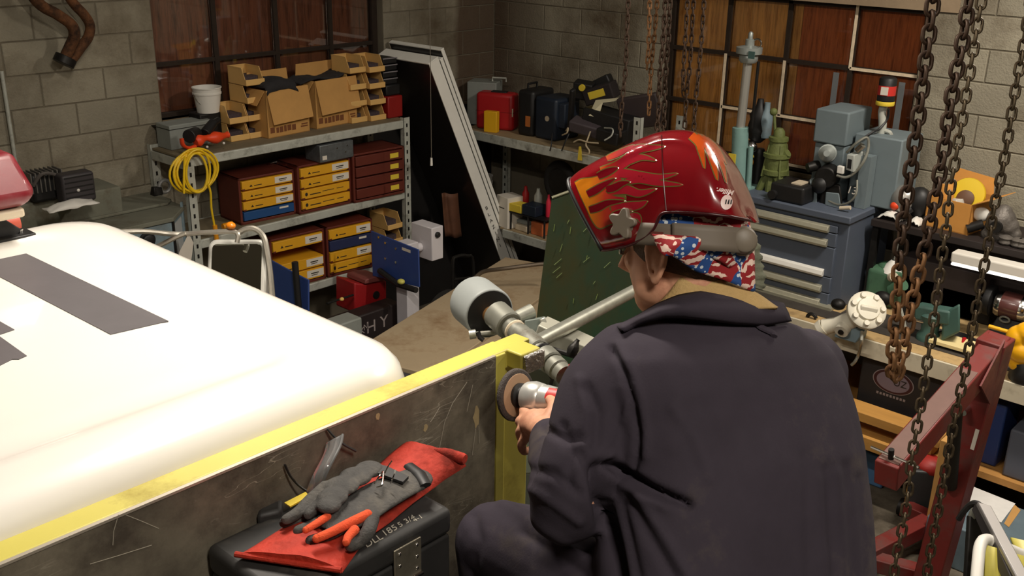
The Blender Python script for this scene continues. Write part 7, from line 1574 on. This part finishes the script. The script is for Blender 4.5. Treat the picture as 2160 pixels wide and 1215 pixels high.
limb(cv, [hipL, hipL.lerp(knL,0.55)+UP*0.01, knL], [0.125,0.105,0.078], 24); limb(cv, [knL, knL.lerp(anL,0.4), anL+Vector((0,0,0.06))], [0.078,0.072,0.065], 20)
limb(cv, [hipR, hipR.lerp(knR,0.5), knR], [0.12,0.10,0.078], 24); limb(cv, [knR, knR.lerp(anR,0.4), anR+Vector((0,0,0.06))], [0.078,0.072,0.065], 20)
me = grow('coverall', cv, 0.0065, 5)
# sculpted folds: creases follow lines given on the cloth, (points, width px, depth m)
FOLDS = [([(1290,735),(1318,790),(1336,850),(1346,910),(1344,960),(1336,985)], 7, -0.010), ([(1304,728),(1336,790),(1354,850),(1362,910),(1360,960)], 9, 0.005),
 ([(1288,980),(1320,1000),(1370,1030),(1450,1064)], 10, -0.024), ([(1295,1010),(1340,1040),(1400,1070)], 12, 0.006), ([(1262,990),(1268,1040),(1276,1090),(1290,1150),(1300,1215)], 16, -0.032),
 ([(1310,1060),(1325,1120),(1345,1215)], 10, -0.008), ([(1325,1050),(1370,1130),(1420,1215)], 12, -0.007), ([(1350,1050),(1400,1130),(1450,1215)], 12, 0.006),
 ([(1700,960),(1706,1080),(1712,1215)], 14, -0.003), ([(1745,990),(1752,1080),(1760,1215)], 13, -0.004), ([(1725,1010),(1730,1080),(1738,1215)], 14, 0.003), ([(1785,985),(1793,1080),(1800,1215)], 13, -0.004), ([(1768,1000),(1775,1100),(1780,1215)], 14, 0.003), ([(1815,1010),(1822,1100),(1828,1215)], 11, -0.003),
 ([(1150,905),(1190,925),(1230,925)], 9, -0.008), ([(1240,820),(1262,870),(1258,940)], 11, -0.007), ([(1222,800),(1236,870),(1230,940)], 11, 0.005), ([(1190,900),(1205,960),(1200,1020)], 10, -0.006), ([(1225,960),(1250,1010),(1262,1060)], 10, -0.006), ([(1120,990),(1170,1000),(1220,1040)], 10, -0.006), ([(1115,1030),(1170,1060),(1220,1100)], 10, 0.006),
 ([(1330,850),(1300,920),(1286,965)], 9, 0.006), ([(1310,900),(1290,950)], 8, -0.006),
 ([(1420,860),(1470,930),(1500,1010)], 14, 0.004), ([(1480,850),(1520,930),(1530,1010)], 16, -0.003), ([(1600,720),(1590,800),(1570,900)], 22, -0.003), ([(1400,760),(1430,840),(1420,940)], 22, 0.003),
 ([(1060,1060),(1110,1090),(1180,1140),(1240,1180)], 12, 0.006), ([(1000,1090),(1010,1140),(1000,1200)], 12, -0.005), ([(1100,1120),(1160,1160),(1230,1210)], 10, -0.007)]
def segd(px, py, a, b):
    dx, dy = b[0]-a[0], b[1]-a[1]; t = max(0, min(1, ((px-a[0])*dx+(py-a[1])*dy)/(dx*dx+dy*dy))); return math.hypot(px-a[0]-t*dx, py-a[1]-t*dy)
BBX = [(min(p[0] for p in f[0])-3*f[1], max(p[0] for p in f[0])+3*f[1], min(p[1] for p in f[0])-3*f[1], max(p[1] for p in f[0])+3*f[1]) for f in FOLDS]
new = []
for v in me.vertices:
    co, no = v.co, v.normal; dz = 0.004*noise.noise(co*7)+0.0006*noise.noise(co*26)
    if no.dot(CF) < 0.25:
        px, py = PJ(co)
        for (pts, wd, dep), bb in zip(FOLDS, BBX):
            if bb[0] < px < bb[1] and bb[2] < py < bb[3]:
                d = min(segd(px, py, pts[i], pts[i+1]) for i in range(len(pts)-1)); dz += dep*math.exp(-(d/wd)**2)
    new.append(co+no*dz)
for v, c in zip(me.vertices, new): v.co = c
cov = put('coverall', me, M_COV, man, 'dusty dark navy coverall')
from mathutils.bvhtree import BVHTree
def bvh_of(mesh, inv): 
    vs = [inv@v.co for v in mesh.vertices]; return BVHTree.FromPolygons(vs, [tuple(p.vertices) for p in mesh.polygons])
covb = bvh_of(me, WM[cov.name])
def hit(tree, px, py, off):
    d = RAY(px, py).normalized(); h = tree.ray_cast(CO, d)
    if h[0] is None: return None
    n = h[1] if h[1].dot(d) < 0 else -h[1]
    return h[0]+n*off
# collar flap, hanging loop, dust streaks stay part of the coverall
def col_pt(u, v):
    # u along the neck from his left front round the back to the right tip; v from fold line down to the free edge
    TOPL = [(1300,690),(1345,668),(1388,642),(1430,625),(1480,615),(1540,618),(1600,628),(1652,642)]
    BOTL = [(1318,700),(1360,678),(1400,668),(1440,668),(1490,674),(1550,682),(1610,686),(1668,676)]
    k = len(TOPL)-1; x = u*k; i = min(int(x), k-1); f = x-i
    t = [TOPL[i][j]*(1-f)+TOPL[i+1][j]*f for j in (0,1)]; b = [BOTL[i][j]*(1-f)+BOTL[i+1][j]*f for j in (0,1)]
    px, py = t[0]*(1-v)+b[0]*v, t[1]*(1-v)+b[1]*v
    h = hit(covb, b[0], max(b[1], 690), 0.0) or PD(b[0], b[1], 1.75)
    d = (h-CO).dot(CF)
    return PD(px, py, d-0.014-0.020*sin(pi*v)+0.035*(1-v)*(1-v)+0.03*abs(u-0.55))
OB('collar', MB().grid(col_pt, 40, 9), M_COV, cov, True, smooth=180, solid=0.006)
lp_ = [hit(covb, x, y, 0.004) for x, y in ((1592,682),(1600,692),(1612,698),(1628,706),(1630,712))]
OB('hanging_loop', MB().tube(catmull([p for p in lp_ if p], 4), 0.0065, 8, flat=0.6), M_COV, cov, True)
SCT = [(1372,655),(1395,636),(1416,612),(1442,582),(1485,580),(1535,594),(1590,616),(1625,640)]
SCB = [(1368,668),(1385,668),(1410,668),(1440,664),(1490,660),(1545,656),(1600,652),(1640,650)]
def shirt(u, v):
    q, t = interp(SCB, u), interp(SCT, u)
    return PD(t[0]*(1-v)+q[0]*v, t[1]*(1-v)+q[1]*v, 1.725+0.012*(1-v)+0.16*(u-0.5)**2)
OB('shirt_collar', MB().grid(shirt, 40, 8), M_SHIRT, man, True, smooth=180, solid=0.005, label='tan shirt collar')
# boots
for i, a in enumerate((anL, anR)):
    b = MB(); f2 = Vector((FA.x, FA.y, 0)).normalized()
    b.ell(a+Vector((0,0,-0.045)), (0.048,0.048,0.06), 16, 10); b.ell(a+f2*0.07+Vector((0,0,-0.065)), (0.05,0.05,0.034), 16, 10); b.ell(a+f2*0.15+Vector((0,0,-0.070)), (0.048,0.048,0.030), 16, 10); b.ell(a-f2*0.03+Vector((0,0,-0.07)), (0.042,0.042,0.03), 14, 10)
    b.cyl(a, a+Vector((0,0,0.10)), 0.048, 0.052, 18)
    put('boot', grow('boot', b, 0.006, 3), M_BOOT, man)
# hair under the cloth, bandana, tail
def shell(name, fr, su, ce, rad, a0, a1, z0f, z1f, nu, nv, m, parent, solid=0.004, **kw):
    def fn(u, v):
        a = a0+(a1-a0)*u; z0, z1 = z0f(a), z1f(a); z = z0+(z1-z0)*v
        k = sqrt(max(1-(z/rad[2])**2, 0.0))
        return hp(ce[0]+rad[0]*k*cos(a), ce[1]+rad[1]*k*sin(a), ce[2]+z)
    return OB(name, MB().grid(fn, nu, nv), m, parent, True, smooth=180, solid=solid, **kw)
ce = (0.0, 0.0, 0.03)
shell('hair', 0, 0, (-0.006,0,0.02), (0.100,0.081,0.112), radians(38), radians(322), lambda a: (-0.045 if abs(a-pi) > radians(105) else -0.095+0.02*abs(a-pi)), lambda a: 0.05, 64, 14, M_HAIR, man, 0.003, label='short brown hair')
def bz0(a):
    t = abs(a-pi)/pi      # 0 at the back of the head, 1 at the face
    return -0.070+0.085*min(1, t*1.35)
shell('bandana', 0, 0, (-0.008,0,0.022), (0.110,0.095,0.105), 0, 2*pi, bz0, lambda a: 0.1045, 96, 26, M_FLAG, man, 0.003, label='bandana printed with stars and stripes')
tl = MB(); P = catmull([PD(1578,500,1.80), PD(1588,530,1.80), PD(1592,560,1.80), PD(1598,590,1.80), PD(1594,608,1.80)], 5)
tl.tube(P, [0.014+0.003*sin(i*1.9) for i in range(len(P))], 10)
OB('bandana_tail', tl, mat('tail_grey_green', rgb(112,114,96), 0.85, var=0.3, scale=30, bump=0.6), man, True, smooth=180, label='twisted grey green tail of the bandana')
FLB = [(1384,512),(1398,537),(1423,542),(1465,571),(1530,592),(1592,617)]
def flapfn(u, v):
    q = interp(FLB, u); t = (1376+214*u, 494+14*u); x, y = t[0]*(1-v)+q[0]*v, t[1]*(1-v)+q[1]*v
    return PD(x, y, 1.670+0.020*(1-u)**2+0.095*u**2.5+0.006*sin(9*u+2*v)-0.006*sin(pi*v))
OB('bandana_flap', MB().grid(flapfn, 30, 12), M_FLAG, man, True, smooth=180, solid=0.003, label='hanging back flap of the bandana')
# worn glasses
gl = tag(empty('worn_glasses', HC), 'clear safety glasses'); gl.parent = man; gl.matrix_parent_inverse = WM[man.name].inverted()
OB('lens', MB().grid(lambda u, v: hp(0.118-0.030*(2*u-1)**2*1.0, 0.066*(2*u-1), 0.006+0.034*(v-0.5)), 18, 5), M_LENS, gl, True, smooth=180, solid=0.002)
for s in (1, -1): OB('temple_arm', MB().tube([hp(0.088,0.070*s,0.014), hp(0.03,0.088*s,0.012), hp(-0.01,0.090*s,0.006)], 0.0028, 6), mat('clear_grey_arm', rgb(150,150,146), 0.3), gl, True)
# ================================================================ welding helmet, tipped up on his head
M_HEL = mat('helmet_red', rgb(132,16,26), 0.16, coat=1.0, var=0.22, scale=5, spec=0.6)
hm = thing('welding_helmet', 'glossy red welding helmet with painted flames, tipped up on the worker', 'helmet', HC)
TT = [(1209,378),(1228,362),(1250,349),(1290,328),(1340,304),(1395,283),(1435,277),(1475,281),(1510,303),(1540,345),(1558,390),(1570,425),(1578,456)]
BT = [(1270,528),(1284,527),(1300,524),(1328,517),(1358,503),(1380,482),(1395,452),(1425,448),(1462,449),(1500,452),(1540,457),(1562,461),(1582,465)]
WD = [0.070,0.076,0.082,0.092,0.104,0.112,0.116,0.117,0.115,0.107,0.088,0.055,0.012]
def dsag(px): return 1.80+(1442-px)*1.8/FOC*0.47/0.88
nsec = 13
def hel(u, v):
    """v: -1 far rim .. 0 crest .. 1 near rim"""
    tp = interp(TT, u); bp_ = interp(BT, u); wd = interp(WD, u)
    T = PD(tp[0], tp[1], dsag(tp[0])); Bn = PD(bp_[0], bp_[1], dsag(bp_[0])-wd*1.0)
    s = abs(v); ang = s*pi/2
    Bs = Bn-SH*(Bn-HC).dot(SH)                      # rim drop seen in the middle plane
    off = (Bn-HC).dot(SH); pw = 0.62
    a_ = 1-cos(ang)**(2*pw)*1.0 if s < 1 else 1.0
    drop = 1-max(cos(ang), 0)**(2/2.6); out = max(sin(ang), 0)**(2/2.9)
    P = T+(Bs-T)*drop+SH*(off*out*(1 if v >= 0 else -1))
    ridge = 0.005*math.exp(-((s-0.42)/0.05)**2)*math.exp(-((u-0.45)/0.35)**2)
    return P-HU*0.0+SH*ridge*(1 if v >= 0 else -1)
NU, NV = 60, 57
hmb = MB().grid(lambda a, b: hel(a, 2*b-1), NU, NV)
hs = OB('shell', hmb, M_HEL, hm, True, smooth=180, solid=0.004)
hs.modifiers['thick'].offset = 1
helb = BVHTree.FromPolygons(hmb.v, hmb.f)
rim = [hel(0.0, 2*i/40-1) for i in range(41)]
OB('edge_trim', MB().tube(rim, 0.004, 8), M_BLACKP, hm, True, smooth=180)
rim2 = [hel(i/60, 1) for i in range(61)]
OB('edge_trim', MB().tube(rim2, 0.0028, 6), mat('helmet_dark_edge', rgb(60,14,18), 0.4), hm, True, smooth=180)
# seam where the visor part meets the crown, pressed as a fine raised line
OB('crown_seam', MB().tube([p for p in [hit(helb, 1396+10*t-2*sin(t*3), 286+158*t, 0.0004) for t in [i/16 for i in range(17)]] if p], 0.0011, 6), mat('seam_red', rgb(80,8,16), 0.3, coat=0.6), hm, True)
# painted flames laid on the shell
def paint(name, poly, m, off=0.0009, sm=True, parent=None, step=5.0):
    pts = [Vector((x, y, 0)) for x, y in poly]
    if sm:
        q = catmull(pts+[pts[0]], 4)[:-1]
    else: q = pts
    bm = bmesh.new(); vs = [bm.verts.new(p) for p in q]; bm.faces.new(vs)
    bmesh.ops.triangulate(bm, faces=bm.faces[:])
    for _ in range(3): 
        es = [e for e in bm.edges if e.calc_length() > step]
        if not es: break
        bmesh.ops.subdivide_edges(bm, edges=es, cuts=1); bmesh.ops.triangulate(bm, faces=[f for f in bm.faces if len(f.verts) > 3])
    b = MB(); idx = {}
    for v in bm.verts:
        p = hit(helb, v.co.x, v.co.y, off)
        if p is not None: idx[v] = len(b.v); b.v.append(p)
    for f in bm.faces:
        if all(v in idx for v in f.verts): b.f.append(tuple(idx[v] for v in f.verts))
    bm.free()
    if not b.f: return None
    return OB(name, b, m, parent or hm, True, smooth=180)
def flame_mat():
    m = mat('flame_orange', rgb(222,124,28), 0.2, coat=1.0)
    nt = m.node_tree; N = nt.nodes; K = nt.links
    at = N.new('ShaderNodeTexCoord'); dp_ = N.new('ShaderNodeVectorMath'); dp_.operation = 'DOT_PRODUCT'; dp_.inputs[1].default_value = tuple(FH); K.new(at.outputs['Object'], dp_.inputs[0])
    mr = N.new('ShaderNodeMapRange'); mr.inputs[1].default_value = 0.09; mr.inputs[2].default_value = 0.155; K.new(dp_.outputs['Value'], mr.inputs[0])
    cr = N.new('ShaderNodeValToRGB'); e = cr.color_ramp.elements; e[0].position = 0.0; e[0].color = rgb(168,30,46); e[1].position = 1.0; e[1].color = rgb(226,134,30)
    x = cr.color_ramp.elements.new(0.45); x.color = rgb(196,62,40); K.new(mr.outputs[0], cr.inputs[0]); K.new(cr.outputs[0], N['Principled BSDF'].inputs['Base Color']); return m
M_FLM = flame_mat(); M_FLO = mat('flame_outline', rgb(112,104,52), 0.25, coat=0.8); M_FLD = mat('flame_dark_red', rgb(120,14,28), 0.16, coat=1.0); M_FLT = mat('flame_top_orange', rgb(206,82,26), 0.18, coat=1.0)
def tongue(path, w0, w1, off=0.0009, m=None, nm='flame', line=True):
    """teardrop along a pixel path, width w0 at the root, w1 in the belly, pointed at the end"""
    P = catmull([Vector((x, y, 0)) for x, y in path], 6); n = len(P); L, R = [], []
    for i, p in enumerate(P):
        d = (P[min(i+1,n-1)]-P[max(i-1,0)]).normalized(); q = Vector((-d.y, d.x, 0)); t = i/(n-1)
        w_ = (w0*(1-t)+w1*4*t*(1-t))*(1 if t < 0.98 else 0.2)
        L.append(p+q*w_); R.append(p-q*w_)
    poly = [(p.x, p.y) for p in L]+[(p.x, p.y) for p in R[::-1]]
    if line:
        c = [P[0]]+P; poly2 = []
        for S_, sg in ((L, 1), (R[::-1], 1)):
            for p in S_:
                k = min(range(n), key=lambda j: (P[j]-p).length); dd = (p-P[k]); l = dd.length
                e = dd*((l+2.2)/l) if l > 0.3 else Vector((2, 0, 0)); poly2.append((P[k].x+e.x, P[k].y+e.y))
        paint('flame_outline', poly2, M_FLO, off-0.0003, False)
    paint(nm, poly, m or M_FLM, off, False)
paint('flame_outline', [(1212,384),(1226,376),(1250,373),(1275,368),(1305,372),(1318,380),(1300,392),(1282,404),(1300,412),(1322,418),(1312,430),(1290,438),(1300,452),(1322,462),(1316,474),(1292,474),(1266,484),(1250,470),(1236,440),(1222,410)], M_FLO, 0.0006)
paint('flame', [(1213,386),(1228,378),(1250,375),(1275,370),(1302,374),(1312,380),(1296,390),(1278,404),(1298,414),(1318,418),(1308,428),(1286,438),(1298,453),(1316,462),(1312,472),(1290,472),(1266,481),(1252,468),(1238,440),(1224,410)], M_FLM, 0.0009)
tongue([(1268,362),(1300,352),(1325,336),(1345,316),(1375,312),(1404,309)], 8, 6); tongue([(1300,352),(1330,338),(1355,332),(1385,339)], 6, 4)
tongue([(1270,374),(1310,366),(1350,371),(1390,374),(1430,366)], 7, 5); tongue([(1320,384),(1350,378),(1390,386),(1440,390)], 5, 5)
tongue([(1285,404),(1320,400),(1350,408),(1385,398)], 7, 5); tongue([(1290,440),(1325,436),(1350,432),(1366,424)], 7, 5); tongue([(1300,466),(1325,458),(1345,456),(1352,470)], 5, 4); tongue([(1280,335),(1310,322),(1340,306)], 4, 4)
for pth in ([(1240,410),(1256,402),(1275,390),(1300,376)], [(1244,443),(1262,438),(1285,428),(1320,424)], [(1290,462),(1300,454),(1315,448),(1335,446)], [(1262,372),(1285,362),(1305,354)], [(1280,400),(1296,396),(1312,388),(1330,384)]):
    tongue(pth, 6, 4, 0.0014, M_FLD, 'flame_droplet', True)
tongue([(1458,286),(1474,302),(1480,325),(1486,357)], 8, 3, m=M_FLT); tongue([(1470,286),(1492,306),(1504,342),(1513,382)], 8, 4, m=M_FLT); tongue([(1484,288),(1510,318),(1524,352),(1532,388)], 5, 3, m=M_FLT); tongue([(1490,292),(1514,316),(1532,348)], 3, 2, m=M_FLT)
M_LOGO = mat('logo_white', rgb(240,214,208), 0.3, coat=0.6)
paint('logo_disc', [(1532+12.0*cos(t)-2.5*sin(t), 427+15.5*sin(t)+2*cos(t)) for t in [2*pi*i/20 for i in range(20)]], M_LOGO, 0.0010, False, step=4)
for i in range(3):
    x = 1528+5.2*i; paint('logo_bar', [(x+0.3,431),(x+3.0,431),(x+4.6,421.5),(x+2.0,421.5)], M_BLACKP, 0.0015, False, step=6)
def logo_text(s, cx, cy, ang, size):
    cu = bpy.data.curves.new('t', 'FONT'); cu.body = s; cu.size = size; cu.align_x = 'CENTER'; cu.align_y = 'CENTER'; cu.shear = 0.3; cu.offset = 0.3
    t = bpy.data.objects.new('t', cu); me_ = bpy.data.meshes.new_from_object(t); bpy.data.objects.remove(t)
    b = MB(); ca, sa = cos(ang), sin(ang); ok = True
    for v in me_.vertices:
        x, y = v.co.x, -v.co.y; p = hit(helb, cx+x*ca-y*sa, cy+x*sa+y*ca, 0.0012); b.v.append(p if p else HC)
    b.f = [tuple(p.vertices) for p in me_.polygons]; OB('logo_lettering', b, M_LOGO, hm, True)
logo_text('Miller.', 1529, 404, radians(190), 15)
# pivot knob and head band
kp = hit(helb, 1318, 472, 0.0) or PD(1318,472,1.72); kn = SN
OB('pivot_knob', MB().lathe(kp-kn*0.01, kn, [(0.020,0),(0.020,0.012),(0.017,0.020),(0.008,0.022)], 18), mat('knob_grey', rgb(122,112,98), 0.5, var=0.15), hm, True)
kz = frame_z(kn); kM = kz.to_4x4(); kM.translation = kp
star = [((0.0225+0.0055*cos(5*t))*cos(t+0.3), (0.0225+0.0055*cos(5*t))*sin(t+0.3)) for t in [2*pi*i/50 for i in range(50)]]
OB('knob_lobes', MB().prism(star, kM, -0.004, 0.013), MATS['knob_grey'], hm, True, bevel=0.003)
M_BAND = mat('band_grey', rgb(112,102,90), 0.6, var=0.08)
BC = HC+HU*0.016-FD*0.006
def bandpt(a, v, r=1.0, tilt=0.0): return BC+FD*(0.112*r*cos(a))+SN*(0.104*r*sin(a))+HU*(0.019*(2*v-1)-0.020*(1-cos(a))*0.5+0.012)
hb_ = OB('head_band', MB().grid(lambda u, v: bandpt(radians(20)+radians(158)*u, v), 50, 5), M_BAND, hm, True, smooth=180, solid=0.004, label='grey plastic head band')
OB('head_band', MB().grid(lambda u, v: bandpt(radians(-20)-radians(158)*u, v), 50, 5), M_BAND, hm, True, smooth=180, solid=0.004, label='grey plastic head band')
OB('band_step', MB().grid(lambda u, v: bandpt(radians(104)+radians(62)*u, v*1.1-0.05, 1.05), 24, 5), M_BAND, hm, True, smooth=180, solid=0.004)
OB('band_mark', MB().grid(lambda u, v: bandpt(radians(84)+radians(12)*u, 0.45+0.18*v, 1.025), 8, 3), mat('band_mark_red', rgb(104,50,44), 0.6), hm, True, smooth=180)
rk_ = bandpt(radians(172), 0.5)
rn = (SN*0.75-FD*0.6).normalized()
OB('ratchet_knob', MB().lathe(rk_-rn*0.004, rn, [(0.026,0),(0.026,0.006),(0.022,0.008),(0.021,0.022),(0.015,0.026)], 18), MATS['knob_grey'], hm, True, bevel=0.002)
# ================================================================ angle grinder in his hands
M_ALC = mat('cast_aluminium', rgb(205,205,200), 0.35, metal=0.55, var=0.08, scale=20)
ag = thing('angle_grinder', 'silver angle grinder with a worn flap disc held against the yellow post', 'grinder', PD(1140, 835, 2.24))
dc = PD(1088, 833, 2.29); da = (CR*0.74-CF*0.64-CU*0.05).normalized()
dsk = OB('disc', MB().lathe(dc-da*0.006, da, [(0.02,0.0),(0.058,0.0),(0.0595,0.003),(0.0595,0.009),(0.056,0.012),(0.048,0.0125)], 40), mat('disc_grit_dark', rgb(74,66,62), 0.8, var=0.25, scale=60, bump=0.5, bscale=300), ag, True, bevel=0.001)
OB('disc_backing', MB().lathe(dc+da*0.0068, da, [(0.049,0),(0.048,0.001),(0.027,0.002)], 36), mat('disc_tan', rgb(176,142,112), 0.7, var=0.1), dsk, True)
OB('hub', MB().lathe(dc+da*0.008, da, [(0.028,0),(0.028,0.008),(0.022,0.011),(0.021,0.022),(0.026,0.024)], 24), M_BLACKP, ag, True)
hc_ = dc+da*0.062
OB('gear_head', MB().lathe(dc+da*0.030, da, [(0.026,0),(0.034,0.006),(0.037,0.025),(0.034,0.045),(0.022,0.056),(0.006,0.058)], 26), M_ALC, ag, True)
bb0 = hc_-da*0.008; bb1 = PD(1262,862,2.17); bdx = (bb1-bb0).normalized(); Lb = (bb1-bb0).length
OB('neck', MB().lathe(bb0, bdx, [(0.030,0),(0.033,0.03),(0.031,0.055)], 22), M_ALC, ag, True)
OB('motor_body', MB().lathe(bb0+bdx*0.055, bdx, [(0.030,0),(0.031,0.01),(0.030,Lb-0.07),(0.027,Lb-0.06),(0.015,Lb-0.055)], 22), mat('grinder_grey_green', rgb(96,104,92), 0.5), ag, True)
c = bb0+bdx*0.055; up_ = (CU-bdx*CU.dot(bdx)).normalized(); sd_ = bdx.cross(up_)
if sd_.dot(CF) > 0: sd_ = -sd_
OB('red_label', MB().grid(lambda u, v: c+bdx*(-0.012+0.03*u)+(up_*cos(0.4+0.9*v)+sd_*sin(0.4+0.9*v))*0.0325, 6, 8), mat('label_bright_red', rgb(196,44,40), 0.4), ag, True, smooth=180)
OB('grey_label', MB().grid(lambda u, v: c+bdx*(0.022+0.035*u)+(up_*cos(0.4+0.7*v)+sd_*sin(0.4+0.7*v))*0.0318, 6, 8), M_PIPE, ag, True, smooth=180)
OB('power_cord', MB().tube(catmull([bb1, PD(1300,880,2.2), PD(1380,960,2.25), PD(1450,1080,2.25), PD(1480,1200,2.2)], 5), 0.006, 8), M_BLACKP, ag, True)
